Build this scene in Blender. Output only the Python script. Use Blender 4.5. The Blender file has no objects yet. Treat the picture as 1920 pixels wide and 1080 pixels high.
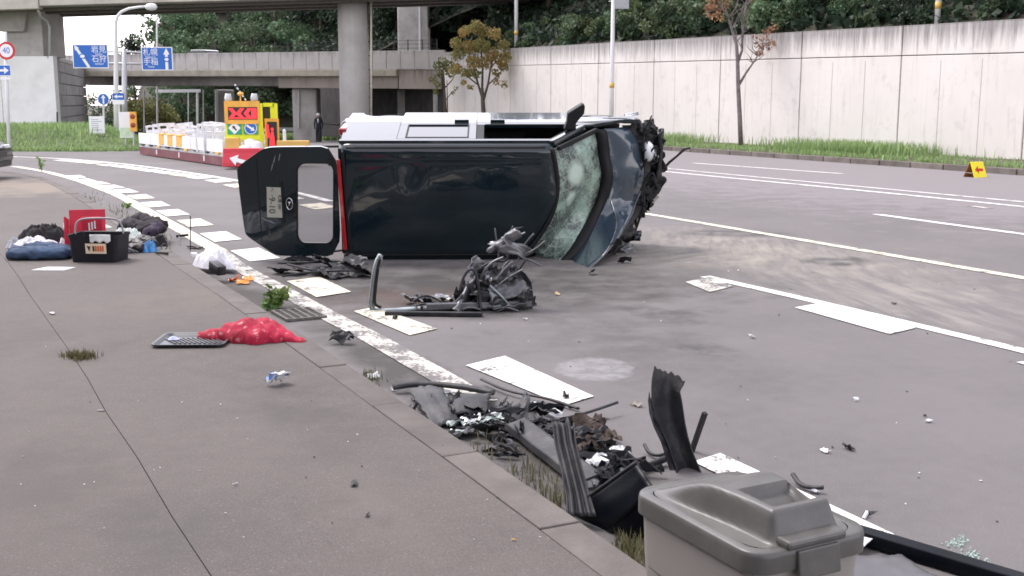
import bpy, math, random
import numpy as np
from mathutils import Vector, Matrix, noise, geometry
random.seed(7)
rng = np.random.default_rng(7)
S = bpy.context.scene
COL = S.collection
R = math.radians
# ------------------------------------------------------------------ camera
CAM_H = 1.70
PITCH = math.atan(350 / 2100)
cd = bpy.data.cameras.new('camera')
cd.sensor_width = 36.0
cd.lens = 36.0 * 2100 / 1920
cd.clip_start = 0.05
cd.clip_end = 3000
cam = bpy.data.objects.new('camera', cd)
cam.location = (0, 0, CAM_H)
cam.rotation_euler = (R(90) - PITCH, 0, 0)
COL.objects.link(cam)
S.camera = cam
# ------------------------------------------------------------------ sky, sun, exposure
SUN_EL, SUN_AZ = R(58), R(-52)          # azimuth measured from +Y towards +X
w = bpy.data.worlds.new('World')
S.world = w
w.use_nodes = True
nt = w.node_tree
nt.nodes.clear()
sky = nt.nodes.new('ShaderNodeTexSky')
sky.sky_type = 'NISHITA'
sky.sun_disc = False
sky.sun_elevation = SUN_EL
sky.sun_rotation = SUN_AZ
sky.air_density = 1.0
sky.dust_density = 1.0
sky.ozone_density = 1.0
hs = nt.nodes.new('ShaderNodeHueSaturation')
hs.inputs['Saturation'].default_value = 0.22
tint = nt.nodes.new('ShaderNodeMix')
tint.data_type = 'RGBA'
tint.blend_type = 'MULTIPLY'
tint.inputs[0].default_value = 1.0
tint.inputs[7].default_value = (1.0, 0.945, 0.975, 1)
bg = nt.nodes.new('ShaderNodeBackground')
bg.inputs['Strength'].default_value = 0.15
out = nt.nodes.new('ShaderNodeOutputWorld')
nt.links.new(sky.outputs[0], hs.inputs['Color'])
nt.links.new(hs.outputs[0], tint.inputs[6])
nt.links.new(tint.outputs[2], bg.inputs[0])
nt.links.new(bg.outputs[0], out.inputs[0])
sd = bpy.data.lights.new('sun', 'SUN')
sd.energy = 0.8
sd.angle = R(20)
sd.color = (1.0, 0.95, 0.90)
sun = bpy.data.objects.new('sun', sd)
sdir = Vector((math.sin(SUN_AZ) * math.cos(SUN_EL), math.cos(SUN_AZ) * math.cos(SUN_EL), math.sin(SUN_EL)))
sun.rotation_euler = sdir.to_track_quat('Z', 'Y').to_euler()
sun.location = (-20, 15, 30)
COL.objects.link(sun)
S.view_settings.view_transform = 'Standard'
S.view_settings.look = 'None'
S.view_settings.exposure = 1.72
S.view_settings.gamma = 1.0
S.view_settings.use_curve_mapping = False
try:
    S.cycles.filter_width = 1.7
except Exception:
    pass

# ------------------------------------------------------------------ survey helpers (photo pixel -> place)
def hz(Y):
    return -min(max(Y - 45, 0) * .032, 1.4)
_c, _s = math.cos(PITCH), math.sin(PITCH)
def ray(px, py):
    a = (px - 960) / 2100; b = -(py - 540) / 2100
    return Vector((a, _c + b * _s, -_s + b * _c))
def g(px, py, z=0.0):
    d = ray(px, py); zz = z
    for _ in range(30):
        t = (zz - CAM_H) / d.z
        zz = z + (hz(d.y * t) if 0 < d.y * t < 90 else 0)
    return Vector((d.x * t, d.y * t, zz))
def P(px, py, Y):
    d = ray(px, py); t = Y / d.y
    return Vector((d.x * t, Y, CAM_H + d.z * t))

# ------------------------------------------------------------------ materials
_mats = {}
def nodes_of(m):
    m.use_nodes = True
    return m.node_tree
def mat(name, col, rough=.6, metal=0.0, var=.12, scale=6.0, bump=0.0, bscale=60.0, coat=0.0, spec=.5, dirt=None, dirt_amt=.3, alpha=1.0, emis=None, estr=0, obrand=0.0, trans=0.0):
    if name in _mats: return _mats[name]
    m = bpy.data.materials.new(name); t = nodes_of(m); N = t.nodes; L = t.links
    b = N['Principled BSDF']
    tc = N.new('ShaderNodeTexCoord')
    nz = N.new('ShaderNodeTexNoise'); nz.inputs['Scale'].default_value = scale; nz.inputs['Detail'].default_value = 5
    L.new(tc.outputs['Object'], nz.inputs['Vector'])
    mr = N.new('ShaderNodeMapRange'); mr.inputs[1].default_value = .3; mr.inputs[2].default_value = .7
    mr.inputs[3].default_value = 1 - var; mr.inputs[4].default_value = 1 + var
    L.new(nz.outputs['Fac'], mr.inputs[0])
    last = mr.outputs[0]
    if obrand:
        oi = N.new('ShaderNodeObjectInfo')
        r2 = N.new('ShaderNodeMapRange'); r2.inputs[3].default_value = 1 - obrand; r2.inputs[4].default_value = 1 + obrand
        L.new(oi.outputs['Random'], r2.inputs[0])
        mm = N.new('ShaderNodeMath'); mm.operation = 'MULTIPLY'
        L.new(last, mm.inputs[0]); L.new(r2.outputs[0], mm.inputs[1]); last = mm.outputs[0]
    mx = N.new('ShaderNodeVectorMath'); mx.operation = 'SCALE'
    mx.inputs[0].default_value = col[:3]
    L.new(last, mx.inputs['Scale'])
    colout = mx.outputs[0]
    if dirt is not None:
        n2 = N.new('ShaderNodeTexNoise'); n2.inputs['Scale'].default_value = scale * .6; n2.inputs['Detail'].default_value = 8; n2.inputs['Roughness'].default_value = .7
        L.new(tc.outputs['Object'], n2.inputs['Vector'])
        r3 = N.new('ShaderNodeMapRange'); r3.inputs[1].default_value = .48; r3.inputs[2].default_value = .68; r3.inputs[4].default_value = dirt_amt
        L.new(n2.outputs['Fac'], r3.inputs[0])
        mc = N.new('ShaderNodeMix'); mc.data_type = 'RGBA'
        L.new(r3.outputs[0], mc.inputs[0]); L.new(colout, mc.inputs[6]); mc.inputs[7].default_value = (*dirt[:3], 1)
        colout = mc.outputs[2]
    L.new(colout, b.inputs['Base Color'])
    b.inputs['Roughness'].default_value = rough
    b.inputs['Metallic'].default_value = metal
    b.inputs['Specular IOR Level'].default_value = spec
    b.inputs['Coat Weight'].default_value = coat
    b.inputs['Coat Roughness'].default_value = .04
    if alpha < 1: b.inputs['Alpha'].default_value = alpha
    if trans: b.inputs['Transmission Weight'].default_value = trans
    if emis:
        b.inputs['Emission Color'].default_value = (*emis, 1); b.inputs['Emission Strength'].default_value = estr
    if bump:
        nb = N.new('ShaderNodeTexNoise'); nb.inputs['Scale'].default_value = bscale; nb.inputs['Detail'].default_value = 4
        L.new(tc.outputs['Object'], nb.inputs['Vector'])
        bp = N.new('ShaderNodeBump'); bp.inputs['Strength'].default_value = bump; bp.inputs['Distance'].default_value = .01
        L.new(nb.outputs['Fac'], bp.inputs['Height']); L.new(bp.outputs[0], b.inputs['Normal'])
    _mats[name] = m
    return m

class NB:
    """small node-writing helper on world position"""
    def __init__(s, name, rough):
        s.m = bpy.data.materials.new(name); s.t = nodes_of(s.m); s.N = s.t.nodes; s.L = s.t.links
        s.b = s.N['Principled BSDF']; s.b.inputs['Roughness'].default_value = rough
        ge = s.N.new('ShaderNodeNewGeometry'); s.pos = ge.outputs['Position']
    def noise(s, scale, detail=4, rough=.5, vec=None, dist=0):
        n = s.N.new('ShaderNodeTexNoise'); n.inputs['Scale'].default_value = scale; n.inputs['Detail'].default_value = detail
        n.inputs['Roughness'].default_value = rough; n.inputs['Distortion'].default_value = dist
        s.L.new(vec or s.pos, n.inputs['Vector']); return n.outputs['Fac']
    def mapr(s, v, a, b_, c=0., d=1.):
        n = s.N.new('ShaderNodeMapRange'); n.inputs[1].default_value = a; n.inputs[2].default_value = b_; n.inputs[3].default_value = c; n.inputs[4].default_value = d
        s.L.new(v, n.inputs[0]); return n.outputs[0]
    def math(s, op, a, b_):
        n = s.N.new('ShaderNodeMath'); n.operation = op
        for i, v in enumerate((a, b_)):
            if isinstance(v, (int, float)): n.inputs[i].default_value = v
            else: s.L.new(v, n.inputs[i])
        return n.outputs[0]
    def mix(s, f, a, b_, blend='MIX'):
        n = s.N.new('ShaderNodeMix'); n.data_type = 'RGBA'; n.blend_type = blend
        for i, v in ((0, f), (6, a), (7, b_)):
            if isinstance(v, (int, float)): n.inputs[i].default_value = v
            elif isinstance(v, tuple): n.inputs[i].default_value = (*v[:3], 1)
            else: s.L.new(v, n.inputs[i])
        return n.outputs[2]
    def maptex(s, loc, rot=0., scale=(1, 1, 1)):
        n = s.N.new('ShaderNodeMapping'); n.vector_type = 'TEXTURE'
        n.inputs['Location'].default_value = loc; n.inputs['Rotation'].default_value = (0, 0, rot); n.inputs['Scale'].default_value = scale
        s.L.new(s.pos, n.inputs['Vector']); return n.outputs[0]
    def length(s, v):
        n = s.N.new('ShaderNodeVectorMath'); n.operation = 'LENGTH'; s.L.new(v, n.inputs[0]); return n.outputs['Value']
    def sep(s, v):
        n = s.N.new('ShaderNodeSeparateXYZ'); s.L.new(v, n.inputs[0]); return n.outputs
    def done(s, col, bump=None, strength=.3, dist=.01):
        s.L.new(col, s.b.inputs['Base Color'])
        if bump is not None:
            n = s.N.new('ShaderNodeBump'); n.inputs['Strength'].default_value = strength; n.inputs['Distance'].default_value = dist
            s.L.new(bump, n.inputs['Height']); s.L.new(n.outputs[0], s.b.inputs['Normal'])
        return s.m
    def stain(s, cur, c, rx, ry, rot, col, amt, nscale=3., streak=None, hard=.6, lo=.35, hi=.6):
        v = s.maptex((c[0], c[1], 0), rot, (rx, ry, 50))
        n0 = s.noise(2.2, 4, .6)
        l = s.math('ADD', s.length(v), s.mapr(n0, .3, .7, -.3, .3))
        f = s.mapr(l, 1., hard, 0., 1.)
        if streak:
            vv = s.maptex((c[0], c[1], 0), rot + streak[0], (streak[1], streak[2], 1))
            n = s.noise(1., 5, .6, vv, .6)
        else:
            n = s.noise(nscale, 6, .65)
        f = s.math('MULTIPLY', f, s.mapr(n, lo, hi, 0., amt))
        return s.mix(f, cur, col)

def asphalt(name, base, var, stains_and_shade=()):
    k = NB(name, .88)
    fine = k.noise(230, 3, .6); mid = k.noise(9, 5, .6); big = k.noise(.55, 5, .55)
    c = k.mix(k.mapr(fine, .3, .7), tuple(x * (1 - var) for x in base), tuple(x * (1 + var) for x in base))
    sp = k.noise(95, 2, .5)
    c = k.mix(k.mapr(sp, .64, .72, 0., .38), c, (.32, .31, .30))
    sp2 = k.noise(150, 2, .5)
    c = k.mix(k.mapr(sp2, .60, .70, 0., .32), c, tuple(x * .45 for x in base))
    c = k.mix(k.mapr(sp, .30, .24, 0., .5), c, (.03, .03, .033))
    c = k.mix(k.mapr(mid, .35, .7, 0., .28), c, tuple(x * .6 for x in base))
    c = k.mix(k.mapr(big, .42, .62, 0., .38), c, tuple(x * 1.35 for x in base))
    for st in stains_and_shade: c = k.stain(c, **st)
    return k.done(c, fine, .5, .006)

# ------------------------------------------------------------------ mesh building
class MB:
    def __init__(s): s.v = []; s.f = []; s.mi = []
    def add(s, vs, fs, mi=0):
        o = len(s.v); s.v += [tuple(v) for v in vs]; s.f += [tuple(i + o for i in f) for f in fs]; s.mi += [mi] * len(fs); return s
    def box(s, c, d, rot=None, mi=0):
        c = Vector(c); vs = []
        for sx in (-.5, .5):
            for sy in (-.5, .5):
                for sz in (-.5, .5):
                    p = Vector((sx * d[0], sy * d[1], sz * d[2]))
                    if rot is not None: p = rot @ p
                    vs.append(c + p)
        return s.add(vs, [(0, 1, 3, 2), (4, 6, 7, 5), (0, 4, 5, 1), (2, 3, 7, 6), (0, 2, 6, 4), (1, 5, 7, 3)], mi)
    def bar(s, a, b, wd, th, up=(0, 0, 1), mi=0):
        a = Vector(a); b = Vector(b); d = (b - a); L = d.length; d.normalize()
        u = Vector(up); x = d.cross(u)
        if x.length < 1e-3: x = d.cross(Vector((1, 0, 0)))
        x.normalize(); z = x.cross(d)
        rot = Matrix((x, d, z)).transposed()
        return s.box((a + b) / 2, (wd, L, th), rot, mi)
    def tube(s, path, r, n=8, cap=True, mi=0, flat=1.0):
        path = [Vector(p) for p in path]; m = len(path)
        rs = r if isinstance(r, (list, tuple)) else [r] * m
        up = None; vs = []
        for i, p in enumerate(path):
            d = (path[min(i + 1, m - 1)] - path[max(i - 1, 0)])
            if d.length < 1e-9: d = Vector((0, 0, 1))
            d.normalize()
            if up is None:
                up = Vector((0, 0, 1)) if abs(d.z) < .9 else Vector((1, 0, 0))
            x = d.cross(up)
            if x.length < 1e-4: x = d.cross(Vector((.3, 1, .2)))
            x.normalize(); y = x.cross(d); up = y
            for k in range(n):
                a = 2 * math.pi * k / n
                vs.append(p + x * math.cos(a) * rs[i] + y * math.sin(a) * rs[i] * flat)
        fs = [(i * n + k, i * n + (k + 1) % n, (i + 1) * n + (k + 1) % n, (i + 1) * n + k) for i in range(m - 1) for k in range(n)]
        if cap: fs += [tuple(range(n - 1, -1, -1)), tuple((m - 1) * n + k for k in range(n))]
        return s.add(vs, fs, mi)
    def grid(s, fn, nu, nv, mi=0, skip=None):
        vs = [fn(i / nu, j / nv) for i in range(nu + 1) for j in range(nv + 1)]
        fs = [(i * (nv + 1) + j, (i + 1) * (nv + 1) + j, (i + 1) * (nv + 1) + j + 1, i * (nv + 1) + j + 1) for i in range(nu) for j in range(nv) if not (skip and skip(i, j))]
        return s.add(vs, fs, mi)
    def prism(s, poly, off, mi=0):
        poly = [Vector(p) for p in poly]; off = Vector(off); n = len(poly)
        tri = geometry.tessellate_polygon([poly])
        vs = poly + [p + off for p in poly]
        fs = [tuple(t) for t in tri] + [tuple(i + n for i in reversed(t)) for t in tri] + [(i, (i + 1) % n, (i + 1) % n + n, i + n) for i in range(n)]
        return s.add(vs, fs, mi)
    def plate(s, outer, holes, fn, th, mi=0):
        """2-D outline with holes, mapped by fn(x, y, depth)"""
        loops = [outer] + holes
        tri = geometry.tessellate_polygon([[Vector((x, y, 0)) for x, y in l] for l in loops])
        flat = [p for l in loops for p in l]; n = len(flat)
        vs = [fn(x, y, 0) for x, y in flat] + [fn(x, y, th) for x, y in flat]
        fs = [tuple(t) for t in tri] + [tuple(i + n for i in reversed(t)) for t in tri]
        o = 0
        for l in loops:
            m = len(l)
            fs += [(o + i, o + (i + 1) % m, o + (i + 1) % m + n, o + i + n) for i in range(m)]
            o += m
        return s.add(vs, fs, mi)
    def lathe(s, prof, n=16, c=(0, 0, 0), axis='z', mi=0):
        c = Vector(c); vs = []
        for r, h in prof:
            for k in range(n):
                a = 2 * math.pi * k / n; x, y = r * math.cos(a), r * math.sin(a)
                vs.append(c + (Vector((x, y, h)) if axis == 'z' else Vector((x, h, y)) if axis == 'y' else Vector((h, x, y))))
        m = len(prof)
        fs = [(i * n + k, i * n + (k + 1) % n, (i + 1) * n + (k + 1) % n, (i + 1) * n + k) for i in range(m - 1) for k in range(n)]
        fs += [tuple(range(n - 1, -1, -1)), tuple((m - 1) * n + k for k in range(n))]
        return s.add(vs, fs, mi)
    def build(s, name, mats, parent=None, smooth=False, bevel=0, sub=0, solid=0, fix=True):
        me = bpy.data.meshes.new(name); me.from_pydata(s.v, [], s.f)
        mats = mats if isinstance(mats, (list, tuple)) else [mats]
        for m in mats: me.materials.append(m)
        if any(s.mi): me.polygons.foreach_set('material_index', s.mi)
        if fix and len(s.f) < 4000:
            import bmesh
            bm = bmesh.new(); bm.from_mesh(me)
            bmesh.ops.recalc_face_normals(bm, faces=bm.faces); bm.to_mesh(me); bm.free()
        if smooth: me.polygons.foreach_set('use_smooth', [True] * len(me.polygons))
        me.update()
        o = bpy.data.objects.new(name, me); COL.objects.link(o)
        if parent is not None: o.parent = parent
        if solid:
            q = o.modifiers.new('thickness', 'SOLIDIFY'); q.thickness = solid; q.offset = 0
        if sub:
            q = o.modifiers.new('subdivision', 'SUBSURF'); q.levels = sub; q.render_levels = sub
        if bevel:
            q = o.modifiers.new('bevel', 'BEVEL'); q.width = bevel; q.segments = 2; q.limit_method = 'ANGLE'; q.angle_limit = R(35)
        return o
def tag(o, label=None, cat=None, group=None, kind=None):
    if label: o['label'] = label
    if cat: o['category'] = cat
    if group: o['group'] = group
    if kind: o['kind'] = kind
    return o
def thing(name, label, cat, loc=(0, 0, 0), rz=0., group=None, mtx=None):
    o = bpy.data.objects.new(name, None); COL.objects.link(o); o.empty_display_size = .1
    if mtx is not None: o.matrix_world = mtx
    else:
        o.location = loc; o.rotation_euler = (0, 0, rz)
    return tag(o, label, cat, group)
def struct(name): 
    o = bpy.data.objects.new(name, None); COL.objects.link(o); o['kind'] = 'structure'; return o
def copy_tree(o, parent=None):
    c = o.copy(); COL.objects.link(c)
    if parent is not None: c.parent = parent
    for ch in [x for x in KIDS.get(o.name, [])]: copy_tree(ch, c)
    return c
KIDS = {}
def learn(o):
    KIDS[o.name] = list(o.children)
    for ch in o.children: learn(ch)
def text(s, size, m, parent, mtx, name='lettering', depth=.002, align='CENTER', sx=1.0):
    cu = bpy.data.curves.new('lettering', 'FONT'); cu.body = s; cu.size = size; cu.align_x = align; cu.align_y = 'CENTER'; cu.extrude = depth
    to = bpy.data.objects.new('lettering_tmp', cu); COL.objects.link(to)
    dg = bpy.context.evaluated_depsgraph_get(); dg.update()
    me = bpy.data.meshes.new_from_object(to.evaluated_get(dg)); me.name = name
    COL.objects.unlink(to); bpy.data.objects.remove(to); bpy.data.curves.remove(cu)
    me.transform(mtx @ Matrix.Diagonal((sx, 1, 1, 1)))
    me.materials.clear(); me.materials.append(m)
    o = bpy.data.objects.new(name, me); COL.objects.link(o)
    if parent is not None: o.parent = parent
    return o
def frame(origin, xdir, up):
    """matrix whose local x runs along xdir and whose local y runs along up (for flat lettering)"""
    x = Vector(xdir).normalized(); y = Vector(up).normalized(); z = x.cross(y)
    m = Matrix((x, y, z)).transposed().to_4x4(); m.translation = Vector(origin); return m
def resample(pts, step=None, n=None):
    pts = [Vector(p) for p in pts]
    d = [0]
    for a, b in zip(pts, pts[1:]): d.append(d[-1] + (b - a).length)
    n = n or max(2, int(d[-1] / step) + 1)
    res = []; j = 0
    for i in range(n):
        t = d[-1] * i / (n - 1)
        while j < len(pts) - 2 and d[j + 1] < t: j += 1
        f = (t - d[j]) / max(1e-9, d[j + 1] - d[j]); res.append(pts[j].lerp(pts[j + 1], min(max(f, 0), 1)))
    return res
def smoothline(pts, it=2):
    pts = [Vector(p) for p in pts]
    for _ in range(it):
        q = [pts[0]]
        for a, b in zip(pts, pts[1:]): q += [a.lerp(b, .25), a.lerp(b, .75)]
        q.append(pts[-1]); pts = q
    return pts
def offset(pts, d):
    """shift a ground polyline sideways (positive = left of travel)"""
    res = []
    for i, p in enumerate(pts):
        t = pts[min(i + 1, len(pts) - 1)] - pts[max(i - 1, 0)]; t.z = 0; t.normalize()
        res.append(p + Vector((-t.y, t.x, 0)) * d)
    return res
def fbm(p, o=3):
    v = 0; a = .5; q = Vector(p)
    for _ in range(o): v += a * noise.noise(q); q = q * 2.03; a *= .5
    return v
def sstep(a, b, x):
    t = min(max((x - a) / (b - a), 0), 1); return t * t * (3 - 2 * t)
# ================================================================== SETTING: ground, road, pavement
M_conc = mat('concrete', (.46, .44, .42), .85, var=.12, scale=1.2, dirt=(.16, .15, .14), dirt_amt=.5, bump=.25, bscale=30)
M_concd = mat('old concrete', (.34, .325, .31), .88, var=.16, scale=1.0, dirt=(.10, .09, .085), dirt_amt=.6, bump=.25, bscale=30)
M_steel = mat('galvanised steel', (.45, .46, .47), .45, metal=.6, var=.08, scale=4)
M_white = mat('white paint', (.78, .78, .77), .5, var=.05, dirt=(.5, .48, .45), dirt_amt=.4)
M_black = mat('black plastic', (.022, .022, .024), .42, var=.2, scale=12, bump=.05)
M_dark = mat('drain shade black', (.006, .006, .007), .95)
M_soil = mat('soil', (.075, .06, .042), .95, var=.4, scale=3, bump=.8, bscale=14)

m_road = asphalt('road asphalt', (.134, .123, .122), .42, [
    dict(c=g(1700, 330), rx=26, ry=8.5, rot=R(117), col=(.205, .188, .192), amt=.85, nscale=.8, hard=.6, lo=.1, hi=.35),  # paints the far lanes' extra brightness into a paler colour
    dict(c=g(1420, 470), rx=3.6, ry=1.5, rot=R(117), col=(.32, .295, .25), amt=.72, streak=(R(-35), .8, .13), hard=.2, lo=.3, hi=.62),
    dict(c=g(1700, 560), rx=3.0, ry=1.25, rot=R(117), col=(.30, .28, .245), amt=.6, streak=(R(-20), 1.4, .2), hard=.2, lo=.4, hi=.6),
    dict(c=g(1250, 480), rx=1.7, ry=1.1, rot=R(20), col=(.31, .285, .24), amt=.75, streak=(R(20), .9, .14), hard=.3),
    dict(c=g(1560, 490), rx=.55, ry=.4, rot=R(20), col=(.03, .03, .032), amt=.75, nscale=3),
    dict(c=g(1370, 438), rx=.9, ry=.45, rot=R(-10), col=(.04, .04, .042), amt=.7, nscale=3),
    dict(c=g(880, 535), rx=3.0, ry=1.9, rot=R(8), col=(.030, .026, .024), amt=.92, nscale=1.8, hard=.25, lo=.2, hi=.5),  # dark oil, with the van's contact shadow painted in
    dict(c=g(760, 560), rx=.9, ry=.75, rot=0, col=(.085, .05, .036), amt=.8, nscale=4, hard=.2),
    dict(c=g(1180, 630), rx=2.0, ry=.9, rot=R(100), col=(.055, .05, .05), amt=.55, nscale=2.6, hard=.1),
    dict(c=g(1330, 655), rx=.22, ry=.28, rot=R(30), col=(.04, .038, .038), amt=.6, nscale=5),
    dict(c=g(1245, 590), rx=.3, ry=.45, rot=R(40), col=(.045, .04, .04), amt=.6, nscale=5),
    dict(c=g(1010, 850), rx=1.5, ry=.42, rot=R(112), col=(.04, .036, .032), amt=.85, nscale=5, hard=.35, lo=.25, hi=.5),
    dict(c=g(1105, 692), rx=.27, ry=.30, rot=R(0), col=(.29, .285, .29), amt=.6, nscale=9, hard=.86, lo=.3, hi=.6),
    dict(c=g(760, 700), rx=1.9, ry=.30, rot=R(117), col=(.042, .038, .034), amt=.9, nscale=3, hard=.35, lo=.2, hi=.45),
    dict(c=g(480, 560), rx=2.2, ry=.28, rot=R(124), col=(.05, .044, .038), amt=.85, nscale=3, hard=.35, lo=.2, hi=.45),
])
road = struct('road')
def road_fn(u, v):
    Y = -30 + 170 * v; return Vector((-60 + 110 * u, Y, hz(Y)))
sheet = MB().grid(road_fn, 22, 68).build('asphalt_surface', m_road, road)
earth = tag(MB().grid(lambda u, v: Vector((-700 + 1400 * u, -500 + 1500 * v, -1.9)), 4, 4).build('ground', M_soil), kind='structure')

# painted lines, worn
def worn(name, amt, tone=(.76, .75, .72)):
    k = NB(name, .7)
    n = k.noise(38, 6, .75); n2 = k.noise(4.5, 4, .6)
    f = k.mapr(k.math('ADD', n, k.mapr(n2, .3, .7, -.16, .16)), .5 + amt, .57 + amt, 1., 0.)
    n3 = k.noise(120, 3, .6)
    f = k.math('SUBTRACT', 1., f)
    f = k.math('MAXIMUM', f, k.mapr(n3, .57, .66, 0., .65))
    c = k.mix(k.mapr(n2, .4, .7, 0., .3), tone, (.5, .46, .38))
    c = k.mix(f, c, (.12, .112, .11))
    return k.done(c, n, .2, .003)
m_paint = worn('road paint', .085)
m_paint2 = worn('worn road paint', -.03, (.56, .53, .48))
m_paint3 = worn('stained road paint', .05, (.72, .66, .52))
def line(px, wd, m, name='lane_line', z=.006, world=None):
    pts = world or [g(*p) for p in px]
    pts = smoothline(pts, 1)
    a = offset(pts, wd / 2); b = offset(pts, -wd / 2)
    k = MB()
    vs = []
    for p, q in zip(a, b): vs += [(p.x, p.y, hz(p.y) + z), (q.x, q.y, hz(q.y) + z)]
    k.add(vs, [(2 * i, 2 * i + 1, 2 * i + 3, 2 * i + 2) for i in range(len(a) - 1)])
    return k.build(name, m, road)
EDGE = [(25, 312), (82, 321), (140, 336), (185, 352), (225, 367), (265, 390), (300, 410), (332, 427), (375, 452), (412, 472), (445, 500), (520, 540), (575, 570), (620, 595), (700, 635), (760, 670), (840, 715), (905, 755)]
line(EDGE[:10], .20, m_paint3, 'edge_line'); line(EDGE[9:], .19, m_paint2, 'edge_line')
UP = [(-60, 289), (20, 294), (110, 297), (200, 304), (300, 316), (432, 336), (560, 362), (620, 378)]
line(UP, .16, m_paint)
line([(1322, 519), (1560, 573), (1920, 659), (2500, 800)], .13, m_paint)
line([(1100, 383), (1240, 406), (1560, 460), (1920, 522), (2400, 604)], .15, m_paint3)
line([(900, 287), (1265, 324), (1600, 356), (1920, 388), (2400, 437)], .16, m_paint)
line([(900, 282), (1300, 321), (1600, 349), (1920, 379), (2400, 425)], .12, m_paint)
line([(1300, 306), (1440, 316), (1580, 326)], .16, m_paint)
line([(1642, 402), (1780, 421), (1930, 441)], .15, m_paint)
line([(1820, 387), (1855, 391)], .18, m_paint2)
def block(quad, m=m_paint, z=.008):
    pts = [g(*q) if len(q) == 2 else Vector(q) for q in quad]
    return MB().add([(p.x, p.y, hz(p.y) + z) for p in pts], [(0, 1, 2, 3)]).build('dash_mark', m, road)
block([(663, 585), (705, 577), (820, 618), (768, 630)], m_paint3)
block([(873, 687), (946, 669), (1113, 745), (1058, 762)])
block([(1300, 868), (1350, 852), (1677, 1005), (1618, 1030)])
block([(1490, 578), (1530, 571), (1717, 616), (1668, 628)])
block([(1285, 530), (1330, 520), (1375, 538), (1330, 549)], m_paint2)
block([(1905, 681), (1940, 677), (2120, 722), (2080, 730)])
def blocks(cs, ln, wd, shift):
    cs = [g(*c) for c in cs]
    for i, c in enumerate(cs):
        t = cs[min(i + 1, len(cs) - 1)] - cs[max(i - 1, 0)]; t.z = 0; t.normalize()
        n = Vector((-t.y, t.x, 0))
        q = [c - t * ln / 2 + n * wd / 2, c - t * (ln / 2 - shift) - n * wd / 2, c + t * (ln / 2 + shift) - n * wd / 2, c + t * ln / 2 + n * wd / 2]
        block([tuple(v) for v in q], m_paint if i % 3 else m_paint3)
blocks([(600, 540), (480, 479), (415, 445), (367, 419), (325, 400), (292, 384), (265, 370), (235, 359), (210, 351), (184, 344), (160, 339), (142, 332)], .98, .36, .12)
blocks([(600, 388), (540, 372), (490, 360), (448, 349), (412, 340), (375, 333.5), (345, 329), (315, 324.5), (285, 320.5), (258, 316.5), (232, 313), (205, 310), (175, 306), (148, 303.5), (125, 301.5)], .9, .45, .2)

# kerb and pavement
KZ = .12
kpx = [(1210, 1065), (1060, 960), (960, 890), (830, 805), (690, 710), (600, 650), (440, 545), (310, 465), (190, 385), (100, 338), (60, 327), (0, 319)]
kerb_pts = [Vector((9, -13, KZ)), Vector((3.2, -2, KZ)), Vector((1.55, 1.35, KZ))] + [g(x, y, KZ) for x, y in kpx] + [Vector((-19, 28.2, KZ))]
kerb_pts = resample(smoothline(kerb_pts, 2), step=.95)
inner = offset(kerb_pts, .17)
m_kerb = mat('kerb concrete', (.122, .107, .098), .9, var=.2, scale=5, dirt=(.10, .088, .08), dirt_amt=.6, bump=.5, bscale=90, obrand=.12)
kerb = struct('kerb')
for i in range(len(kerb_pts) - 1):
    a, b, c, d = kerb_pts[i], kerb_pts[i + 1], inner[i + 1], inner[i]
    if a.y < .4: continue
    e = (b - a).normalized() * .003
    q = [a + e, b - e, c - e, d + e]
    dz = random.uniform(-.004, .004)
    MB().prism([(v.x, v.y, KZ + .004 + dz) for v in q], (0, 0, -.2)).build('kerb_stone', m_kerb, kerb, bevel=.008)
m_walk = asphalt('pavement asphalt', (.106, .092, .084), .40, [
    dict(c=g(330, 560, KZ), rx=1.5, ry=1.3, rot=0, col=(.135, .118, .098), amt=.7, nscale=3, hard=.2),
    dict(c=g(80, 350, KZ), rx=3.4, ry=2.6, rot=R(20), col=(.21, .175, .14), amt=.9, nscale=1.2, hard=.5, lo=.2, hi=.5),
    dict(c=g(560, 750, KZ), rx=1.6, ry=.5, rot=R(117), col=(.065, .058, .054), amt=.6, nscale=4, hard=.2),
    dict(c=g(120, 900, KZ), rx=.9, ry=.5, rot=R(100), col=(.075, .064, .058), amt=.5, nscale=3, hard=.3),
    dict(c=g(700, 960, KZ), rx=.7, ry=.25, rot=R(117), col=(.14, .122, .108), amt=.5, nscale=4, hard=.3),
    dict(c=g(200, 640, KZ), rx=1.2, ry=.9, rot=0, col=(.075, .066, .058), amt=.5, nscale=2.5, hard=.2),
    dict(c=g(330, 1000, KZ), rx=.5, ry=.35, rot=R(117), col=(.07, .068, .06), amt=.55, nscale=6, hard=.2),
])
pav = struct('pavement')
cpx = [(400, 1080), (345, 1000), (300, 935), (265, 865), (200, 775), (180, 735), (125, 655), (60, 560), (0, 470)]
crack = [Vector((7, -13, KZ)), Vector((1.7, -2, KZ)), Vector((.25, 1.2, KZ))] + [g(x, y, KZ) for x, y in cpx] + [Vector((-11.5, 22, KZ)), Vector((-20, 26, KZ))]
crack = [p + Vector((noise.noise(p * 2.3) * .02, 0, 0)) for p in resample(smoothline(crack, 1), step=.3)]
def strip(a, b, name, m, z):
    n = 60; a = resample(a, n=n); b = resample(b, n=n)
    vs = []
    for p, q in zip(a, b): vs += [(p.x, p.y, z), (q.x, q.y, z), (p.x, p.y, z - .11), (q.x, q.y, z - .11)]
    fs = []
    for i in range(n - 1):
        o = 4 * i
        fs += [(o, o + 1, o + 5, o + 4), (o, o + 4, o + 6, o + 2), (o + 1, o + 3, o + 7, o + 5)]
    return MB().add(vs, fs).build(name, m, pav)
strip([Vector((p.x, p.y, KZ)) for p in offset(inner, .004)], offset(crack, -.003), 'pavement_strip', m_walk, KZ)
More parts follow.
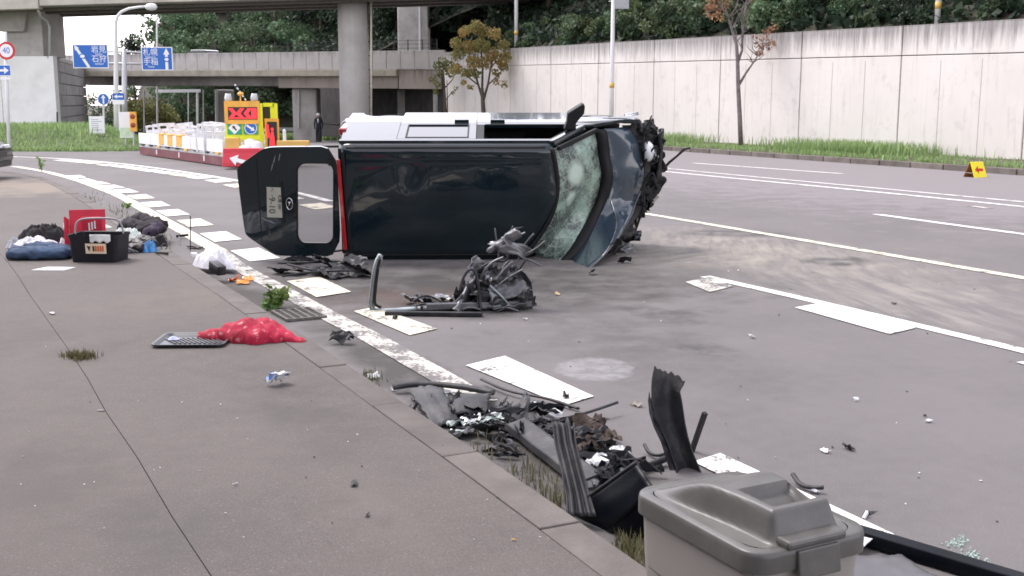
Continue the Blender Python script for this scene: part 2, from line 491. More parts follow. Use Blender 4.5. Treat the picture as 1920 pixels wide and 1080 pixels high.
far_left = [Vector((-45, -13, KZ)), Vector((-45, 10, KZ)), Vector((-45, 28, KZ))]
strip(offset(crack, .003), far_left, 'pavement_strip', m_walk, KZ + .003)
MB().add([(9, -13, .104), (3, -1, .104), (-1, 6, .104), (-9.5, 21, .104), (-20, 26, .104), (-45, 26, .104), (-45, -13, .104)], [(0, 1, 2, 3, 4, 5, 6)]).build('pavement_base', mat('joint dirt', (.035, .03, .027), .95, var=.3), pav)

# ------------------------------------------------------------------ unseen building added beside and behind the camera to block low sky light
bl = thing('shade_building', 'long dark brown low building added out of view on the left to block sky light', 'building', (-9.6, 9.4, KZ), math.atan2(-10.9, 5.4))
m_brk = mat('dark brown cladding', (.055, .042, .035), .85, var=.2, scale=1.5, bump=.3)
MB().box((13, -2.4, 2.6), (26, 4.8, 5.2)).build('wall', m_brk, bl)
MB().box((13, -2.4, 5.3), (26.6, 5.4, .2)).build('roof', M_concd, bl, bevel=.03)
for i in range(8):
    wv = MB().box((2 + i * 3.1, .02, 1.9), (1.7, .08, 1.3)).build('window', M_steel, bl); MB().box((2 + i * 3.1, .055, 1.9), (1.5, .03, 1.1)).build('pane', mat('dark window glass', (.01, .012, .014), .08), wv)
# ------------------------------------------------------------------ drain grate in the gutter
c0 = g(560, 592)
gr = thing('drain_grate', 'black iron drain grate in the gutter beside the red cloth', 'grate', c0 + Vector((0, 0, .004)), R(28))
m_iron = mat('cast iron', (.13, .118, .11), .7, metal=.2, var=.3, scale=20, bump=.3)
MB().box((0, 0, .002), (.30, .40, .003)).build('under_grate_shade', M_dark, gr)  # flat black plate painted in for the dark below the grate
k = MB()
for sx in (-1, 1): k.box((sx * .155, 0, .01), (.02, .44, .02))
for sy in (-1, 1): k.box((0, sy * .21, .01), (.29, .02, .02))
k.build('grate_frame', m_iron, gr)
for i in range(4): MB().box((-.093 + i * .062, 0, .012), (.016, .4, .016)).build('grate_bar', m_iron, gr)
for j in range(11): MB().box((0, -.18 + j * .036, .008), (.29, .011, .012)).build('cross_bar', m_iron, gr)

# ================================================================== RETAINING WALL on the far side of the road
W0 = Vector((13.31, 29.44, 0)); WD = Vector((-1.915, 4.0, 0)); WL = WD.length; wd = WD / WL; wn = Vector((-.902, -.432, 0))  # wn points to the road
def wall_pt(kk, t=0., z=0.): 
    p = W0 + WD * kk - wn * t; return Vector((p.x, p.y, z))
def wtop(kk): return 3.8 + .075 * kk
def wallmat():
    k = NB('retaining wall concrete', .85)
    v = k.maptex((W0.x, W0.y, 0), math.atan2(wd.y, wd.x), (1, 1, 1))
    m2 = k.N.new('ShaderNodeMapping'); m2.inputs['Scale'].default_value = (4.2, 1, .30); k.L.new(v, m2.inputs['Vector'])
    st = k.noise(1.6, 6, .7, m2.outputs[0])
    xyz = k.sep(v)
    top = k.math('SUBTRACT', xyz[2], k.math('MULTIPLY', xyz[0], .075 / WL))
    band = k.mapr(top, 2.6, 3.65, 0., 1.)
    f = k.mapr(k.math('ADD', k.math('MULTIPLY', band, .75), k.mapr(st, .3, .7, -.28, .28)), .34, .80, 0., .80)
    big = k.noise(.45, 5, .6)
    c = k.mix(k.mapr(big, .4, .65, 0., .5), (.66, .625, .585), (.56, .53, .49))
    sp = k.noise(2.2, 7, .75)
    c = k.mix(k.mapr(sp, .54, .70, 0., .40), c, (.38, .355, .325))
    c = k.mix(k.mapr(st, .54, .68, 0., .35), c, (.38, .355, .33))
    c = k.mix(f, c, (.16, .148, .152))
    lim = k.mapr(top, 3.74, 3.80, 0., .6)
    c = k.mix(lim, c, (.10, .095, .09))
    return k.done(c, k.noise(14, 5, .6), .25, .01)
m_wall = wallmat()
wall = thing('retaining_wall', 'long pale concrete retaining wall with dark streaks along its top', 'wall', wall_pt(0), math.atan2(wd.y, wd.x))
m_joint = mat('joint filler', (.035, .033, .035), .9)
MB().box((WL * 2.5, -.3, 1.1), (WL * 13, .2, 4.5)).build('joint_backing', m_joint, wall)
for kk in range(-4, 9):
    wide = kk % 2 == 1
    ga = .05; zt0, zt1 = wtop(kk), wtop(kk + 1)
    x0, x1 = kk * WL + ga * .5, (kk + 1) * WL - ga * .5
    # local +y points away from the hill? front face sits on y = 0
    y0, y1 = 0., -.35
    # split into lower panel and upper band with a shallow groove between them
    sp0, sp1 = zt0 - .86, zt1 - .86
    for (a0, a1, b0, b1, yy) in ((-1.5, -1.5, sp0 - .012, sp1 - .012, 0), (sp0 + .012, sp1 + .012, zt0, zt1, .0)):
        xx0, xx1 = (x0, x1) if (a0 < 0 or wide is False) else (x0, x1)
        vs = [(xx0, 0, a0), (xx1, 0, a1), (xx1, 0, b1), (xx0, 0, b0), (xx0, y1, a0), (xx1, y1, a1), (xx1, y1, b1), (xx0, y1, b0)]
        MB().add(vs, [(0, 1, 2, 3), (4, 7, 6, 5), (0, 4, 5, 1), (1, 5, 6, 2), (2, 6, 7, 3), (3, 7, 4, 0)]).build('wall_panel' if a0 < 0 else 'coping_panel', m_wall, wall, bevel=.015)
    # formwork seam: a slim recess drawn as a proud lip
    for fx in (.33, .66):
        xm = x0 + (x1 - x0) * fx
        MB().box((xm, .0015, (zt0 - .9) / 2), (.012, .006, zt0 - 1.0)).build('formwork_seam', M_concd, wall)
uw = thing('underpass_wall', 'side wall of the underpass beneath the low bridge, painted dark for the shade there', 'wall', wall_pt(9), math.atan2(wd.y, wd.x))
m_uw = mat('shade painted concrete', (.035, .032, .032), .95, var=.4, scale=1.5)  # deep shade under the bridge is painted into this dark colour
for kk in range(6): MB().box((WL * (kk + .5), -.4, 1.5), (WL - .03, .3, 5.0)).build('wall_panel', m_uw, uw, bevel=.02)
# verge: kerb, soil, grass
verge = struct('verge')
VW = 2.75
def vstrip(t0, t1, z0, z1, name, m, k0=-4, k1=13):
    return MB().grid(lambda u, v: wall_pt(k0 + (k1 - k0) * u, -(t0 + (t1 - t0) * v), z0 + (z1 - z0) * v + fbm(wall_pt(k0 + (k1 - k0) * u, -(t0 + (t1 - t0) * v)) * .8) * .05), 60, 4).build(name, m, verge, smooth=True)
vstrip(.0, VW - .2, .20, .12, 'soil_bed', M_soil)
m_kerb2 = mat('dirty kerb', (.15, .13, .115), .92, var=.3, scale=2.5, dirt=(.075, .06, .05), dirt_amt=.8, bump=.5, obrand=.2)
for i in range(-9, 40):
    a = wall_pt(i * .25 + .004, -(VW)); b = wall_pt((i + 1) * .25 - .004, -(VW)); n_ = -wn * .2
    MB().prism([(a.x, a.y, .14), (b.x, b.y, .14), (b.x + n_.x, b.y + n_.y, .14), (a.x + n_.x, a.y + n_.y, .14)], (0, 0, -.3)).build('kerb_stone', m_kerb2, verge, bevel=.015)

# ------------------------------------------------------------------ foliage
def leafmat(name, c1, c2, c3=None, trans=.25):
    m = bpy.data.materials.new(name); t = nodes_of(m); N = t.nodes; L = t.links
    b = N['Principled BSDF']; b.inputs['Roughness'].default_value = .55; b.inputs['Specular IOR Level'].default_value = .3
    at = N.new('ShaderNodeAttribute'); at.attribute_name = 'tone'
    cr = N.new('ShaderNodeValToRGB'); e = cr.color_ramp.elements
    e[0].color = (*c1, 1); e[1].color = (*c2, 1)
    if c3: 
        x = e.new(.5); x.color = (*c2, 1); e[-1].color = (*c3, 1)
    oi = N.new('ShaderNodeObjectInfo')
    hs_ = N.new('ShaderNodeHueSaturation')
    r1 = N.new('ShaderNodeMapRange'); r1.inputs[3].default_value = .48; r1.inputs[4].default_value = .52
    r2 = N.new('ShaderNodeMapRange'); r2.inputs[3].default_value = .75; r2.inputs[4].default_value = 1.25
    L.new(oi.outputs['Random'], r1.inputs[0]); L.new(oi.outputs['Random'], r2.inputs[0])
    L.new(r1.outputs[0], hs_.inputs['Hue']); L.new(r2.outputs[0], hs_.inputs['Value'])
    L.new(at.outputs['Fac'], cr.inputs[0]); L.new(cr.outputs[0], hs_.inputs['Color'])
    L.new(hs_.outputs[0], b.inputs['Base Color'])
    tr = N.new('ShaderNodeBsdfTranslucent'); L.new(hs_.outputs[0], tr.inputs[0])
    mx = N.new('ShaderNodeMixShader'); mx.inputs[0].default_value = trans
    L.new(b.outputs[0], mx.inputs[1]); L.new(tr.outputs[0], mx.inputs[2]); L.new(mx.outputs[0], N['Material Output'].inputs[0])
    return m
def leaf_mesh(name, m, pos, size, tone, droop=.3, aspect=.55):
    n = len(pos)
    d = rng.normal(size=(n, 3)); d[:, 2] -= droop; d /= np.linalg.norm(d, axis=1)[:, None]
    e = np.cross(d, rng.normal(size=(n, 3))); e /= np.linalg.norm(e, axis=1)[:, None]
    s = (np.asarray(size) * rng.uniform(.6, 1.3, n))[:, None]
    a = pos - d * s * .5; b = pos + e * s * aspect * .5; c = pos + d * s * .5; f = pos - e * s * aspect * .5
    v = np.stack([a, b, c, f], 1).reshape(-1, 3)
    me = bpy.data.meshes.new(name); me.from_pydata(v.tolist(), [], np.arange(4 * n).reshape(n, 4).tolist())
    at = me.attributes.new('tone', 'FLOAT', 'POINT'); at.data.foreach_set('value', np.repeat(np.clip(tone, 0, 1), 4).astype(np.float32))
    me.materials.append(m); me.update(); return me
def clump_cloud(centres, radii, n, squash=.8):
    centres = np.asarray(centres, float); radii = np.asarray(radii, float)
    pr = radii ** 2 / np.sum(radii ** 2); idx = rng.choice(len(centres), n, p=pr)
    d = rng.normal(size=(n, 3)); d /= np.linalg.norm(d, axis=1)[:, None]
    r = radii[idx] * rng.uniform(.25, 1, n) ** .5
    p = centres[idx] + d * r[:, None] * np.array([1, 1, squash])
    base = rng.uniform(0, 1, len(centres))
    return p, np.clip(base[idx] * .6 + rng.uniform(0, .4, n), 0, 1)
def link_mesh(name, me, parent=None):
    o = bpy.data.objects.new(name, me); COL.objects.link(o)
    if parent is not None: o.parent = parent
    return o
m_leaf_dark = leafmat('dark forest leaves', (.010, .022, .014), (.038, .064, .031))
m_leaf_mid = leafmat('green forest leaves', (.035, .075, .04), (.14, .20, .10))
m_leaf_bush = leafmat('shrub leaves', (.03, .06, .025), (.13, .17, .075))
m_leaf_yel = leafmat('yellow green leaves', (.10, .12, .03), (.26, .25, .09))
m_leaf_aut = leafmat('autumn leaves', (.12, .15, .045), (.28, .27, .09), (.45, .28, .09), .45)
m_leaf_red = leafmat('red autumn leaves', (.12, .06, .05), (.28, .12, .08), (.38, .22, .12), .35)
m_leaf_weed = leafmat('weed leaves', (.09, .16, .05), (.22, .34, .10), None, .35)
m_bark = mat('bark', (.075, .058, .046), .9, var=.3, scale=8, bump=.6, bscale=30)
m_bark2 = mat('grey bark', (.17, .145, .14), .9, var=.3, scale=8, bump=.6, bscale=30)
def trunk_mb(h, r, n=5, lean=.15, top=.2):
    k = MB(); pts = []; x = y = 0
    for i in range(n + 1):
        pts.append((x, y, h * i / n)); x += random.uniform(-lean, lean); y += random.uniform(-lean, lean)
    k.tube(pts, [r * (1 - (1 - top) * i / n) for i in range(n + 1)], 7); return k, pts
def forest_tree(m, h, rad, n, ls, low=.1):
    t = thing('forest_tree', None, 'tree')
    k, pts = trunk_mb(h * .85, h * .022, 6, .18); k.build('trunk', m_bark, t, smooth=True)
    cs = []; rs = []
    for i in range(26):
        z = random.uniform(low, 1); prof = math.sin(math.pi * min(1, (z * .86 + .12))) ** .7
        a = random.uniform(0, 6.28); q = rad * prof * random.uniform(.35, .95)
        cs.append((math.cos(a) * q, math.sin(a) * q, h * z)); rs.append(rad * random.uniform(.22, .42))
    p, tone = clump_cloud(cs, rs, n); link_mesh('crown', leaf_mesh('crown', m, p, ls, tone), t)
    return t
protos = [forest_tree(m_leaf_mid, 9, 3.0, 2600, .42), forest_tree(m_leaf_dark, 10, 3.1, 2600, .42), forest_tree(m_leaf_mid, 7.5, 2.8, 2200, .40, .02), forest_tree(m_leaf_dark, 8, 2.7, 2200, .42, .02)]
for t in protos: learn(t)
# hillsides
def hill_right(t): return max(0, t - .4) * .62
def tmin(kk):     # the bank is cut away where the low bridge runs into it
    a = kk - 8.9
    return .34 if a < 0 or a > 3.7 else max(.34, min(6.1 * a + .4, (10.0 - 2.61 * a) / .8))
def hr(u, v):
    kk = -6 + 40 * u; t = tmin(kk); t = t + (45 - t) * v ** 1.6
    p = wall_pt(kk, t); p.z = wtop(kk) - .12 + min(hill_right(t), 16) + fbm(p * .4) * .35 * min(1, t)
    return p
m_hill = mat('hill soil', (.035, .03, .02), .95, var=.45, scale=.8, dirt=(.03, .045, .018), dirt_amt=.8, bump=.9, bscale=5)
tag(MB().grid(hr, 160, 26).build('hillside', m_hill, smooth=True), kind='structure')
def back_h(x, y):
    a = x / y
    msk = sstep(-.345, -.29, a)
    return -1.5 + (min(max(0, y - 100) * .42, 15) + 1.0 * sstep(96, 104, y)) * msk + fbm((x * .1, y * .1, 0)) * .6
tag(MB().grid(lambda u, v: Vector((-62 + 92 * u, 96 + 80 * v, back_h(-62 + 92 * u, 96 + 80 * v))), 60, 40).build('terrain', m_hill, smooth=True), kind='structure')
used = [0] * 4
def put_tree(i, p, s, label, group, name='forest_tree', zs=1.0):
    o = protos[i] if not used[i] else copy_tree(protos[i])
    used[i] += 1
    o.name = name
    o.location = p; o.rotation_euler = (0, 0, random.uniform(0, 6.28)); o.scale = (s, s, s * zs)
    return tag(o, label, 'tree', group)
random.seed(11)
cnt = 0
for row, (yy, step) in enumerate(((101, 3.6), (106, 3.6), (112, 3.8), (119, 4.2), (127, 4.6), (136, 5.2), (146, 6))):
    x = -.335 * yy
    while x < 20:
        X = x + random.uniform(-1, 1); Y = yy + random.uniform(-2, 2)
        if X / Y > -.333:
            put_tree(random.choice((0, 0, 2, 1)) if X < -12 else random.choice((1, 3, 1, 0)), (X, Y, back_h(X, Y) - .3), random.uniform(.75, 1.15), 'dense green broadleaf tree in the wood on the slope beyond the bridges', 'trees in the wood beyond the bridges')
        x += step
for i in range(62):
    kk = random.uniform(-2.5, 19); t = random.uniform(4.5, 16) if i > 22 else random.uniform(3.5, 6)
    t = max(t, tmin(kk) + 1.5)
    p = wall_pt(kk, t); p.z = wtop(kk) + hill_right(t) - .4
    put_tree(random.choice((1, 3, 3)), p, random.uniform(.8, 1.2), 'dark dense tree on the steep bank above the pale retaining wall', 'trees on the bank above the retaining wall')
# shrubs
def shrub(m, rad, h, n, ls):
    t = thing('shrub', None, 'shrub')
    cs = []; rs = []
    for i in range(12):
        a = random.uniform(0, 6.28); q = rad * random.uniform(0, .85); z = h * random.uniform(.1, .85) * (1 - .5 * (q / rad) ** 2)
        cs.append((math.cos(a) * q, math.sin(a) * q, z)); rs.append(rad * random.uniform(.2, .4))
    p, tone = clump_cloud(cs, rs, n); link_mesh('foliage', leaf_mesh('foliage', m, p, ls, tone), t)
    k = MB()
    for i in range(5):
        a = random.uniform(0, 6.28); k.tube([(0, 0, -.1), (math.cos(a) * rad * .3, math.sin(a) * rad * .3, h * .5), (math.cos(a) * rad * .6, math.sin(a) * rad * .6, h * .8)], [.02, .015, .006], 5)
    k.build('stem', m_bark, t); learn(t); return t
sp = [shrub(m_leaf_bush, .8, .9, 900, .15), shrub(m_leaf_bush, .6, .7, 700, .12), shrub(m_leaf_mid, .9, 1.2, 1000, .17), shrub(m_leaf_dark, .9, 1.1, 900, .16)]
su = [0] * 4
def put_shrub(i, p, s, label, group, zs=1.):
    o = sp[i] if not su[i] else copy_tree(sp[i]); su[i] += 1
    o.location = p; o.rotation_euler = (0, 0, random.uniform(0, 6.28)); o.scale = (s, s, s * zs); return tag(o, label, 'shrub', group)
for i in range(46):
    kk = 1.2 + 6.6 * i / 46 + random.uniform(-.1, .1); t = random.uniform(.7, 2.6)
    p = wall_pt(kk, t); p.z = wtop(kk) + hill_right(t) - .25
    bump_ = math.exp(-((kk - 4.3) / 1.7) ** 2)
    put_shrub(random.choice((0, 1, 2)), p, random.uniform(.65, .95) + .45 * bump_, 'leafy green shrub growing along the top edge of the retaining wall', 'shrubs along the wall top')
for i in range(90):
    kk = random.uniform(-2.2, 4.5); t = random.uniform(.6, 7)
    p = wall_pt(kk, t); p.z = wtop(kk) + hill_right(t) - .25
    put_shrub(random.choice((3, 3, 3, 2)), p, random.uniform(.5, 1.0), 'low dark undergrowth bush on the bank above the right end of the wall', 'undergrowth on the bank')
cv = []
for _ in range(42000):
    kk = random.uniform(-5, 26); t = .5 + 15 * random.random() ** 1.5
    if t < tmin(kk) + .3: continue
    p = wall_pt(kk, t); cv.append((p.x, p.y, wtop(kk) - .12 + min(hill_right(t), 16) + fbm(p * .4) * .35 * min(1, t) + random.uniform(0, .35)))
cvo = link_mesh('ground_cover', leaf_mesh('ground_cover', m_leaf_dark, np.array(cv), .36, rng.uniform(0, .8, len(cv)), .1, .7)); cvo['kind'] = 'stuff'; cvo['label'] = 'dark leafy ground cover all over the bank above the wall'; cvo['category'] = 'ground cover'
# big yellow green bush seen under the bridge
for i, (px, py, Y, s) in enumerate(((268, 196, 92, 3.2), (300, 214, 93, 2.6), (240, 224, 91, 2.2))):
    p = P(px, 246, Y)
    t = thing('bush', ('tall yellow green bush under the bridge behind the guide sign pole', 'middle sized yellow green bush under the bridge right of the tall one', 'small yellow green bush under the bridge left of the tall one')[i], 'bush', p)
    cs = [(random.uniform(-s * .5, s * .5), random.uniform(-.6, .6), random.uniform(.2, s * .8)) for _ in range(14)]
    q, tone = clump_cloud(cs, [s * .25] * 14, 1500); link_mesh('foliage', leaf_mesh('foliage', m_leaf_yel, q, .26, tone), t)
    k, _ = trunk_mb(s * .6, .06); k.build('stem', m_bark, t)

for i, (px, s_) in enumerate(((186, .42), (214, .46), (243, .50), (276, .46), (310, .50), (160, .45))):
    put_tree((0, 2)[i % 2], Vector((P(px, 246, 99 + i).x, 99 + i, -1.9)), s_, 'low green tree beyond the underpass seen below the bridge behind the blue arrow signs', 'low trees beyond the underpass', zs=1.15)
# grass
def grass(name, pts, h, m, label, per=1, wdt=.02):
    n = len(pts); pts = np.asarray(pts)
    hh = h * rng.uniform(.45, 1.25, n); a = rng.uniform(0, 6.28, n); ln = rng.uniform(.1, .6, n) * hh
    dx, dy = np.cos(a), np.sin(a); ww = wdt * rng.uniform(.6, 1.4, n)
    z = np.zeros(n)
    b1 = pts + np.stack([-dy * ww, dx * ww, z], 1); b2 = pts - np.stack([-dy * ww, dx * ww, z], 1)
    mid1 = pts + np.stack([dx * ln * .4 - dy * ww * .7, dy * ln * .4 + dx * ww * .7, hh * .6], 1); mid2 = pts + np.stack([dx * ln * .4 + dy * ww * .7, dy * ln * .4 - dx * ww * .7, hh * .6], 1)
    tip = pts + np.stack([dx * ln, dy * ln, hh], 1)
    v = np.stack([b1, b2, mid2, mid1, tip], 1).reshape(-1, 3)
    o = np.arange(n) * 5
    fs = np.stack([o, o + 1, o + 2, o + 3], 1).tolist() + np.stack([o + 3, o + 2, o + 4], 1).tolist()
    me = bpy.data.meshes.new(name); me.from_pydata(v.tolist(), [], fs)
    tone = np.clip(rng.normal(.5, .25, n), 0, 1); at = me.attributes.new('tone', 'FLOAT', 'POINT'); at.data.foreach_set('value', np.repeat(tone, 5).astype(np.float32))
    me.materials.append(m); me.update()
    ob = link_mesh(name, me); ob['kind'] = 'stuff'; ob['label'] = label; ob['category'] = 'grass'
    return ob
m_grass = leafmat('grass blades', (.13, .20, .07), (.34, .44, .19), None, .4)
m_dry = leafmat('dry grass', (.055, .055, .028), (.17, .14, .075), None, .3)
pts = []; hs_l = []
for _ in range(26000):
    kk = random.uniform(-3, 9); t = random.uniform(.02, VW - .25); p = wall_pt(kk, -t); p.z = .12
    dens = .55 + fbm(p * .5) * 1.2
    if random.random() < dens: pts.append(p)
grass('verge_grass', pts, .14, m_grass, 'green grass strip along the foot of the retaining wall')
pts = []
for _ in range(3800):
    kk = random.choice((1.15, 1.15, 1.7, .9, 3.4)) + random.gauss(0, .22); p = wall_pt(kk, -random.uniform(.1, 1.6)); p.z = .12; pts.append(p)
grass('tall_grass', pts, .40, m_grass, 'taller tufts of grass in the verge by the bare tree', wdt=.018)
# left grass bank
bank = struct('grass_bank')
foot = resample([Vector((-34, 39.5, 0)), Vector((-22, 39.0, 0)), Vector((-13.9, 38.6, 0)), Vector((-12.4, 39.6, 0)), Vector((-13.5, 44, 0)), Vector((-19, 56, 0)), Vector((-27, 72, 0))], n=40)
def bk(u, v):
    p = foot[int(u * 39)]; c = Vector((-40, 62, 0)); q = p.lerp(c, v)
    d = (q - p).length; return Vector((q.x, q.y, hz(q.y) - .05 + .75 * sstep(0, 4.5, d) + .05 * fbm(q * .7)))
MB().grid(bk, 39, 14).build('soil_bed', mat('mossy soil', (.075, .105, .035), .95, var=.4, scale=2, bump=.8, bscale=10), bank, smooth=True)
pts = []
for _ in range(40000):
    u = random.random(); v = random.random() ** 2.2 * .55; i = u * 39; q = foot[int(i)].lerp(foot[min(39, int(i) + 1)], i % 1).lerp(Vector((-40, 62, 0)), v)
    p = foot[int(i)]; d = (q - foot[int(i)].lerp(foot[min(39, int(i) + 1)], i % 1)).length
    pts.append((q.x, q.y, hz(q.y) - .08 + .75 * sstep(0, 4.5, d)))
grass('bank_grass', pts, .24, m_grass, 'thick green grass on the bank below the white abutment', wdt=.024)
# weeds and dry grass along the gutter
pts = []
for (px, py, n, sx, sy) in ((215, 405, 220, 30, 22), (255, 430, 260, 30, 20), (300, 455, 160, 22, 14), (160, 378, 160, 26, 14), (990, 900, 90, 40, 24), (1045, 938, 110, 36, 22), (1180, 1040, 260, 30, 26), (905, 850, 30, 40, 26), (700, 712, 50, 20, 12)):
    for _ in range(n):
        p = g(px + random.gauss(0, sx) * .6, py + random.gauss(0, sy) * .6); pts.append(p)
grass('gutter_grass', pts, .065, m_dry, 'dry yellowed grass growing in the gutter along the kerb', wdt=.0035)
pts = []
for _ in range(420):
    a = random.gauss(0, 1); p = g(150 + a * 13, 671 + random.gauss(0, 2.5), KZ); pts.append(p)
grass('dry_tuft', pts, .045, m_dry, 'small brown dead grass tuft in the pavement joint', wdt=.003)
# ================================================================== BRIDGES
def stained(name, col, dk, z0, z1, amt=.85):
    """concrete with dark weathering running down from the top edge (object z)"""
    k = NB(name, .88)
    tc = k.N.new('ShaderNodeTexCoord'); o = tc.outputs['Object']
    m2 = k.N.new('ShaderNodeMapping'); m2.inputs['Scale'].default_value = (3.2, 3.2, .25); k.L.new(o, m2.inputs['Vector'])
    st = k.noise(1.3, 6, .7, m2.outputs[0]); xyz = k.sep(o)
    f = k.mapr(k.math('ADD', k.math('MULTIPLY', k.mapr(xyz[2], z0, z1), .6), k.mapr(st, .3, .7, -.3, .35)), .25, .75, 0., amt)
    big = k.noise(.7, 6, .65, o)
    c = k.mix(k.mapr(big, .4, .65, 0., .5), col, tuple(x * .65 for x in col))
    c = k.mix(f, c, dk)
    return k.done(c, k.noise(12, 5, .6, o), .25, .01)
m_par = stained('parapet concrete', (.52, .49, .47), (.15, .14, .14), 4.1, 5.0)
m_gird = stained('girder concrete', (.34, .30, .26), (.10, .075, .055), 2.4, 3.8, .7)
A0 = Vector((-3.95, 66, 0)); bd = Vector((-26, 14, 0)).normalized()
br = thing('road_bridge', 'low grey concrete road bridge crossing behind the round column', 'bridge', A0, math.atan2(bd.y, bd.x))
# local x runs to the photo's left, local +y points towards the camera
def zb(s): return .0098 * s
def slab(x0, x1, y0, y1, z0, z1, name, m, bevel=.02, parent=None):
    vs = []
    for x in (x0, x1):
        for y in (y0, y1):
            for z in (z0, z1): vs.append((x, y, z + zb(x)))
    return MB().add(vs, [(0, 1, 3, 2), (4, 6, 7, 5), (0, 4, 5, 1), (2, 3, 7, 6), (0, 2, 6, 4), (1, 5, 7, 3)]).build(name, m, parent or br, bevel=bevel)
for i in range(33):
    slab(i * 1.0 + .012, i * 1.0 + .988, -.25, 0, 3.60, 4.62, 'parapet_panel', m_par)
slab(0, 33, -.3, .06, 3.52, 3.597, 'drip_ledge', M_conc)
slab(3.2, 33, -.5, .18, 3.14, 3.515, 'edge_beam', mat('pale edge concrete', (.38, .35, .28), .85, var=.15, scale=1.5, dirt=(.18, .15, .12), dirt_amt=.5))
slab(0, 33, -9, -.6, 3.1, 3.5, 'deck_slab', M_concd)
slab(-6, 33, -9.25, -9, 3.5, 4.6, 'rear_parapet', m_par)
for y in (-1.2, -3.2, -5.2, -7.2): slab(3.4, 33, y - .5, y, 2.55, 3.095, 'girder', M_concd)
slab(.2, 3.15, -3.5, -.02, 2.40, 3.515, 'pier_cap', m_gird)
slab(3.4, 12.5, -1.15, -.3, 2.42, 3.1, 'cross_beam', m_gird)
def pier(px0, px1, py, Y, zt, depth, name='pier', m=M_concd):
    a, b = P(px0, py, Y), P(px1, py, Y)
    o = MB().box(((a.x + b.x) / 2, Y + depth / 2, (zt - 2) / 2), (b.x - a.x, depth, zt + 2)).build(name, m, br, bevel=.12)
    o.matrix_parent_inverse = br.matrix_basis.inverted(); return o
pier(548, 594, 200, 72.4, 2.55, 1.6, m=M_conc); pier(745, 802, 200, 72, 2.45, 2.0); pier(812, 832, 200, 67, 2.4, 1.2, m=M_conc); pier(405, 432, 200, 88, 2.6, 1.5)
m_pipe = mat('grey drain pipe', (.5, .5, .5), .5, var=.1)
o = MB().tube([P(560, 168, 72.3), P(560, 240, 72.3)], .07, 8).build('drain_pipe', m_pipe, br); o.matrix_parent_inverse = br.matrix_basis.inverted()
# fence on the bridge
fe = thing('mesh_fence', 'thin dark wire fence standing on the bridge parapet', 'fence', A0, math.atan2(bd.y, bd.x))
m_fen = mat('dark fence steel', (.05, .05, .05), .6, metal=.4)
for i in range(13): slab(i * 1.0 + .5, i * 1.0 + .55, -.15, -.10, 4.62, 5.25, 'post', m_fen, 0, fe)
for z in (4.75, 4.98, 5.2): slab(.5, 12.6, -.14, -.12, z, z + .02, 'rail', m_fen, 0, fe)
k = MB()
for i in range(120): k.box((.5 + i * .1, -.13, 4.95), (.006, .006, .55))
o = k.build('wire', m_fen, fe); o['kind'] = 'stuff'
# upper deck
nl, nr_ = P(75, 12, 58), P(640, -4, 60)
up = thing('upper_bridge', 'high concrete bridge whose underside crosses the top left of the photo', 'bridge', (nl.x, nl.y, 0))
def dk(x, back, dz):
    t = (x - nl.x) / (nr_.x - nl.x); p = nl.lerp(nr_, t)
    return (p.x - nl.x - back * .05, p.y + back - nl.y, p.z + dz)
def deckpart(x0, x1, b0, b1, z0, z1, name, m, bv=.03):
    vs = [dk(x, b, z) for x in (x0, x1) for b in (b0, b1) for z in (z0, z1)]
    return MB().add(vs, [(0, 1, 3, 2), (4, 6, 7, 5), (0, 4, 5, 1), (2, 3, 7, 6), (0, 2, 6, 4), (1, 5, 7, 3)]).build(name, m, up, bevel=bv)
deckpart(-46, 30, .5, 5.7, 0, 1.5, 'deck_slab', M_concd)
m_fas = mat('pale fascia', (.52, .49, .42), .85, var=.1, scale=1.2, dirt=(.2, .18, .15), dirt_amt=.5)
deckpart(-46, nl.x - .03, -.15, .49, -.12, .5, 'fascia_beam', m_fas); deckpart(nl.x, 30, -.1, .49, .02, .42, 'fascia_beam', m_fas)
for i in range(38): deckpart(-46 + i * 2 + .01, -44 + i * 2 - .01, 0, .3, .55, 1.7, 'parapet_panel', m_par)
for b in (1.2, 3.2, 5.2): deckpart(-46, 30, b - .25, b + .25, -.12, -.003, 'girder', mat('girder steel', (.13, .115, .10), .7, var=.2))
def loc(o, th): o.matrix_parent_inverse = th.matrix_basis.inverted(); return o
cc = P(667, 240, 62.5)
zz = 7.2
loc(MB().lathe([(.84, -1.5), (.84, 3), (.84, 5.2), (.84, zz)], 32, (cc.x, cc.y, 0)).build('column', stained('column concrete', (.48, .46, .44), (.28, .265, .26), -2, 12, .4), up, smooth=True), up)
for px, r_, m in ((689.5, .035, M_fen if False else m_fen), (696, .055, mat('cream pipe', (.66, .62, .5), .5))):
    loc(MB().tube([P(px, 240, 62.3), P(px, -8, 62.3)], r_, 8).build('drain_pipe', m, up, smooth=True), up)
k = MB()
for py in range(0, 230, 26): k.bar(P(686, py, 62.3), P(698, py + 1, 62.3), .03, .05)
loc(k.build('pipe_bracket', m_fen, up), up)
a, b = P(746, 100, 77.3), P(803, 100, 77.3)
loc(MB().box(((a.x + b.x) / 2, 78.3, 4.3), (b.x - a.x, 2.0, 12)).build('column', M_concd, up, bevel=.1), up)
loc(MB().tube([P(787, 100, 77.1), P(787, -10, 77.1)], .07, 8).build('drain_pipe', m_pipe, up), up)
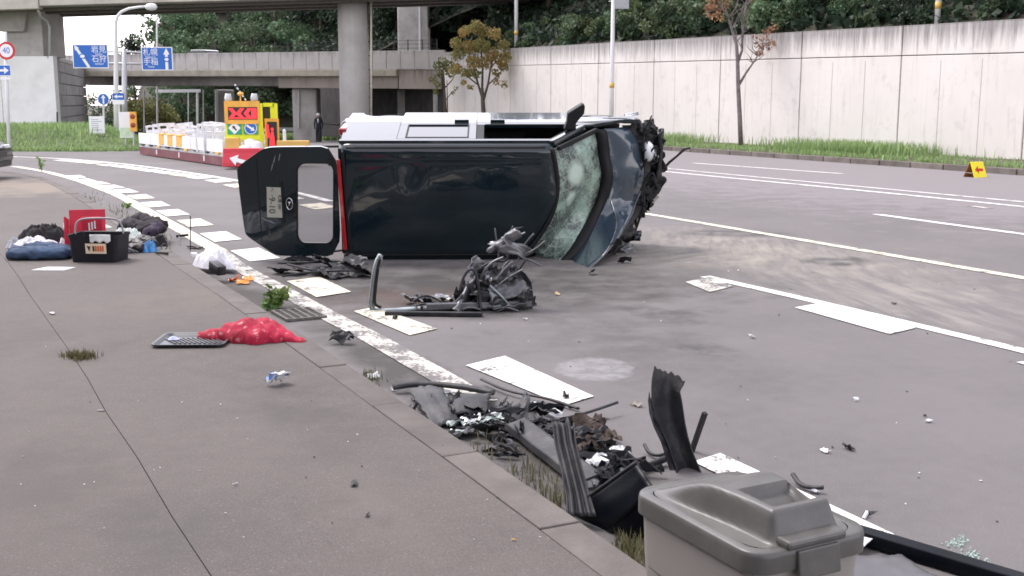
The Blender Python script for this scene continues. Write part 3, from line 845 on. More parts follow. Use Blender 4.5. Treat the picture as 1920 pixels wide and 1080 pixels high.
# left abutment with panel facing
ab = thing('abutment', 'bright white abutment wall with square facing panels on its right side', 'abutment', (-24.1, 60, 0))
m_abut = mat('white abutment', (.90, .89, .88), .8, var=.05, scale=1.2, dirt=(.55, .53, .5), dirt_amt=.35)
m_fac = mat('facing panel concrete', (.33, .32, .31), .85, var=.12, scale=2, dirt=(.18, .17, .16), dirt_amt=.5, bump=.3, obrand=.12)
MB().prism([(-2.83, 0, -1), (0, 0, -1), (0, 0, 4.04), (-2.83, 0, 4.04)], (0, .5, 0)).build('front_wall', m_abut, ab, bevel=.02)
MB().prism([(-9, .02, -1), (-2.87, .02, -1), (-2.87, .02, 4.02), (-9, .02, 4.02)], (0, .5, 0)).build('front_wall', m_abut, ab, bevel=.02)
MB().prism([(-.12, .5, 3.95), (-6.2, 20.4, 4.25), (-16, 20.4, 4.2), (-16, .55, 4)], (0, 0, -5.5)).build('fill', M_concd, ab)
e0, e1 = Vector((0, .06, 0)), Vector((-6.0, 20.4, 0)); n5 = 7
ed = (e1 - e0).normalized(); en = Vector((ed.y, -ed.x, 0))
for i in range(n5):
    for j in range(8):
        p = e0.lerp(e1, i / n5) + ed * .03; q = e0.lerp(e1, (i + 1) / n5) - ed * .03
        z0, z1 = -1.05 + j * .62 + .02, -1.05 + (j + 1) * .62 - .02
        z1b = z1
        oo = en * random.uniform(0, .02)
        MB().prism([p + oo + Vector((0, 0, z0)), q + oo + Vector((0, 0, z0)), q + oo + Vector((0, 0, z1b)), p + oo + Vector((0, 0, z1b))], -en * .14).build('facing_panel', m_fac, ab, bevel=.03)
MB().prism([e0 + Vector((-.02, 0, 3.93)), e1 + Vector((0, 0, 3.93)), e1 + Vector((0, 0, 4.3)), e0 + Vector((-.02, 0, 4.04))], -en * .3).build('cap_beam', M_conc, ab)
loc(MB().tube([P(107, 210, 59.8), P(108, 250, 59.8)], .04, 6).build('drain_stub', m_fen, ab), ab)
# pier on the abutment
pr = thing('bridge_pier', 'short grey pier on the white abutment holding up the high bridge', 'pier', (-26.6, 60.3, 4.05))
MB().prism([(0, 0, 0), (1.9, 0, 0), (1.9, 0, 2.55), (0, 0, 2.55)], (0, 3.0, 0)).build('shaft', M_conc, pr, bevel=.04)
MB().prism([(-.5, -.4, 1.25), (1.1, -.4, 1.25), (1.35, -.4, 2.55), (-.5, -.4, 2.55)], (0, .38, 0)).build('cap', M_conc, pr, bevel=.03)
loc(MB().tube([P(71, 18, 58.2), P(76, 30, 58.8), P(88, 38, 59.9), P(93, 50, 60.1), P(93, 108, 60.1)], .07, 8).build('drain_pipe', m_pipe, pr, smooth=True), pr)

# ================================================================== SIGNS AND POSTS
m_blue = mat('sign blue', (.02, .13, .50), .5, var=.03)
m_sw = mat('sign white', (.82, .82, .82), .5, var=.02)
m_red = mat('sign red', (.55, .015, .02), .5, var=.03)
m_signback = mat('sign back grey', (.35, .36, .37), .5, metal=.5)
def arrow2d(L=1., wd_=.16, hd=.42, hl=.36):
    return [(-wd_, -L / 2), (wd_, -L / 2), (wd_, L / 2 - hl), (hd, L / 2 - hl), (0, L / 2), (-hd, L / 2 - hl), (-wd_, L / 2 - hl)]
def flat(poly, m, parent, name, mtx, d=.004):
    k = MB().prism([mtx @ Vector((x, y, 0)) for x, y in poly], mtx.to_3x3() @ Vector((0, 0, d)))
    return k.build(name, m, parent)
def ell(rx, ry, n=28, cx=0, cy=0): return [(cx + rx * math.cos(2 * math.pi * i / n), cy + ry * math.sin(2 * math.pi * i / n)) for i in range(n)]
def rect(x0, y0, x1, y1): return [(x0, y0), (x1, y0), (x1, y1), (x0, y1)]
def rot2(poly, a, cx=0, cy=0): return [(cx + x * math.cos(a) - y * math.sin(a), cy + x * math.sin(a) + y * math.cos(a)) for x, y in poly]
FR = lambda o: frame(o, (1, 0, 0), (0, 0, 1))      # lettering frame facing -Y
def T(x, y, z=0): return Matrix.Translation((x, y, z))
# guide signs on one T pole
Yg = 48.
pb = P(233, 262, Yg); gp = thing('guide_sign', 'blue overhead guide signs with white arrows hung on one grey pole', 'road sign', pb)
def rel(px, py, Y, th): return P(px, py, Y) - th.matrix_basis.translation
MB().tube([rel(234, 272, Yg, gp), rel(233, 92, Yg, gp)], [.13, .10], 12).build('pole', M_steel, gp, smooth=True)
k = MB()
for y0, y1 in ((97, 99), (119, 120)):
    k.tube([rel(196, y0 if y0 > 100 else y0, Yg, gp), rel(233, y0, Yg, gp), rel(272, y1, Yg, gp)], .045, 8)
k.build('arm', M_steel, gp, smooth=True)
F = 2100 / Yg
for (x0, y0, x1, y1, kind) in ((137, 84, 202, 127, 0), (266, 89, 323, 131, 1)):
    c = rel((x0 + x1) / 2, (y0 + y1) / 2, Yg - .16, gp); wv, hv = (x1 - x0) / F, (y1 - y0) / F
    fm = FR(c)
    flat(rect(-wv / 2, -hv / 2, wv / 2, hv / 2), m_sw, gp, 'sign_board', fm @ T(0, 0, -.03), .03)
    pn = flat(rect(-wv / 2 + .035, -hv / 2 + .035, wv / 2 - .035, hv / 2 - .035), m_blue, gp, 'sign_face', fm @ T(0, 0, .001), .004)
    tm = fm @ T(0, 0, .008)
    if kind == 0:
        flat(rot2(arrow2d(1.08, .055, .10, .2), R(32), -.36, 0), m_sw, pn, 'arrow', tm)
        flat(ell(.15, .11, 18, -.33, .0), m_blue, pn, 'shield_rim', tm @ T(0, 0, .003)); flat(ell(.10, .07, 18, -.33, 0), m_sw, pn, 'shield', tm @ T(0, 0, .008), .001)
        for s, y, z in (('岩見', .27, .30), ('Iwami', .09, .12), ('石狩', -.12, .30), ('Ishikari', -.31, .12)): text(s, z * 1.05, m_sw, pn, tm @ T(.36, y))
    else:
        flat(rot2(arrow2d(.9, .06, .13, .26), 0, .40, -.02), m_sw, pn, 'arrow', tm)
        flat(ell(.14, .11, 18, .40, -.03), m_blue, pn, 'shield_rim', tm @ T(0, 0, .003)); flat(ell(.085, .065, 18, .40, -.03), m_sw, pn, 'shield', tm @ T(0, 0, .008), .001)
        for s, y, z in (('札幌', .25, .30), ('Sapporo', .07, .12), ('手稲', -.14, .30), ('Teine', -.33, .12)): text(s, z * 1.05, m_sw, pn, tm @ T(-.27, y))
# tall curved street lamp
lb = P(219, 272, 46); lp = thing('street_lamp', 'tall street lamp with a curved arm beside the blue guide signs', 'street lamp', lb)
m_lampw = mat('white lamp post', (.68, .68, .68), .45, var=.04)
MB().tube([rel(*q, 46, lp) for q in ((219, 276), (218, 180), (217, 60), (217, 42), (220, 31), (228, 22), (242, 16), (262, 13), (278, 12))], [.11, .10, .075, .07, .065, .06, .055, .05, .05], 10).build('post', m_lampw, lp, smooth=True)
c = rel(284, 13, 46, lp); MB().lathe([(.05, -.26), (.12, -.18), (.15, 0), (.12, .16), (.04, .22)], 12, c, 'x').build('lamp_head', m_lampw, lp, smooth=True)
# speed limit and one way sign
sb = P(17, 296, 36.0); sl = thing('speed_limit_sign', 'round 40 speed limit sign above a blue arrow plate on a white pole', 'road sign', sb)
MB().tube([rel(18, 300, 36, sl), rel(9, 60, 36, sl)], .055, 10).build('pole', m_lampw, sl, smooth=True)
f36 = 2100 / 36
fm = FR(rel(12, 95, 35.9, sl))
flat(ell(.275, .275, 32), m_red, sl, 'sign_rim', fm, .01); pn = flat(ell(.205, .205, 32), m_sw, sl, 'sign_face', fm @ T(0, 0, .011), .003); text('40', .26, m_blue, pn, fm @ T(0, 0, .017), sx=.9)
fm = FR(rel(5, 132, 35.9, sl))
flat(rect(-.26, -.17, .26, .17), m_sw, sl, 'plate_border', fm, .01); flat(rect(-.24, -.15, .24, .15), m_blue, sl, 'arrow_plate', fm @ T(0, 0, .011), .003)
flat(rot2(arrow2d(.40, .035, .11, .15), R(-90)), m_sw, sl, 'arrow', fm @ T(0, 0, .016), .002)
fm = FR(rel(5, 147, 35.9, sl)); flat(rect(-.26, -.04, .26, .04), m_sw, sl, 'sub_plate', fm, .01)
# round blue arrow sign + left arrow plate
rb = P(194, 262, 44); ra = thing('arrow_sign', 'small round blue sign with a white up arrow on a thin white pole', 'road sign', rb)
MB().tube([rel(195, 268, 44, ra), rel(194, 190, 44, ra)], .04, 8).build('pole', m_lampw, ra)
fm = FR(rel(194, 186, 43.9, ra)); flat(ell(.23, .23), m_sw, ra, 'sign_rim', fm, .01); flat(ell(.205, .205), m_blue, ra, 'sign_face', fm @ T(0, 0, .011), .003); flat(arrow2d(.34, .03, .09, .13), m_sw, ra, 'arrow', fm @ T(0, 0, .016), .002)
rb = P(222, 262, 43); ra = thing('arrow_sign', 'blue rectangular left arrow plate low on the guide sign pole above a white plate', 'road sign', rb)
MB().tube([rel(225, 268, 43, ra), rel(223, 178, 43, ra)], .035, 8).build('pole', m_lampw, ra)
fm = FR(rel(222, 181, 42.9, ra)); flat(rect(-.22, -.12, .22, .12), m_blue, ra, 'sign_face', fm, .01); flat(rot2(arrow2d(.34, .028, .08, .12), R(90)), m_sw, ra, 'arrow', fm @ T(0, 0, .012), .002)
fm = FR(rel(222, 191, 42.9, ra)); flat(rect(-.22, -.09, .22, .07), m_sw, ra, 'white_plate', fm, .01)
# notice boards
nb = P(182, 252, 41.5); n1 = thing('notice_board', 'white notice board with faint text standing at the foot of the abutment', 'notice board', nb)
fm = FR(rel(182, 234, 41.5, n1)); flat(rect(-.28, -.31, .28, .31), m_sw, n1, 'board', fm, .03)
for q in (-.24, .24): MB().tube([rel(182, 234, 41.52, n1) + Vector((q, 0, .3)), rel(182, 262, 41.52, n1) + Vector((q, 0, 0))], .025, 6).build('leg', M_steel, n1)
m_grey = mat('print grey', (.35, .38, .45), .6)
k = MB()
for i in range(6): k.add([fm @ Vector((x, y, .032)) for x, y in rect(-.2, .18 - i * .075, random.uniform(.05, .2), .205 - i * .075)], [(0, 1, 2, 3)])
k.build('print', m_grey, n1)
nb = P(241, 262, 40); n2 = thing('notice_board', 'larger white board behind the orange signal lamps left of the trailer', 'notice board', nb)
fm = FR(rel(236, 234, 40, n2)); flat(rect(-.22, -.45, .22, .45), m_sw, n2, 'board', fm, .03); flat(rect(-.2, -.42, .2, -.1), mat('pale green print', (.55, .68, .5), .6), n2, 'print', fm @ T(0, 0, .032), .002)
MB().tube([rel(236, 246, 40.05, n2), rel(236, 272, 40.05, n2)], .03, 6).build('leg', M_steel, n2)
m_or = mat('orange enamel', (.80, .42, .06), .5, var=.12, dirt=(.45, .25, .12), dirt_amt=.4); m_amber = mat('amber lens', (.30, .05, .01), .25)
ob = P(251, 272, 39.6); n3 = thing('warning_lamp', 'orange twin lamp warning signal on a stand left of the trailer', 'warning lamp', ob)
fm = FR(rel(251, 228, 39.6, n3)); flat(rect(-.11, -.34, .11, .34), m_or, n3, 'housing', fm, .10)
for yy in (.18, -.12): MB().lathe([(.085, 0), (.085, -.03), (.03, -.05)], 14, fm @ Vector((0, yy, .10)), 'y').build('lens', m_amber, n3)
MB().tube([rel(251, 244, 39.6, n3), rel(251, 274, 39.6, n3)], .03, 6).build('stand', M_steel, n3)
# thin poles and gantry beyond the bridge
th = thing('thin_pole', 'thin pale pole rising behind the right blue guide sign', 'pole', P(295, 240, 90)); MB().tube([Vector((0, 0, 0)), rel(294, 30, 90, th)], .07, 6).build('shaft', m_lampw, th)
ga = thing('sign_gantry', 'white steel gantry frame beyond the underpass seen below the bridge', 'gantry', P(372, 240, 93))
MB().bar(rel(292, 171, 93, ga), rel(376, 170, 93, ga), .25, .25).build('beam', m_lampw, ga)
for px in (353, 370): MB().tube([rel(px, 168, 93.3, ga), rel(px, 250, 93.3, ga)], .10 if px == 370 else .05, 8).build('post', m_lampw, ga)
for px, y0, r_ in ((381, 168, .05), (270, 170, .05), (406, 168, .12)):
    t = thing('thin_pole', {381: 'thin grey pole just right of the white gantry', 270: 'slim pole in front of the yellow green bush under the bridge', 406: 'thick pale pole left of the light board under the bridge'}[px], 'pole', P(px, 240, 88)); MB().tube([Vector((0, 0, -.3)), rel(px, y0, 88, t)], r_, 8).build('shaft', m_lampw, t)
# guard rail
gl = thing('guard_rail', 'grey guard rail along the far road behind the person', 'guard rail', P(540, 250, 92))
MB().bar(rel(430, 243, 92, gl), rel(616, 242, 92, gl), .08, .28).build('beam', M_steel, gl); MB().bar(rel(618, 243, 91.9, gl), rel(690, 242, 91.9, gl), .1, .4).build('white_beam', M_white, gl)
MB().bar(rel(574, 244, 91.8, gl), rel(590, 244, 91.8, gl), .06, .2).build('red_marker', m_red, gl)
for px in range(436, 680, 24): MB().bar(rel(px, 242, 92.1, gl), rel(px, 253, 92.1, gl), .08, .08).build('post', M_steel, gl)
pts = [(random.uniform(-24, -9), random.uniform(90.5, 95), -1.42) for _ in range(9000)]
grass('far_verge', pts, .5, m_grass, 'grass verge behind the person beyond the underpass', wdt=.05)
# lamp posts at the wall
m_yel = mat('yellow band', (.60, .38, .09), .5, var=.05)
def lamp_post(name, px, Y, ybase, yband, label, r0, plate=False):
    b = P(px, ybase, Y); t = thing(name, label, 'lamp post', b)
    top = Vector((0, 0, 8.5 - b.z))
    MB().tube([Vector((0, 0, -.3)), Vector((0, 0, 3)), top], [r0, r0 * .9, r0 * .6], 12).build('post', m_lampw, t, smooth=True)
    MB().tube([top - Vector((0, 0, .01)), top + Vector((-.4, -.2, .5)), top + Vector((-1.5, -.7, .75))], r0 * .5, 8).build('arm', m_lampw, t, smooth=True)
    MB().lathe([(.05, -.3), (.13, -.15), (.13, .2), (.05, .3)], 10, top + Vector((-1.7, -.8, .75)), 'x').build('lamp_head', m_lampw, t, smooth=True)
    zb_ = P(px, yband, Y).z - b.z
    MB().tube([Vector((0, 0, zb_ - .10)), Vector((0, 0, zb_ + .10))], r0 * 1.03, 12).build('yellow_band', m_yel, t, smooth=True)
    if plate: 
        c = rel(px + 19, 2, Y, t); MB().box(c, (.62, .05, .6)).build('sign_plate', m_signback, t); MB().bar(c + Vector((-.5, .06, 0)), c, .04, .04).build('bracket', M_steel, t)
lamp_post('lamp_post', 1146, 46.3, 262, 160, 'slim white lamp post with a yellow band before the wall', .10, True)
lamp_post('lamp_post', 968, 58.5, 88, 62, 'white lamp post on the wall top right of the orange tree', .10)
lamp_post('lamp_post', 1757, 33.2, 46, 10, 'white lamp post on the wall top at the right edge above the arrow board', .085)

# ------------------------------------------------------------------ trees on the verge
def leaves_at(cs, rs, n, ls, m, parent, squash=.9):
    p, tone = clump_cloud(cs, rs, n, squash); link_mesh('crown', leaf_mesh('crown', m, p, ls, tone, .6), parent)
random.seed(5)
Y = 57.
t = thing('verge_tree', 'small street tree with a full orange and green autumn crown', 'tree', P(906, 240, Y)); r_ = lambda x, y, d=0: rel(x, y, Y + d, t)
k = MB()
k.tube([r_(908, 250), r_(907, 215), r_(905, 185), r_(904, 165)], [.14, .12, .10, .08], 8)
k.tube([r_(905, 185), r_(897, 160, .2), r_(888, 128, .3), r_(876, 92, .3)], [.08, .06, .045, .02], 6)
k.tube([r_(906, 190), r_(915, 158, -.2), r_(921, 120, -.3), r_(930, 80, -.3)], [.08, .06, .04, .02], 6)
k.tube([r_(904, 168), r_(905, 130), r_(902, 90), r_(898, 50)], [.07, .055, .04, .015], 6)
k.tube([r_(914, 160), r_(933, 142, -.3), r_(944, 128, -.5)], [.04, .03, .01], 5)
k.tube([r_(897, 160), r_(872, 140, .3), r_(858, 128, .5)], [.04, .03, .01], 5)
k.build('trunk', m_bark, t, smooth=True)
cs = []; rs = []
for (x, y, r0) in ((890, 48, .45), (905, 55, .5), (870, 62, .4), (858, 78, .4), (925, 66, .45), (940, 84, .42), (880, 85, .5), (905, 88, .55), (925, 100, .5), (862, 100, .45), (885, 115, .5), (910, 122, .45), (938, 112, .42), (855, 130, .35), (875, 138, .35), (944, 128, .3), (950, 100, .3), (893, 140, .3), (934, 150, .22), (943, 158, .2), (884, 160, .16), (866, 155, .18), (928, 137, .25)):
    for dd in (-.5, .45): cs.append(tuple(r_(x + random.uniform(-5, 5), y + random.uniform(-4, 4), dd + random.uniform(-.3, .3)))); rs.append(r0 * .8)
leaves_at(cs, rs, 4200, .16, m_leaf_aut, t)
Y = 62.
t = thing('verge_tree', 'thin sparse young tree with few yellow leaves left of the orange tree', 'tree', P(835, 240, Y)); r_ = lambda x, y, d=0: rel(x, y, Y + d, t)
k = MB(); k.tube([r_(836, 248), r_(835, 205), r_(833, 160), r_(831, 120)], [.09, .08, .06, .02], 7); k.tube([r_(838, 248), r_(839, 200), r_(838, 150)], [.05, .04, .02], 6)
k.tube([r_(834, 165), r_(848, 150, -.3), r_(858, 128, -.4)], [.04, .025, .01], 5); k.tube([r_(833, 150), r_(820, 140, .3), r_(812, 150, .3)], [.035, .02, .01], 5); k.tube([r_(834, 190), r_(848, 172, .2), r_(856, 168, .2)], [.03, .02, .01], 5)
k.build('trunk', m_bark, t, smooth=True)
cs = [tuple(r_(x, y, random.uniform(-.4, .4))) for x, y in ((830, 117), (842, 122), (852, 128), (820, 124), (858, 132), (812, 148), (822, 158), (818, 172), (845, 140), (855, 166), (826, 140), (850, 175), (836, 132))]
leaves_at(cs, [.34, .36, .36, .3, .25, .25, .25, .2, .2, .16, .2, .12, .3], 900, .15, m_leaf_yel, t)
Y = 38.5
t = thing('verge_tree', 'nearly bare tree with twiggy branches and a few red leaves before the wall', 'tree', P(1389, 268, Y)); r_ = lambda x, y, d=0: rel(x, y, Y + d, t)
k = MB()
k.tube([r_(1389, 272), r_(1387, 220), r_(1384, 160), r_(1383, 115), r_(1381, 85), r_(1372, 55, .1), r_(1362, 20, .2), r_(1350, -40, .3)], [.085, .08, .072, .065, .055, .04, .028, .01], 8)
k.tube([r_(1385, 160), r_(1398, 138, -.1), r_(1412, 118, -.2), r_(1425, 98, -.3), r_(1434, 80, -.3)], [.05, .04, .03, .02, .008], 6)
k.tube([r_(1383, 118), r_(1391, 95, .2), r_(1392, 70, .3), r_(1396, 30, .4), r_(1404, -30, .5)], [.06, .05, .04, .03, .01], 6)
ends = []
for i in range(46):
    sx, sy = random.choice(((1372, 55), (1380, 80), (1366, 35), (1392, 70), (1394, 45), (1391, 90), (1358, 5), (1400, 10), (1420, 105), (1412, 118), (1428, 92)))
    d0 = random.uniform(-.3, .4); ang = R(random.uniform(40, 140)); L_ = random.uniform(25, 60) * (1 if sy < 92 else .6)
    m1 = (sx + math.cos(ang) * L_ * .5 + random.uniform(-6, 6), sy - math.sin(ang) * L_ * .5); e = (m1[0] + math.cos(ang + random.uniform(-.5, .5)) * L_ * .5, m1[1] - math.sin(ang) * L_ * .55)
    k.tube([r_(sx, sy, d0 * .5), r_(*m1, d0), r_(*e, d0 * 1.6)], [.018, .012, .004], 5); ends.append((e, d0 * 1.6, m1))
k.build('trunk', m_bark2, t, smooth=True)
cs = []; rs = []
for x, y, r0 in ((1336, 22, .28), (1350, 8, .3), (1345, 32, .22), (1330, 8, .22), (1362, -6, .3), (1340, -14, .35), (1440, 62, .2), (1450, 50, .16), (1430, 75, .2), (1436, 90, .2), (1420, 84, .16), (1424, 100, .16), (1448, 82, .14), (1415, 70, .12), (1378, -20, .3), (1410, -10, .2)):
    cs.append(tuple(r_(x, y, random.uniform(-.3, .3)))); rs.append(r0)
leaves_at(cs, rs, 620, .12, m_leaf_red, t)
# slatted timber racks on the bank
m_timb = mat('weathered timber', (.16, .14, .125), .9, var=.3, scale=6)
for (x0, x1, yb, yt, lab) in ((1536, 1602, 26, -22, 'slatted timber rack on the bank, left of three above the wall'), (1634, 1662, 22, -24, 'narrow slatted timber rack in the middle of three on the bank'), (1684, 1722, 26, -24, 'slatted timber rack on the bank, nearest the right lamp post')):
    yd = 40 - (x0 - 1536) * .012
    rk = thing('timber_rack', lab, 'fence', P((x0 + x1) / 2, yb + 10, yd))
    for i in range(5):
        f = i / 4; y = yb + (yt - yb) * f
        MB().bar(rel(x0, y + 1, yd + f * .8, rk), rel(x1, y - 1, yd + f * .8, rk), .03, .09).build('slat', m_timb, rk)
    for x in (x0 + 8, x1 - 6): MB().bar(rel(x + 8, yb + 14, yd - .12, rk), rel(x - 10, yt - 6, yd + .72, rk), .07, .07).build('post', m_timb, rk)
for px, lab in ((1473, 'brown bare trunk on the bank, left one of a close pair'), (1483, 'brown bare trunk on the bank, right one of a close pair')):
    t = thing('bare_trunk', lab, 'tree', P(px, 58, 40.5)); MB().tube([Vector((0, 0, -.4)), Vector((.05, 0, .6)), Vector((.02, .1, 3.5))], [.08, .075, .05], 7).build('trunk', mat('brown bark', (.17, .10, .06), .9, var=.3, scale=9), t, smooth=True)

# ================================================================== ROADWORKS
ta = g(420, 313); tb = g(262, 290)
ux = (tb - ta); ux.z = 0; TL = ux.length; ux.normalize()
tr = thing('flatbed_trailer', 'low flatbed trailer with maroon skirt and white side boards', 'trailer', ta, math.atan2(ux.y, ux.x))   # local x to the far left end, local -y away from camera
m_mar = mat('maroon skirt', (.16, .035, .045), .6, var=.15, scale=3, dirt=(.2, .15, .14), dirt_amt=.4)
MB().box((TL / 2, -.03, .14), (TL, .05, .24)).build('skirt', m_mar, tr, bevel=.01)
for i in range(3): MB().box((1.6 + i * 2.3, .004, .16), (.07, .02, .14)).build('reflector', m_sw, tr)
MB().box((TL / 2, -1.0, .29), (TL, 2.0, .06)).build('deck', M_steel, tr)
k = 6
for i in range(k):
    MB().box((TL * (i + .5) / k, -.01, .53), (TL / k - .06, .05, .34)).build('side_board', M_white, tr, bevel=.015)
for i in range(9): MB().box((TL * (i + .5) / 9, .0, .335), (.26, .07, .05)).build('lashing_block', M_black if i % 3 else m_or, tr)
for i in range(4):
    for y in (-.25, -1.8):
        MB().lathe([(.2, -.08), (.22, 0), (.2, .08)], 16, (1.2 + i * 1.9, y, .2), 'y').build('wheel', M_black, tr)
m_wf = mat('white barricade plastic', (.76, .76, .78), .5, var=.08, scale=9, dirt=(.32, .30, .28), dirt_amt=.5)
bf = thing('barricade_frame', 'white barricade frame packed upright among others on the flatbed trailer', 'barricade', group='barricade frames on the trailer')
for s in (-1, 1): MB().tube([(s * .25, 0, 0), (s * .24, 0, .40), (s * .23, 0, .74)], .035, 6).build('leg', m_wf, bf)
MB().box((0, 0, .71), (.44, .05, .07)).build('top_bar', m_wf, bf)
MB().box((0, 0, .5), (.46, .05, .15)).build('upper_board', m_wf, bf); MB().box((0, 0, .22), (.5, .05, .14)).build('lower_board', m_wf, bf)
learn(bf)
random.seed(3)
for i in range(26):
    o = bf if i == 0 else copy_tree(bf)
    u = .25 + (TL - .6) * (i // 2) / 13 + random.uniform(-.12, .12)
    p = ta + ux * u + Vector((ux.y, -ux.x, 0)) * (.35 + (i % 2) * .8 + random.uniform(-.15, .15)); p.z = .32 + hz(p.y)
    o.location = p; o.rotation_euler = (random.uniform(-.2, .2), random.uniform(-.12, .12), random.uniform(-.5, .5)); o.scale = (1, 1, random.uniform(.72, 1.05))
for i in range(3):
    p = ta + ux * (5.6 - i * .9) + Vector((ux.y, -ux.x, 0)) * .12; p.z = .63
    t = thing('yellow_crate', ('yellow box on the trailer edge, farthest of three', 'yellow box on the trailer edge, middle of three', 'yellow box on the trailer edge, nearest of three')[i], 'box', p + Vector((0, 0, -.3)), math.atan2(ux.y, ux.x))
    MB().box((0, 0, .22), (.5, .3, .3)).build('body', m_or, t, bevel=.02); MB().box((0, 0, .39), (.54, .34, .04)).build('lid', m_or, t, bevel=.01)
# light board
Yl = 29.6; fl = 2100 / Yl
lbp = P(456, 302, Yl); lb = thing('light_board', 'orange framed light board with red matrix panel above two small signs', 'sign board', lbp)
m_led = mat('red light matrix', (.55, .01, .02), .5, emis=(1, .03, .04), estr=.55); m_ledoff = mat('dark matrix', (.03, .02, .02), .5)
m_yg = mat('fluorescent yellow', (.75, .80, .03), .5, var=.04); m_green = mat('sign green', (.02, .32, .17), .5)
def q(px, py, d=0): return rel(px, py, Yl + d, lb)
def prect(x0, y0, x1, y1, m, name, d, th=.03, parent=None, Y=None):
    c = P((x0 + x1) / 2, (y0 + y1) / 2, Yl + d) - (parent or lb).matrix_basis.translation; f_ = 2100 / (Yl + d)
    return flat(rect(-(x1 - x0) / 2 / f_, -(y1 - y0) / 2 / f_, (x1 - x0) / 2 / f_, (y1 - y0) / 2 / f_), m, parent or lb, name, FR(c), th), FR(c)
prect(422, 190, 487, 232, m_or, 'frame', 0, .06)
o, fm = prect(428, 201, 482, 224, m_ledoff, 'matrix_panel', -.06, .01)
for i, x in enumerate((-.26, -.06, .14)):
    flat(rot2([(-.11, -.13), (.0, -.13), (.11, 0), (0, .13), (-.11, .13), (0, 0)], R(180 if i else 0), x, 0), m_led, lb, 'lit_chevron', fm @ T(0, 0, .011), .004)
flat(rect(.23, -.13, .36, .13), m_led, lb, 'lit_bar', fm @ T(0, 0, .011), .004); flat(rect(-.36, -.14, .36, -.11), m_led, lb, 'lit_bar', fm @ T(0, 0, .0115), .004)
prect(424, 230, 488, 262, m_yg, 'backing', .02, .03)
o, fm = prect(427, 228, 453, 252, m_green, 'green_sign', -.02, .02); flat(rot2(rect(-.115, -.115, .115, .115), R(45)), m_sw, lb, 'diamond', fm @ T(0, 0, .021), .004); flat(rot2(arrow2d(.16, .02, .05, .07), R(40)), M_black, lb, 'arrow', fm @ T(0, 0, .026), .002)
o, fm = prect(457, 228, 484, 252, m_green, 'green_sign', -.02, .02); flat(ell(.165, .165), m_sw, lb, 'round_rim', fm @ T(0, 0, .021), .004); flat(ell(.145, .145), m_blue, lb, 'round_sign', fm @ T(0, 0, .026), .003); flat(rot2(arrow2d(.25, .025, .065, .09), R(-125)), m_sw, lb, 'arrow', fm @ T(0, 0, .03), .002)
for px in (426, 485): MB().bar(q(px, 230, .05), q(px, 306, .05), .05, .05).build('leg', m_yg, lb)
MB().tube([q(451, 190), q(451, 176)], .02, 6).build('mast', m_or, lb); MB().lathe([(.05, -.05), (.09, 0), (.05, .05)], 10, q(451, 176)).build('mast_head', m_or, lb)
k = MB()
MB().bar(q(440, 158), q(461, 188), .05, .03).build('striped_baton', m_sw, lb)
for f_ in (.15, .38, .61, .84): MB().bar(q(440 + 21 * (f_ - .05), 158 + 30 * (f_ - .05), -.01), q(440 + 21 * (f_ + .05), 158 + 30 * (f_ + .05), -.01), .056, .04).build('stripe', M_black, lb)
for px in (428, 477):
    MB().lathe([(.09, 0), (.10, .08), (.07, .2)], 12, q(px, 190, .1)).build('lamp', mat('clear lamp', (.5, .52, .53), .15), lb, smooth=True)
# second frame with flagman panel
l2 = thing('flagman_board', 'tall yellow framed board with a red lit flagman figure', 'sign board', P(505, 302, Yl + .5))
def prect2(*a, **k): return prect(*a, parent=l2, **k)
for x0, x1 in ((486, 494), (514, 522)): prect2(x0, 195, x1, 300, m_yg, 'upright', .5, .05)
prect2(494, 193, 514, 200, m_yg, 'top_rail', .5, .05); prect2(495, 201, 513, 222, M_black, 'dark_window', .52, .02); prect2(507, 201, 514, 222, m_yg, 'window_edge', .49, .02)
prect2(498, 223, 524, 302, m_or, 'panel_frame', .42, .04); o, fm = prect2(502, 229, 520, 300, M_black, 'panel', .37, .01)
flat([(-.02, .25), (.03, .25), (.05, .1), (.10, -.45), (.04, -.45), (0, -.1), (-.06, -.45), (-.11, -.45), (-.06, .1)], m_led, l2, 'lit_figure', fm @ T(0, 0, .011), .004)
flat(rot2(rect(-.12, .1, -.05, .45), R(6)), m_led, l2, 'lit_arm', fm @ T(0, 0, .012), .004); flat(ell(.035, .045, 12, .005, .31), m_led, l2, 'lit_head', fm @ T(0, 0, .013), .004)
# barriers
rbp = P(450, 312, 28.6); rb_ = thing('water_barrier', 'red plastic water barrier with a white arrow beside the open tailgate', 'barrier', rbp)
kk_ = MB()
prof = [(-.22, 0), (.22, 0), (.20, .1), (.10, .34), (.08, .46), (-.08, .46), (-.10, .34), (-.20, .1)]
MB().prism([(-.4, x, z) for x, z in prof], (1.0, 0, 0)).build('body', mat('red plastic', (.55, .03, .05), .5, var=.06), rb_, bevel=.02)
flat(rot2(arrow2d(.40, .05, .14, .2), R(75), -.02, .17), m_sw, rb_, 'arrow', FR((0, -.235, 0)) @ Matrix.Rotation(R(-14), 4, 'X'), .02)
t = thing('yellow_barrier', 'yellow plastic barrier top behind the red water barrier', 'barrier', P(440, 300, 29.2)); MB().prism([(-.22, x * .8, z * 1.25) for x, z in prof], (.38, 0, 0)).build('body', m_yel, t, bevel=.02)
t = thing('yellow_barrier', 'long yellow barrier showing above the open tailgate near the person', 'barrier', P(550, 300, 29.8)); MB().prism([(-.42, x * .8, z * 1.12) for x, z in prof], (.86, 0, 0)).build('body', m_yel, t, bevel=.03)
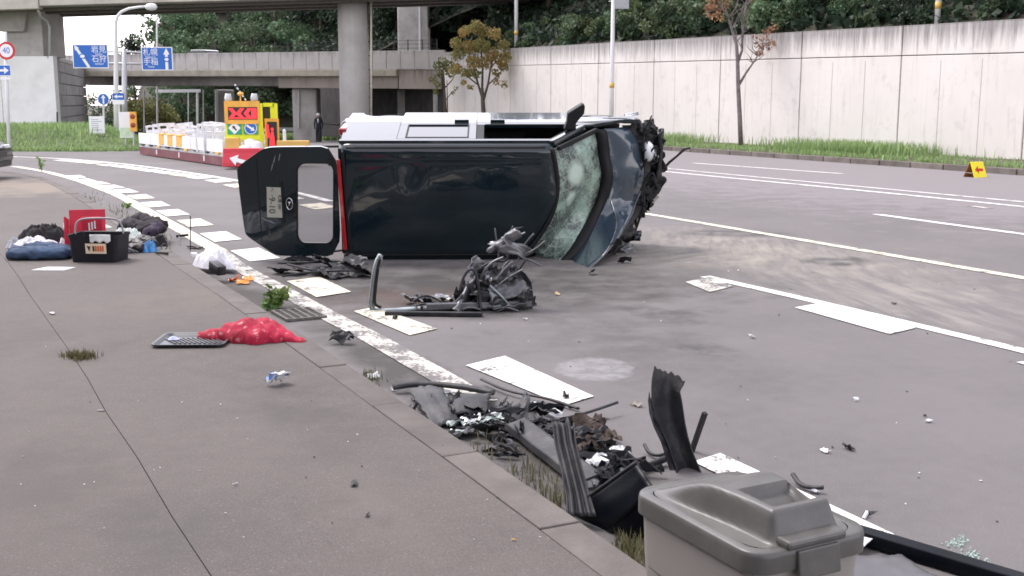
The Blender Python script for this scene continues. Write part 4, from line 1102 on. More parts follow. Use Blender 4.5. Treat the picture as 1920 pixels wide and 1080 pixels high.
for i, (px, py) in enumerate(((440, 262), (470, 264), (482, 268), (460, 276))):
    t = thing('white_drum', ('white drum under the green diamond sign', 'white drum under the round blue sign', 'white drum at the right leg of the light board', 'front white drum between the yellow and red barriers')[i], 'drum', P(px, 302, Yl - .2 - .1 * i)); h_ = (302 - py) / fl
    MB().lathe([(.17, 0), (.17, h_ * .5), (.15, h_), (.06, h_ + .04)], 16).build('body', m_wf, t, smooth=True); MB().lathe([(.172, h_ * .35), (.172, h_ * .5)], 16).build('band', m_or if i % 2 else m_ledoff, t)
t = thing('white_post', 'white lane post standing right of the flagman board', 'post', P(535, 300, 30.2)); MB().lathe([(.12, 0), (.12, .04), (.045, .06), (.045, .78), (.02, .82)], 12).build('body', m_wf, t, smooth=True)
# yellow A frame board by the far kerb
af = thing('arrow_board', 'small yellow folding board with a red left arrow on the far road side', 'sign board', g(1828, 332), R(24))
m_yb = mat('sign yellow', (.85, .72, .03), .5, var=.04)
MB().prism([(-.18, -.16, 0), (.2, -.16, 0), (.2, -.02, .34), (-.18, -.02, .34)], (0, .015, .004)).build('front_panel', m_yb, af)
MB().prism([(-.18, .16, 0), (.2, .16, 0), (.2, 0, .34), (-.18, 0, .34)], (0, .015, .004)).build('rear_panel', mat('brown board', (.3, .12, .04), .6), af)
ia = math.atan2(.34, .14); im = frame((.01, -.093, .17), (1, 0, 0), (0, math.cos(ia), math.sin(ia)))
flat(rot2(arrow2d(.24, .03, .085, .1), R(90)), m_red, af, 'arrow', im, .004)
MB().bar((-.18, -.10, .1), (-.18, .1, .1), .01, .01).build('stay', M_steel, af)

# person far away
def person(loc):
    t = thing('person', 'distant person in a dark suit and white helmet standing on the road', 'person', loc)
    J = {'pel': (0, 0, .93), 'spi': (0, 0, 1.15), 'che': (0, 0, 1.36), 'nec': (0, 0, 1.5), 'hd0': (0, -.01, 1.58), 'hd1': (0, 0, 1.68)}
    for s, n_ in ((-1, 'l'), (1, 'r')):
        J['hip' + n_] = (s * .10, 0, .88); J['kne' + n_] = (s * .125, -.02, .48); J['ank' + n_] = (s * .14, 0, .09); J['toe' + n_] = (s * .15, -.14, .03)
        J['sho' + n_] = (s * .185, 0, 1.42); J['elb' + n_] = (s * .25, .02, 1.14); J['wri' + n_] = (s * .24, -.05, .9); J['han' + n_] = (s * .235, -.07, .8)
    names = list(J); E_ = [('pel', 'spi'), ('spi', 'che'), ('che', 'nec'), ('nec', 'hd0'), ('hd0', 'hd1')]
    for n_ in 'lr': E_ += [('pel', 'hip' + n_), ('hip' + n_, 'kne' + n_), ('kne' + n_, 'ank' + n_), ('ank' + n_, 'toe' + n_), ('che', 'sho' + n_), ('sho' + n_, 'elb' + n_), ('elb' + n_, 'wri' + n_), ('wri' + n_, 'han' + n_)]
    rad = dict(pel=.15, spi=.14, che=.16, nec=.06, hd0=.075, hd1=.09, hip=.10, kne=.07, ank=.055, toe=.045, sho=.075, elb=.055, wri=.042, han=.045)
    me = bpy.data.meshes.new('body'); me.from_pydata([J[n_] for n_ in names], [(names.index(a), names.index(b)) for a, b in E_], []); me.skin_vertices or me.attributes
    o = link_mesh('body', me, t)
    me.materials.append(mat('dark suit', (.015, .018, .03), .8))
    o.modifiers.new('skin', 'SKIN'); sv = me.skin_vertices[0].data
    for i, n_ in enumerate(names):
        r0 = rad.get(n_) or rad[n_[:3]]; sv[i].radius = (r0, r0); sv[i].use_root = n_ == 'pel'
    o.modifiers.new('sub', 'SUBSURF').render_levels = 1
    skin = mat('skin', (.42, .26, .19), .6)
    MB().lathe([(.02, 1.50), (.07, 1.53), (.083, 1.60), (.088, 1.68), (.06, 1.75)], 14, (0, -.02, 0)).build('face', skin, t, smooth=True)
    MB().lathe([(.135, 1.655), (.13, 1.675), (.118, 1.70), (.10, 1.76), (.06, 1.795), (.01, 1.81)], 16, (0, -.01, 0)).build('helmet', M_white, t, smooth=True)
    MB().prism([(-.05, -.165, 1.46), (.05, -.165, 1.46), (.015, -.175, 1.2), (-.015, -.175, 1.2)], (0, .02, 0)).build('shirt_front', M_white, t)
person(Vector((P(598, 265, 70.5).x, 70.5, hz(70.5))))
# parked cars
def saloon(label, body, loc, rz):
    t = thing('parked_car', label, 'car', loc, rz)
    m_g = mat('car glass', (.02, .025, .03), .05, spec=.6); tyre = mat('tyre rubber', (.015, .015, .016), .8)
    prof = [(-2.1, .28), (-2.12, .62), (-1.95, .86), (-1.2, .92), (.75, .92), (1.75, .80), (2.08, .64), (2.12, .42), (2.05, .22), (-2.0, .22)]
    o = MB().prism([(x, -.82, z) for x, z in prof], (0, 1.64, 0)).build('body', body, t, bevel=.09, smooth=True)
    cab = [(-1.6, .9), (-1.05, 1.40), (.15, 1.43), (.95, .9)]
    MB().prism([(x, -.66, z) for x, z in cab], (0, 1.32, 0)).build('cabin_glass', m_g, t, bevel=.05)
    MB().prism([(-1.15, -.67, 1.38), (.22, -.67, 1.41), (.15, -.67, 1.46), (-1.0, -.67, 1.44)], (0, 1.34, 0)).build('roof', body, t, bevel=.03)
    for x in (-1.3, 1.3):
        for y in (-.78, .78):
            wv = MB().lathe([(.2, -.1), (.31, -.09), (.31, .09), (.2, .1)], 20, (x, y, .31), 'y').build('wheel', tyre, t, smooth=True); MB().lathe([(.02, -.105), (.19, -.105), (.19, .105), (.02, .105)], 14, (x, y, .31), 'y').build('rim', M_steel, wv)
    for y in (-.62, .62):
        MB().box((1.98, y, .62), (.2, .34, .12)).build('headlight', mat('lamp glass', (.6, .62, .65), .1), t, bevel=.03); MB().box((-2.08, y, .68), (.1, .3, .12)).build('tail_light', m_red, t, bevel=.02)
    MB().box((2.10, 0, .5), (.06, .8, .12)).build('grille', M_black, t); MB().box((2.09, 0, .3), (.06, 1.3, .1)).build('air_intake', M_black, t)
    return t
m_bpaint = mat('black car paint', (.006, .006, .007), .35, coat=.3, var=.05)
c = g(18, 340, KZ); saloon('black parked car whose nose shows at the left edge of the photo', m_bpaint, (c.x - 2.60, c.y + .55, KZ), R(4))
pz = A0 + bd * 17 - Vector((bd.y, -bd.x, 0)) * 0; 
saloon('white car on the bridge, only its roof above the parapet', mat('white car paint', (.75, .75, .76), .3, coat=.6, var=.03), (P(372, 98, 77.5).x, 77.8, 3.68), R(152))
# ================================================================== OVERTURNED VAN (modelled upright: x forward, y left, z up, then laid on its right side)
random.seed(21)
TAU = R(7.5)
ct, st_ = math.cos(TAU), math.sin(TAU)
vm = Matrix(((1, 0, 0, -1.86), (0, -st_, -ct, 13.72), (0, ct, -st_, .872), (0, 0, 0, 1)))
psi = R(1.0)
vm = Matrix.Translation((-1.86, 13.72, .872)) @ Matrix.Rotation(psi, 4, 'Z') @ Matrix.Translation((1.86, -13.72, -.872)) @ vm
van = thing('overturned_van', 'dark green wrecked minivan lying on its side with its tailgate open and windscreen smashed', 'van', mtx=vm)
m_vp = mat('van paint', (.0045, .0120, .0165), .22, coat=1., var=.25, scale=1.5, dirt=(.02, .024, .026), dirt_amt=.15, spec=.15)
m_trim = mat('van black trim', (.012, .012, .013), .5, var=.2, bump=.1, spec=.22)
m_int = mat('van interior', (.018, .018, .02), .9, var=.3, spec=.22)
m_inner = mat('bare inner metal', (.16, .165, .17), .45, metal=.5, var=.35, scale=9, dirt=(.03, .03, .03), dirt_amt=.8, bump=.2)
m_dkmetal = mat('dark engine metal', (.03, .03, .032), .5, metal=.3, var=.5, scale=14, dirt=(.10, .085, .07), dirt_amt=.6, bump=.4, spec=.22)
m_vglass = mat('privacy glass', (.01, .012, .013), .05, spec=.6, coat=.5)
m_chrome = mat('chrome', (.6, .6, .61), .15, metal=1., var=.05)
m_tyre = mat('van tyre', (.015, .015, .016), .85, var=.3)
def hw(z): return .735 - .095 * max(0, (z - .95) / .83) if z < 1.78 else .64
def D(p):
    """crash damage: the right front corner is pushed back"""
    p = Vector(p)
    t = min(max((.32 - p.y) / 1.0, 0), 1); s = sstep(1.25, 2.7, p.x)
    p.x -= .46 * t ** 2.3 * s
    f = sstep(2.6, 3.1, p.x)
    p += Vector((noise.noise(p * 3.1), noise.noise(p * 3.1 + Vector((9, 0, 0))), noise.noise(p * 3.1 + Vector((0, 9, 0))))) * .07 * f
    return p
RL = 2.34
def roofz(y):
    a = abs(y); z = 1.83 - .022 * (a / .5) ** 2
    if a > .53: q = min(1, (a - .53) / .11); z -= .135 * (1 - math.sqrt(max(0, 1 - q * q)))
    return z
def roof_fn(u, v):
    y = .64 * math.sin((v - .5) * math.pi) if False else -.64 + 1.28 * v
    xe = RL - .09 * (y / .64) ** 2
    x = xe * u
    z = roofz(y)
    z -= .05 * sstep(.10, 0, x) + .045 * sstep(RL - .16, RL + .02, x)
    z += .010 * fbm((x * 1.4, y * 1.4, 3.)) * sstep(.0, .4, x) + .0012 * fbm((x * 6, y * 6, 9.)) - .022 * math.exp(-(((x - 1.55) / .22) ** 2 + ((y + .38) / .16) ** 2)) - .014 * math.exp(-(((x - .75) / .12) ** 2 + ((y - .28) / .2) ** 2)) - .006 * math.exp(-((abs(y) - .47) / .02) ** 2)
    z -= .03 * sstep(1.6, 2.3, x) * sstep(.1, -.6, y)
    return D((x, y, z))
MB().grid(roof_fn, 46, 40).build('roof', m_vp, van, smooth=True, solid=.012)
MB().grid(lambda u, v: D((.04 + (RL - .12) * u, -.58 + 1.16 * v, 1.74)), 20, 6).build('headliner', m_int, van)
for s in (-1, 1): MB().tube([D((x_, s * .585, roofz(.585) + .006)) for x_ in [.08 + 2.1 * i / 20 for i in range(21)]], .011, 6).build('roof_gutter', m_trim, van, smooth=True)
# flanks
def fp(pts, side, th=.035, out=.0):
    pts = [Vector((x, z)) for x, z in pts]
    # subdivide edges so the waist kink follows the body
    res = []
    for a, b in zip(pts, pts[1:] + pts[:1]):
        n = max(1, int((b - a).length / .12))
        for i in range(n): res.append(a.lerp(b, i / n))
    tri = geometry.tessellate_polygon([[Vector((p.x, p.y, 0)) for p in res]]); n = len(res)
    vs = [D((p.x, side * (hw(p.y) + out), p.y)) for p in res] + [D((p.x, side * (hw(p.y) + out - th), p.y)) for p in res]
    fs = [tuple(t) for t in tri] + [tuple(i + n for i in reversed(t)) for t in tri] + [(i, (i + 1) % n, (i + 1) % n + n, i + n) for i in range(n)]
    return MB().add(vs, fs)
def arch(cx, r, x0, x1, z0, z1, k=10):
    pts = [(x0, z0)]
    if cx - r > x0: pts.append((cx - r, z0))
    pts += [(cx - r * math.cos(math.pi * i / k), z0 + r * math.sin(math.pi * i / k)) for i in range(k + 1)]
    if cx + r < x1: pts.append((cx + r, z0))
    pts += [(x1, z0), (x1, z1), (x0, z1)]
    return pts
for side in (1, -1):
    fp(arch(.42, .31, -.02, .60, .28, .95), side).build('rear_quarter', m_vp, van)
    fp([(-.02, .952), (.60, .952), (.60, 1.715), (.02, 1.715)], side).build('rear_pillar', m_vp, van)
    # sliding door with glass
    d = fp([(.606, .28), (1.445, .28), (1.445, 1.12), (.606, 1.12)], side, out=.004).build('rear_door', m_vp, van)
    for pts in ([(.606, 1.123), (.70, 1.123), (.70, 1.66), (.606, 1.66)], [(1.36, 1.123), (1.445, 1.123), (1.445, 1.66), (1.36, 1.66)], [(.70, 1.60), (1.36, 1.60), (1.36, 1.66), (.70, 1.66)]):
        fp(pts, side, out=.004).build('window_frame', m_vp, d)
    fp([(.703, 1.125), (1.357, 1.125), (1.357, 1.597), (.703, 1.597)], side, th=.008, out=-.004).build('window_glass', m_vglass, d)
    for pts in ([(.69, 1.10), (1.37, 1.10), (1.37, 1.118), (.69, 1.118)], [(.69, 1.60), (1.37, 1.60), (1.37, 1.615), (.69, 1.615)], [(.69, 1.12), (.705, 1.12), (.705, 1.6), (.69, 1.6)], [(1.352, 1.12), (1.37, 1.12), (1.37, 1.6), (1.352, 1.6)]):
        fp(pts, side, th=.012, out=.009).build('window_seal', m_trim, d)
    fp([(1.20, .98), (1.36, .98), (1.36, 1.01), (1.20, 1.01)], side, th=.03, out=.035).build('handle', m_vp, d)
    # front door, glass gone
    d = fp([(1.452, .28), (2.44, .28), (2.52, 1.10), (1.452, 1.10)], side, out=.004).build('front_door', m_vp, van)
    fp([(1.452, 1.103), (1.53, 1.103), (1.53, 1.66), (1.452, 1.66)], side, out=.002).build('door_pillar', m_trim, d)
    fp([(1.54, 1.09), (2.46, 1.09), (2.46, 1.107), (1.54, 1.107)], side, th=.014, out=.009).build('window_seal', m_trim, d)
    fp([(1.60, .98), (1.76, .98), (1.76, 1.01), (1.60, 1.01)], side, th=.03, out=.035).build('handle', m_vp, d)
    fp([(.0, 1.662), (2.26, 1.662), (2.24, 1.725), (.0, 1.725)], side, out=.003).build('roof_rail', m_vp, van)
    if side > 0:
        fp(arch(2.86, .31, 2.447, 3.34, .28, .70) [:-2] + [(3.30, .92), (2.90, 1.05), (2.53, 1.10)], side).build('front_fender', m_vp, van)
    else:
        fp([(2.447, .35), (2.9, .35), (2.85, .8), (2.50, 1.0)], side).build('crushed_fender', m_inner, van)
    # A pillar
    p0 = D((2.62, side * .69, 1.12)); p1 = D((RL - .10, side * .615, 1.74))
    MB().bar(p0, p1, .07, .09).build('windscreen_pillar', m_vp if side > 0 else m_trim, van, bevel=.015)
    if side > 0:
        MB().bar(D((2.78, .66, 1.13)), D((RL - .02, .575, 1.78)), .05, .05).build('windscreen_pillar', m_trim, van, bevel=.012)
        MB().bar(D((2.45, .655, 1.15)), D((2.16, .60, 1.69)), .03, .03).build('quarter_pillar', m_trim, van)
# inside
MB().box((1.4, 0, .30), (2.7, 1.36, .08)).build('floor', m_int, van)
MB().box((1.62, 0, .24), (2.9, 1.1, .05)).build('underbody', m_dkmetal, van)
for y in (-.34, .34):
    s = MB().box((1.75, y, .62), (.5, .5, .16)).build('seat', m_int, van, bevel=.05); MB().box((1.5, y, .98), (.14, .48, .66)).build('backrest', m_int, s, bevel=.05); MB().box((1.46, y, 1.42), (.1, .26, .18)).build('headrest', m_int, s, bevel=.04)
MB().box((.75, 0, .9), (.14, 1.2, .7)).build('rear_seat', m_int, van, bevel=.05)
k = MB(); k.grid(lambda u, v: D((2.5 + .1 * u, -.66 + 1.32 * v, .75 + .38 * u)), 4, 12); k.build('dashboard', m_int, van, smooth=True, solid=.05)
k = MB(); k.tube([(2.32 + .05 * math.sin(a), .34 + .17 * math.cos(a), 1.0 + .17 * math.sin(a)) for a in [i * math.pi / 10 for i in range(21)]], .014, 6); k.build('steering_wheel', m_int, van)
# windscreen, shattered and sagging
def glassmat():
    k = NB('shattered windscreen', .25)
    tc = k.N.new('ShaderNodeTexCoord'); o = tc.outputs['Object']
    def vor(sc, feat='DISTANCE_TO_EDGE'):
        v = k.N.new('ShaderNodeTexVoronoi'); v.feature = feat; v.inputs['Scale'].default_value = sc; k.L.new(o, v.inputs['Vector']); return v.outputs['Distance']
    n = k.noise(3.2, 6, .65, o); n2 = k.noise(24, 4, .7, o)
    c = k.mix(k.mapr(n, .46, .60), (.006, .014, .010), (.235, .335, .27))
    c = k.mix(k.mapr(n2, .5, .7, 0., .55), c, (.10, .145, .12))
    for sc, w_, a in ((9, .04, .4), (26, .06, .3), (60, .1, .2)):
        c = k.mix(k.mapr(vor(sc), w_, 0., 0., a), c, (.55, .66, .58))
    # two star shaped impacts
    for p_, r0 in (((2.47, .27, 1.55), .05), ((2.45, .0, 1.6), .03)):
        v = k.N.new('ShaderNodeVectorMath'); v.operation = 'DISTANCE'; k.L.new(o, v.inputs[0]); v.inputs[1].default_value = p_
        c = k.mix(k.mapr(v.outputs['Value'], r0 * 3.6, r0 * 2.2, 0., .8), c, (.52, .64, .56)); c = k.mix(k.mapr(v.outputs['Value'], r0 * .5, r0 * .3, 0., .9), c, (.05, .08, .06))
    k.b.inputs['Coat Weight'].default_value = .3
    return k.done(c, k.math('ADD', vor(40), n2), .5, .01)
m_ws = glassmat()
def ws_fn(u, v):
    # u: 0 roof edge .. 1 cowl, v: 0 right .. 1 left
    yr = -.57 + 1.14 * v; yc = -.67 + 1.34 * v
    y = yr + (yc - yr) * u
    xr = RL - .09 * (yr / .64) ** 2 - .01; xc = 2.86 - .12 * (yc / .7) ** 2
    p = Vector((xr + (xc - xr) * u, y, 1.785 + (1.12 - 1.785) * u))
    nrm = Vector((.78, 0, .62)); e = math.sin(math.pi * u) ** .5 * min(1, math.sin(math.pi * v) * 3)
    sag = .055 * e * (1 - 1.5 * math.exp(-((u - .55) ** 2 + (v - .3) ** 2) / .06)) + .035 * e * fbm((u * 3.2, v * 5, 1.)) + .012 * e * fbm((u * 11, v * 15, 4.))
    lower = sstep(.3, .0, v)
    q = D(p + nrm * sag)
    q.z += .70 * u ** 2 * sstep(.45, 0., v) ** 1.5; q.y -= .02 * lower * u
    return q
MB().grid(ws_fn, 26, 44).build('windscreen', m_ws, van, smooth=True, solid=.008)
k = MB()
k.grid(lambda u, v: ws_fn(1, v) + Vector((.0 + .13 * u, 0, .035 * math.sin(u * 3.14) - .015 * u + .02 * fbm((u * 3, v * 9, 8.)))), 5, 30)
k.build('cowl', m_trim, van, smooth=True, solid=.02)
k = MB(); k.grid(lambda u, v: ws_fn(0, v) + Vector((-.03 + .05 * u, 0, .012)), 2, 30); k.build('windscreen_seal', m_trim, van, smooth=True, solid=.012)
MB().tube([D((2.86, .1, 1.16)), D((2.72, .25, 1.32)), D((2.62, .42, 1.45))], .012, 6).build('wiper', m_trim, van)
# bonnet, buckled towards the right
def bonnet(u, v):
    y = -.66 + 1.34 * v
    base = ws_fn(1, v) + Vector((.12, 0, -.03))
    L_ = .40 * (1 - .35 * (2 * v - 1) ** 4)
    z = -.05 * u - .16 * u ** 3
    ridge = .085 * math.exp(-((v - (.42 - .28 * u)) / .07) ** 2) * u ** .6 * sstep(.75, .4, v)
    fold = .05 * fbm((u * 2.4, v * 4, 2.2)) * sstep(.8, .3, v)
    curl = .10 * sstep(.16, .0, v) * u + .95 * u * sstep(.40, 0., v) ** 1.4
    return base + Vector((L_ * u - .34 * sstep(.30, 0, v) * u, 0, z + ridge + fold + curl))
m_bon = mat('sky tinted bonnet', (.030, .050, .072), .2, coat=1., var=.2, scale=2)  # van colour lightened and blued to carry the sky's reflection
MB().grid(bonnet, 22, 46).build('bonnet', m_bon, van, smooth=True, solid=.01)
k = MB()
pts = [bonnet(.12 + .86 * i / 16, .40 - .27 * (i / 16)) + Vector((0, 0, .012 + .006 * math.sin(i * 2.7))) for i in range(17)]
k.tube(pts, [.004 + .007 * abs(math.sin(i * 1.3)) for i in range(17)], 6); k.build('bent_edge', m_chrome, van, smooth=True)
pts = [bonnet(.99, .5 * i / 14) + Vector((.005, 0, .004 + .008 * math.sin(i * 1.9))) for i in range(15)]
MB().tube(pts, [.006 + .006 * abs(math.sin(i * 2.2)) for i in range(15)], 6).build('torn_edge', m_inner, van, smooth=True)
# crushed nose
def xfront(y):  # how far forward the nose still reaches, by height on its side
    return D((3.30, y, .6)).x
def crumple(cx, cy, cz, sx, sy, sz, seed, m, name, n=8, amp=.5, th=.006):
    o = Vector((seed * 3.7, seed * 1.3, 0)); k = MB()
    ax = Matrix.Rotation(random.uniform(0, 6.28), 3, 'X') @ Matrix.Rotation(random.uniform(-.8, .8), 3, 'Y')
    def fn(u, v):
        q = Vector(((u - .5) * sx, (v - .5) * sy, sz * (fbm(Vector((u * 1.9, v * 1.9, 0)) + o) * amp * 2.4)))
        edge = 1 + .18 * noise.noise(Vector((u * 4, v * 4, seed)))
        q.x *= edge; q.y *= edge
        return Vector((cx, cy, cz)) + ax @ q
    k.grid(fn, n, n); return k.build(name, m, van, smooth=False, solid=th)
def nose(u, v):
    p = bonnet(1, v); q = D((3.60 - .05 * (2 * v - 1) ** 2, -.55 + 1.22 * v, .34))
    r_ = p.lerp(q, u); o = Vector((4.2, 1.1, 7.7))
    rid = 1 - 2 * abs(noise.noise(Vector((u * 3.4, v * 6.5, 2.)) + o))
    r_ += Vector((.75, 0, .66)) * (.10 * math.sin(u * 3.14) ** .6 * (.35 + .8 * rid) + .05 * fbm(Vector((u * 7, v * 14, 5.))) - .05)
    return r_
MB().grid(nose, 22, 56).build('crushed_nose', m_dkmetal, van, solid=.01)
for i in range(30):
    v = random.uniform(.06, .98); u = random.uniform(.05, .95); c = nose(u, v)
    o = Vector((i * 3.7, i * 1.3, 0)); sx, sy = random.uniform(.12, .34), random.uniform(.08, .22)
    ax = Matrix.Rotation(R(48) + random.uniform(-.7, .7), 3, 'Y') @ Matrix.Rotation(random.uniform(-.6, .6), 3, 'X') @ Matrix.Rotation(random.uniform(0, 6.28), 3, 'Z')
    k = MB(); k.grid(lambda a, b: c + Vector((.03, 0, .03)) + ax @ Vector(((a - .5) * sx, (b - .5) * sy * (1 + .3 * noise.noise(Vector((a * 4, i, 0)))), .07 * fbm(Vector((a * 1.8, b * 1.8, 0)) + o) * 2)), 9, 7)
    k.build('crushed_panel', random.choice((m_dkmetal, m_trim, m_dkmetal, m_inner, m_vp, m_trim)), van, smooth=True, solid=.006)
MB().grid(lambda u, v: D((3.32 + .05 * math.sin(v * 9), -.60 + 1.26 * v, .34 + .42 * u)) + Vector((.03 * fbm((u * 4, v * 8, 5.)), 0, 0)), 8, 30).build('radiator', m_dkmetal, van, solid=.05)
# bumper skin hanging from the nose
MB().grid(lambda u, v: D((3.58 + .06 * math.sin(u * 3.1) - .05 * u, -.45 + 1.0 * v, .34 + .40 * u)) + Vector((.05 * fbm((u * 3, v * 6, 7.)), 0, .05 * fbm((u * 2, v * 5, 1.)))), 8, 26).build('bumper_skin', m_trim, van, smooth=True, solid=.02)
MB().bar(D((3.66, -.20, .62)), D((3.56, -.55, .66)), .09, .05).build('bumper_beam', mat('cream metal', (.42, .39, .33), .5, var=.3, scale=10), van)
hl = MB().lathe([(.10, -.05), (.12, 0), (.09, .04), (.02, .06)], 14, D((3.40, .40, .92)), 'x').build('headlamp', mat('clear lamp plastic', (.75, .76, .78), .12, coat=1.), van, smooth=True)
crumple(3.46, .32, .90, .10, .14, .1, 71, m_chrome, 'lamp_reflector', 6)
MB().tube([D((3.36, .48, .80)), D((3.43, .46, .75)), D((3.45, .40, .68)), D((3.42, .33, .62))], .012, 6).build('lamp_bracket', m_inner, van)
for i in range(22):
    y = random.uniform(-.5, .68); xf = xfront(y) + .08; z = random.uniform(.5, 1.02)
    pts = [Vector((xf + random.uniform(-.08, .14), y + random.uniform(-.14, .14) * j, z + random.uniform(-.10, .10))) for j in range(4)]
    MB().tube(smoothline(pts, 2), random.uniform(.007, .018), 6).build('hose', m_trim, van, smooth=True)
p = [D((3.48, -.06, .42)), D((3.60, .04, .44)), D((3.74, .16, .46)), D((3.82, .26, .48)), D((3.86, .34, .50))]
MB().tube(p, [.014, .018, .016, .014, .02], 6).build('hanging_strap', m_trim, van, smooth=True)
MB().tube([p[-1], p[-1] + Vector((.07, .02, .02))], .012, 5).build('strap_end', m_trim, van)
k = MB(); k.tube(smoothline([D((3.15, -.50, .72)), D((3.18, -.60, .7)), D((3.27, -.63, .7)), D((3.34, -.56, .72))], 2), .013, 7); k.build('cable_loop', m_trim, van, smooth=True)
for i in range(10):
    crumple(2.45 + random.uniform(-.1, .75), -.66 + random.uniform(-.03, .10), random.uniform(.5, 1.2), random.uniform(.18, .34), random.uniform(.12, .26), .12, 40 + i, random.choice((m_inner, m_inner, m_trim, m_vp)), 'torn_panel', 7)
# lower corner of the bonnet and wing: pale crumpled foil like edge on the road
for i in range(6):
    crumple(2.42 + .1 * i, -.70, 1.12 + random.uniform(-.05, .06), .22, .16, .10, 60 + i, m_inner if i % 2 else m_bon, 'crumpled_wing', 8, .7)
# wheels
for x, y in ((.42, .60), (.42, -.58), (2.86, .60)):
    wv = MB().lathe([(.17, -.075), (.255, -.075), (.27, -.05), (.27, .05), (.255, .075), (.17, .075)], 24, (x, y, .28), 'y').build('wheel', m_tyre, van, smooth=True)
    MB().lathe([(.02, -.06), (.165, -.08), (.165, .08), (.02, .06)], 18, (x, y, .28), 'y').build('rim', m_steel if False else M_steel, wv, smooth=True)
# door mirror pointing up
mz = 1.20; ym = hw(mz)
mir = MB().prism([(2.40, ym - .01, mz), (2.54, ym - .01, mz), (2.53, ym + .06, mz), (2.62, ym + .17, mz), (2.63, ym + .26, mz), (2.60, ym + .28, mz), (2.44, ym + .18, mz), (2.43, ym + .09, mz)], (0, 0, .15)).build('door_mirror', m_trim, van, bevel=.02)
MB().prism([(2.46, ym + .17, mz + .015), (2.605, ym + .265, mz + .015), (2.60, ym + .27, mz + .135), (2.455, ym + .175, mz + .135)], (-.004, .006, 0)).build('mirror_glass', m_vglass, mir)
# tailgate, swung up in line with the roof
gate = MB()
W_ = .585
outer = [(-.015, -.60), (-.66, -.60), (-.74, -.585), (-1.00, -.40), (-1.045, -.345), (-1.085, .33), (-1.06, .385), (-.80, .565), (-.70, .59), (-.015, .60)]
def rrect(x0, y0, x1, y1, r, n=5):
    res = []
    for cx, cy, a0 in ((x1 - r, y1 - r, 0), (x0 + r, y1 - r, 90), (x0 + r, y0 + r, 180), (x1 - r, y0 + r, 270)):
        for i in range(n + 1): a = R(a0 + 90 * i / n); res.append((cx + r * math.cos(a), cy + r * math.sin(a)))
    return res
win = [(x + (.022 * (y / .45)), y) for x, y in rrect(-.455, -.455, -.065, .425, .09)]
def gz(x): return 1.80 - .05 * abs(x)
g_fn = lambda x, y, d: Vector((x - .008, y * 1.0, gz(x) - d))
outer = [tuple(v)[:2] for v in (lambda l: [p for a, b in zip(l, l[1:] + l[:1]) for p in (a.lerp(b, .12), a.lerp(b, .88))])((lambda l: [p for a, b in zip(l, l[1:] + l[:1]) for p in (a.lerp(b, .15), a.lerp(b, .85))])([Vector((x, y, 0)) for x, y in outer]))]
tg = gate.plate(outer, [win], g_fn, .05).build('tailgate', m_vp, van, bevel=.022)
m_tg = mat('clear rear glass', (.12, .125, .135), .02, alpha=.28, spec=.25, var=.01)
MB().plate(win, [], lambda x, y, d: g_fn(x, y, d + .012), .006).build('rear_window', m_tg, tg)
seal = [(x * 1.0, y) for x, y in win]
MB().tube([g_fn(x, y, -.003) for x, y in seal + seal[:1]], .009, 6, cap=False).build('window_seal', m_trim, tg)
m_plate = mat('plate white', (.36, .35, .30), .45, var=.05); m_ink = mat('plate ink', (.02, .03, .025), .5)
pl = MB().box((-.705, -.005, gz(-.7) + .014), (.165, .33, .008), Matrix.Rotation(R(-2.5), 3, 'Z')).build('number_plate', m_plate, tg, bevel=.003)
def gm(x, y, dz): return frame((x, y, gz(-.7) + dz), (-.045, -1, 0), (1, -.045, 0))
text('·9-10', .095, m_ink, pl, gm(-.735, -.02, .020), 'plate_number', .001, sx=1.05)
text('札幌 580', .042, m_ink, pl, gm(-.652, .0, .020), 'plate_area', .001)
text('へ', .05, m_ink, pl, gm(-.725, .135, .020), 'plate_kana', .001)
MB().box((-.62, .0, gz(-.62) + .006), (.025, .46, .02)).build('plate_garnish', m_trim, tg, bevel=.006)
em = MB(); ring = [(-.548 + .034 * math.cos(a), -.02 + .062 * math.sin(a), gz(-.55) + .010) for a in [i * math.pi / 14 for i in range(29)]]
em.tube(ring, .006, 6, cap=False)
for dx, a_ in ((-.012, 1), (.012, -1)): em.tube([(-.548 + dx, -.045, gz(-.55) + .01), (-.548 + dx * .3 + .008 * a_, -.02, gz(-.55) + .012), (-.548 + dx, .005, gz(-.55) + .01)], .005, 5)
em.build('emblem', m_chrome, tg, smooth=True)
MB().box((-.80, -.30, gz(-.8) + .008), (.03, .16, .015), Matrix.Rotation(R(24), 3, 'Z')).build('tail_handle', m_vp, tg, bevel=.006)
MB().box((-.085, .44, gz(0) - .002), (.05, .09, .02)).build('hinge', m_trim, tg); MB().box((-.085, -.44, gz(0) - .002), (.05, .09, .02)).build('hinge', m_trim, tg)
m_rl = mat('red lamp plastic', (.35, .008, .014), .18, coat=1., var=.15)
MB().prism([(-.022, .47, 1.806), (.018, .47, 1.806), (.055, -.52, 1.806), (.012, -.52, 1.806)], (0, 0, .03)).build('brake_light_strip', m_rl, van, bevel=.01)
MB().prism([(.028, .55, 1.80), (.06, .55, 1.80), (.105, -.55, 1.80), (.065, -.55, 1.80)], (0, 0, .022)).build('spoiler_edge', m_trim, van, bevel=.008)
MB().tube([g_fn(-.865, -.46 + .92 * i / 10, -.001) for i in range(11)], .005, 5).build('panel_seam', m_trim, tg)
m_glint = mat('painted highlight', (.20, .21, .22), .6, var=.5, scale=30)  # pale tubes paint highlight streaks on the tailgate skin
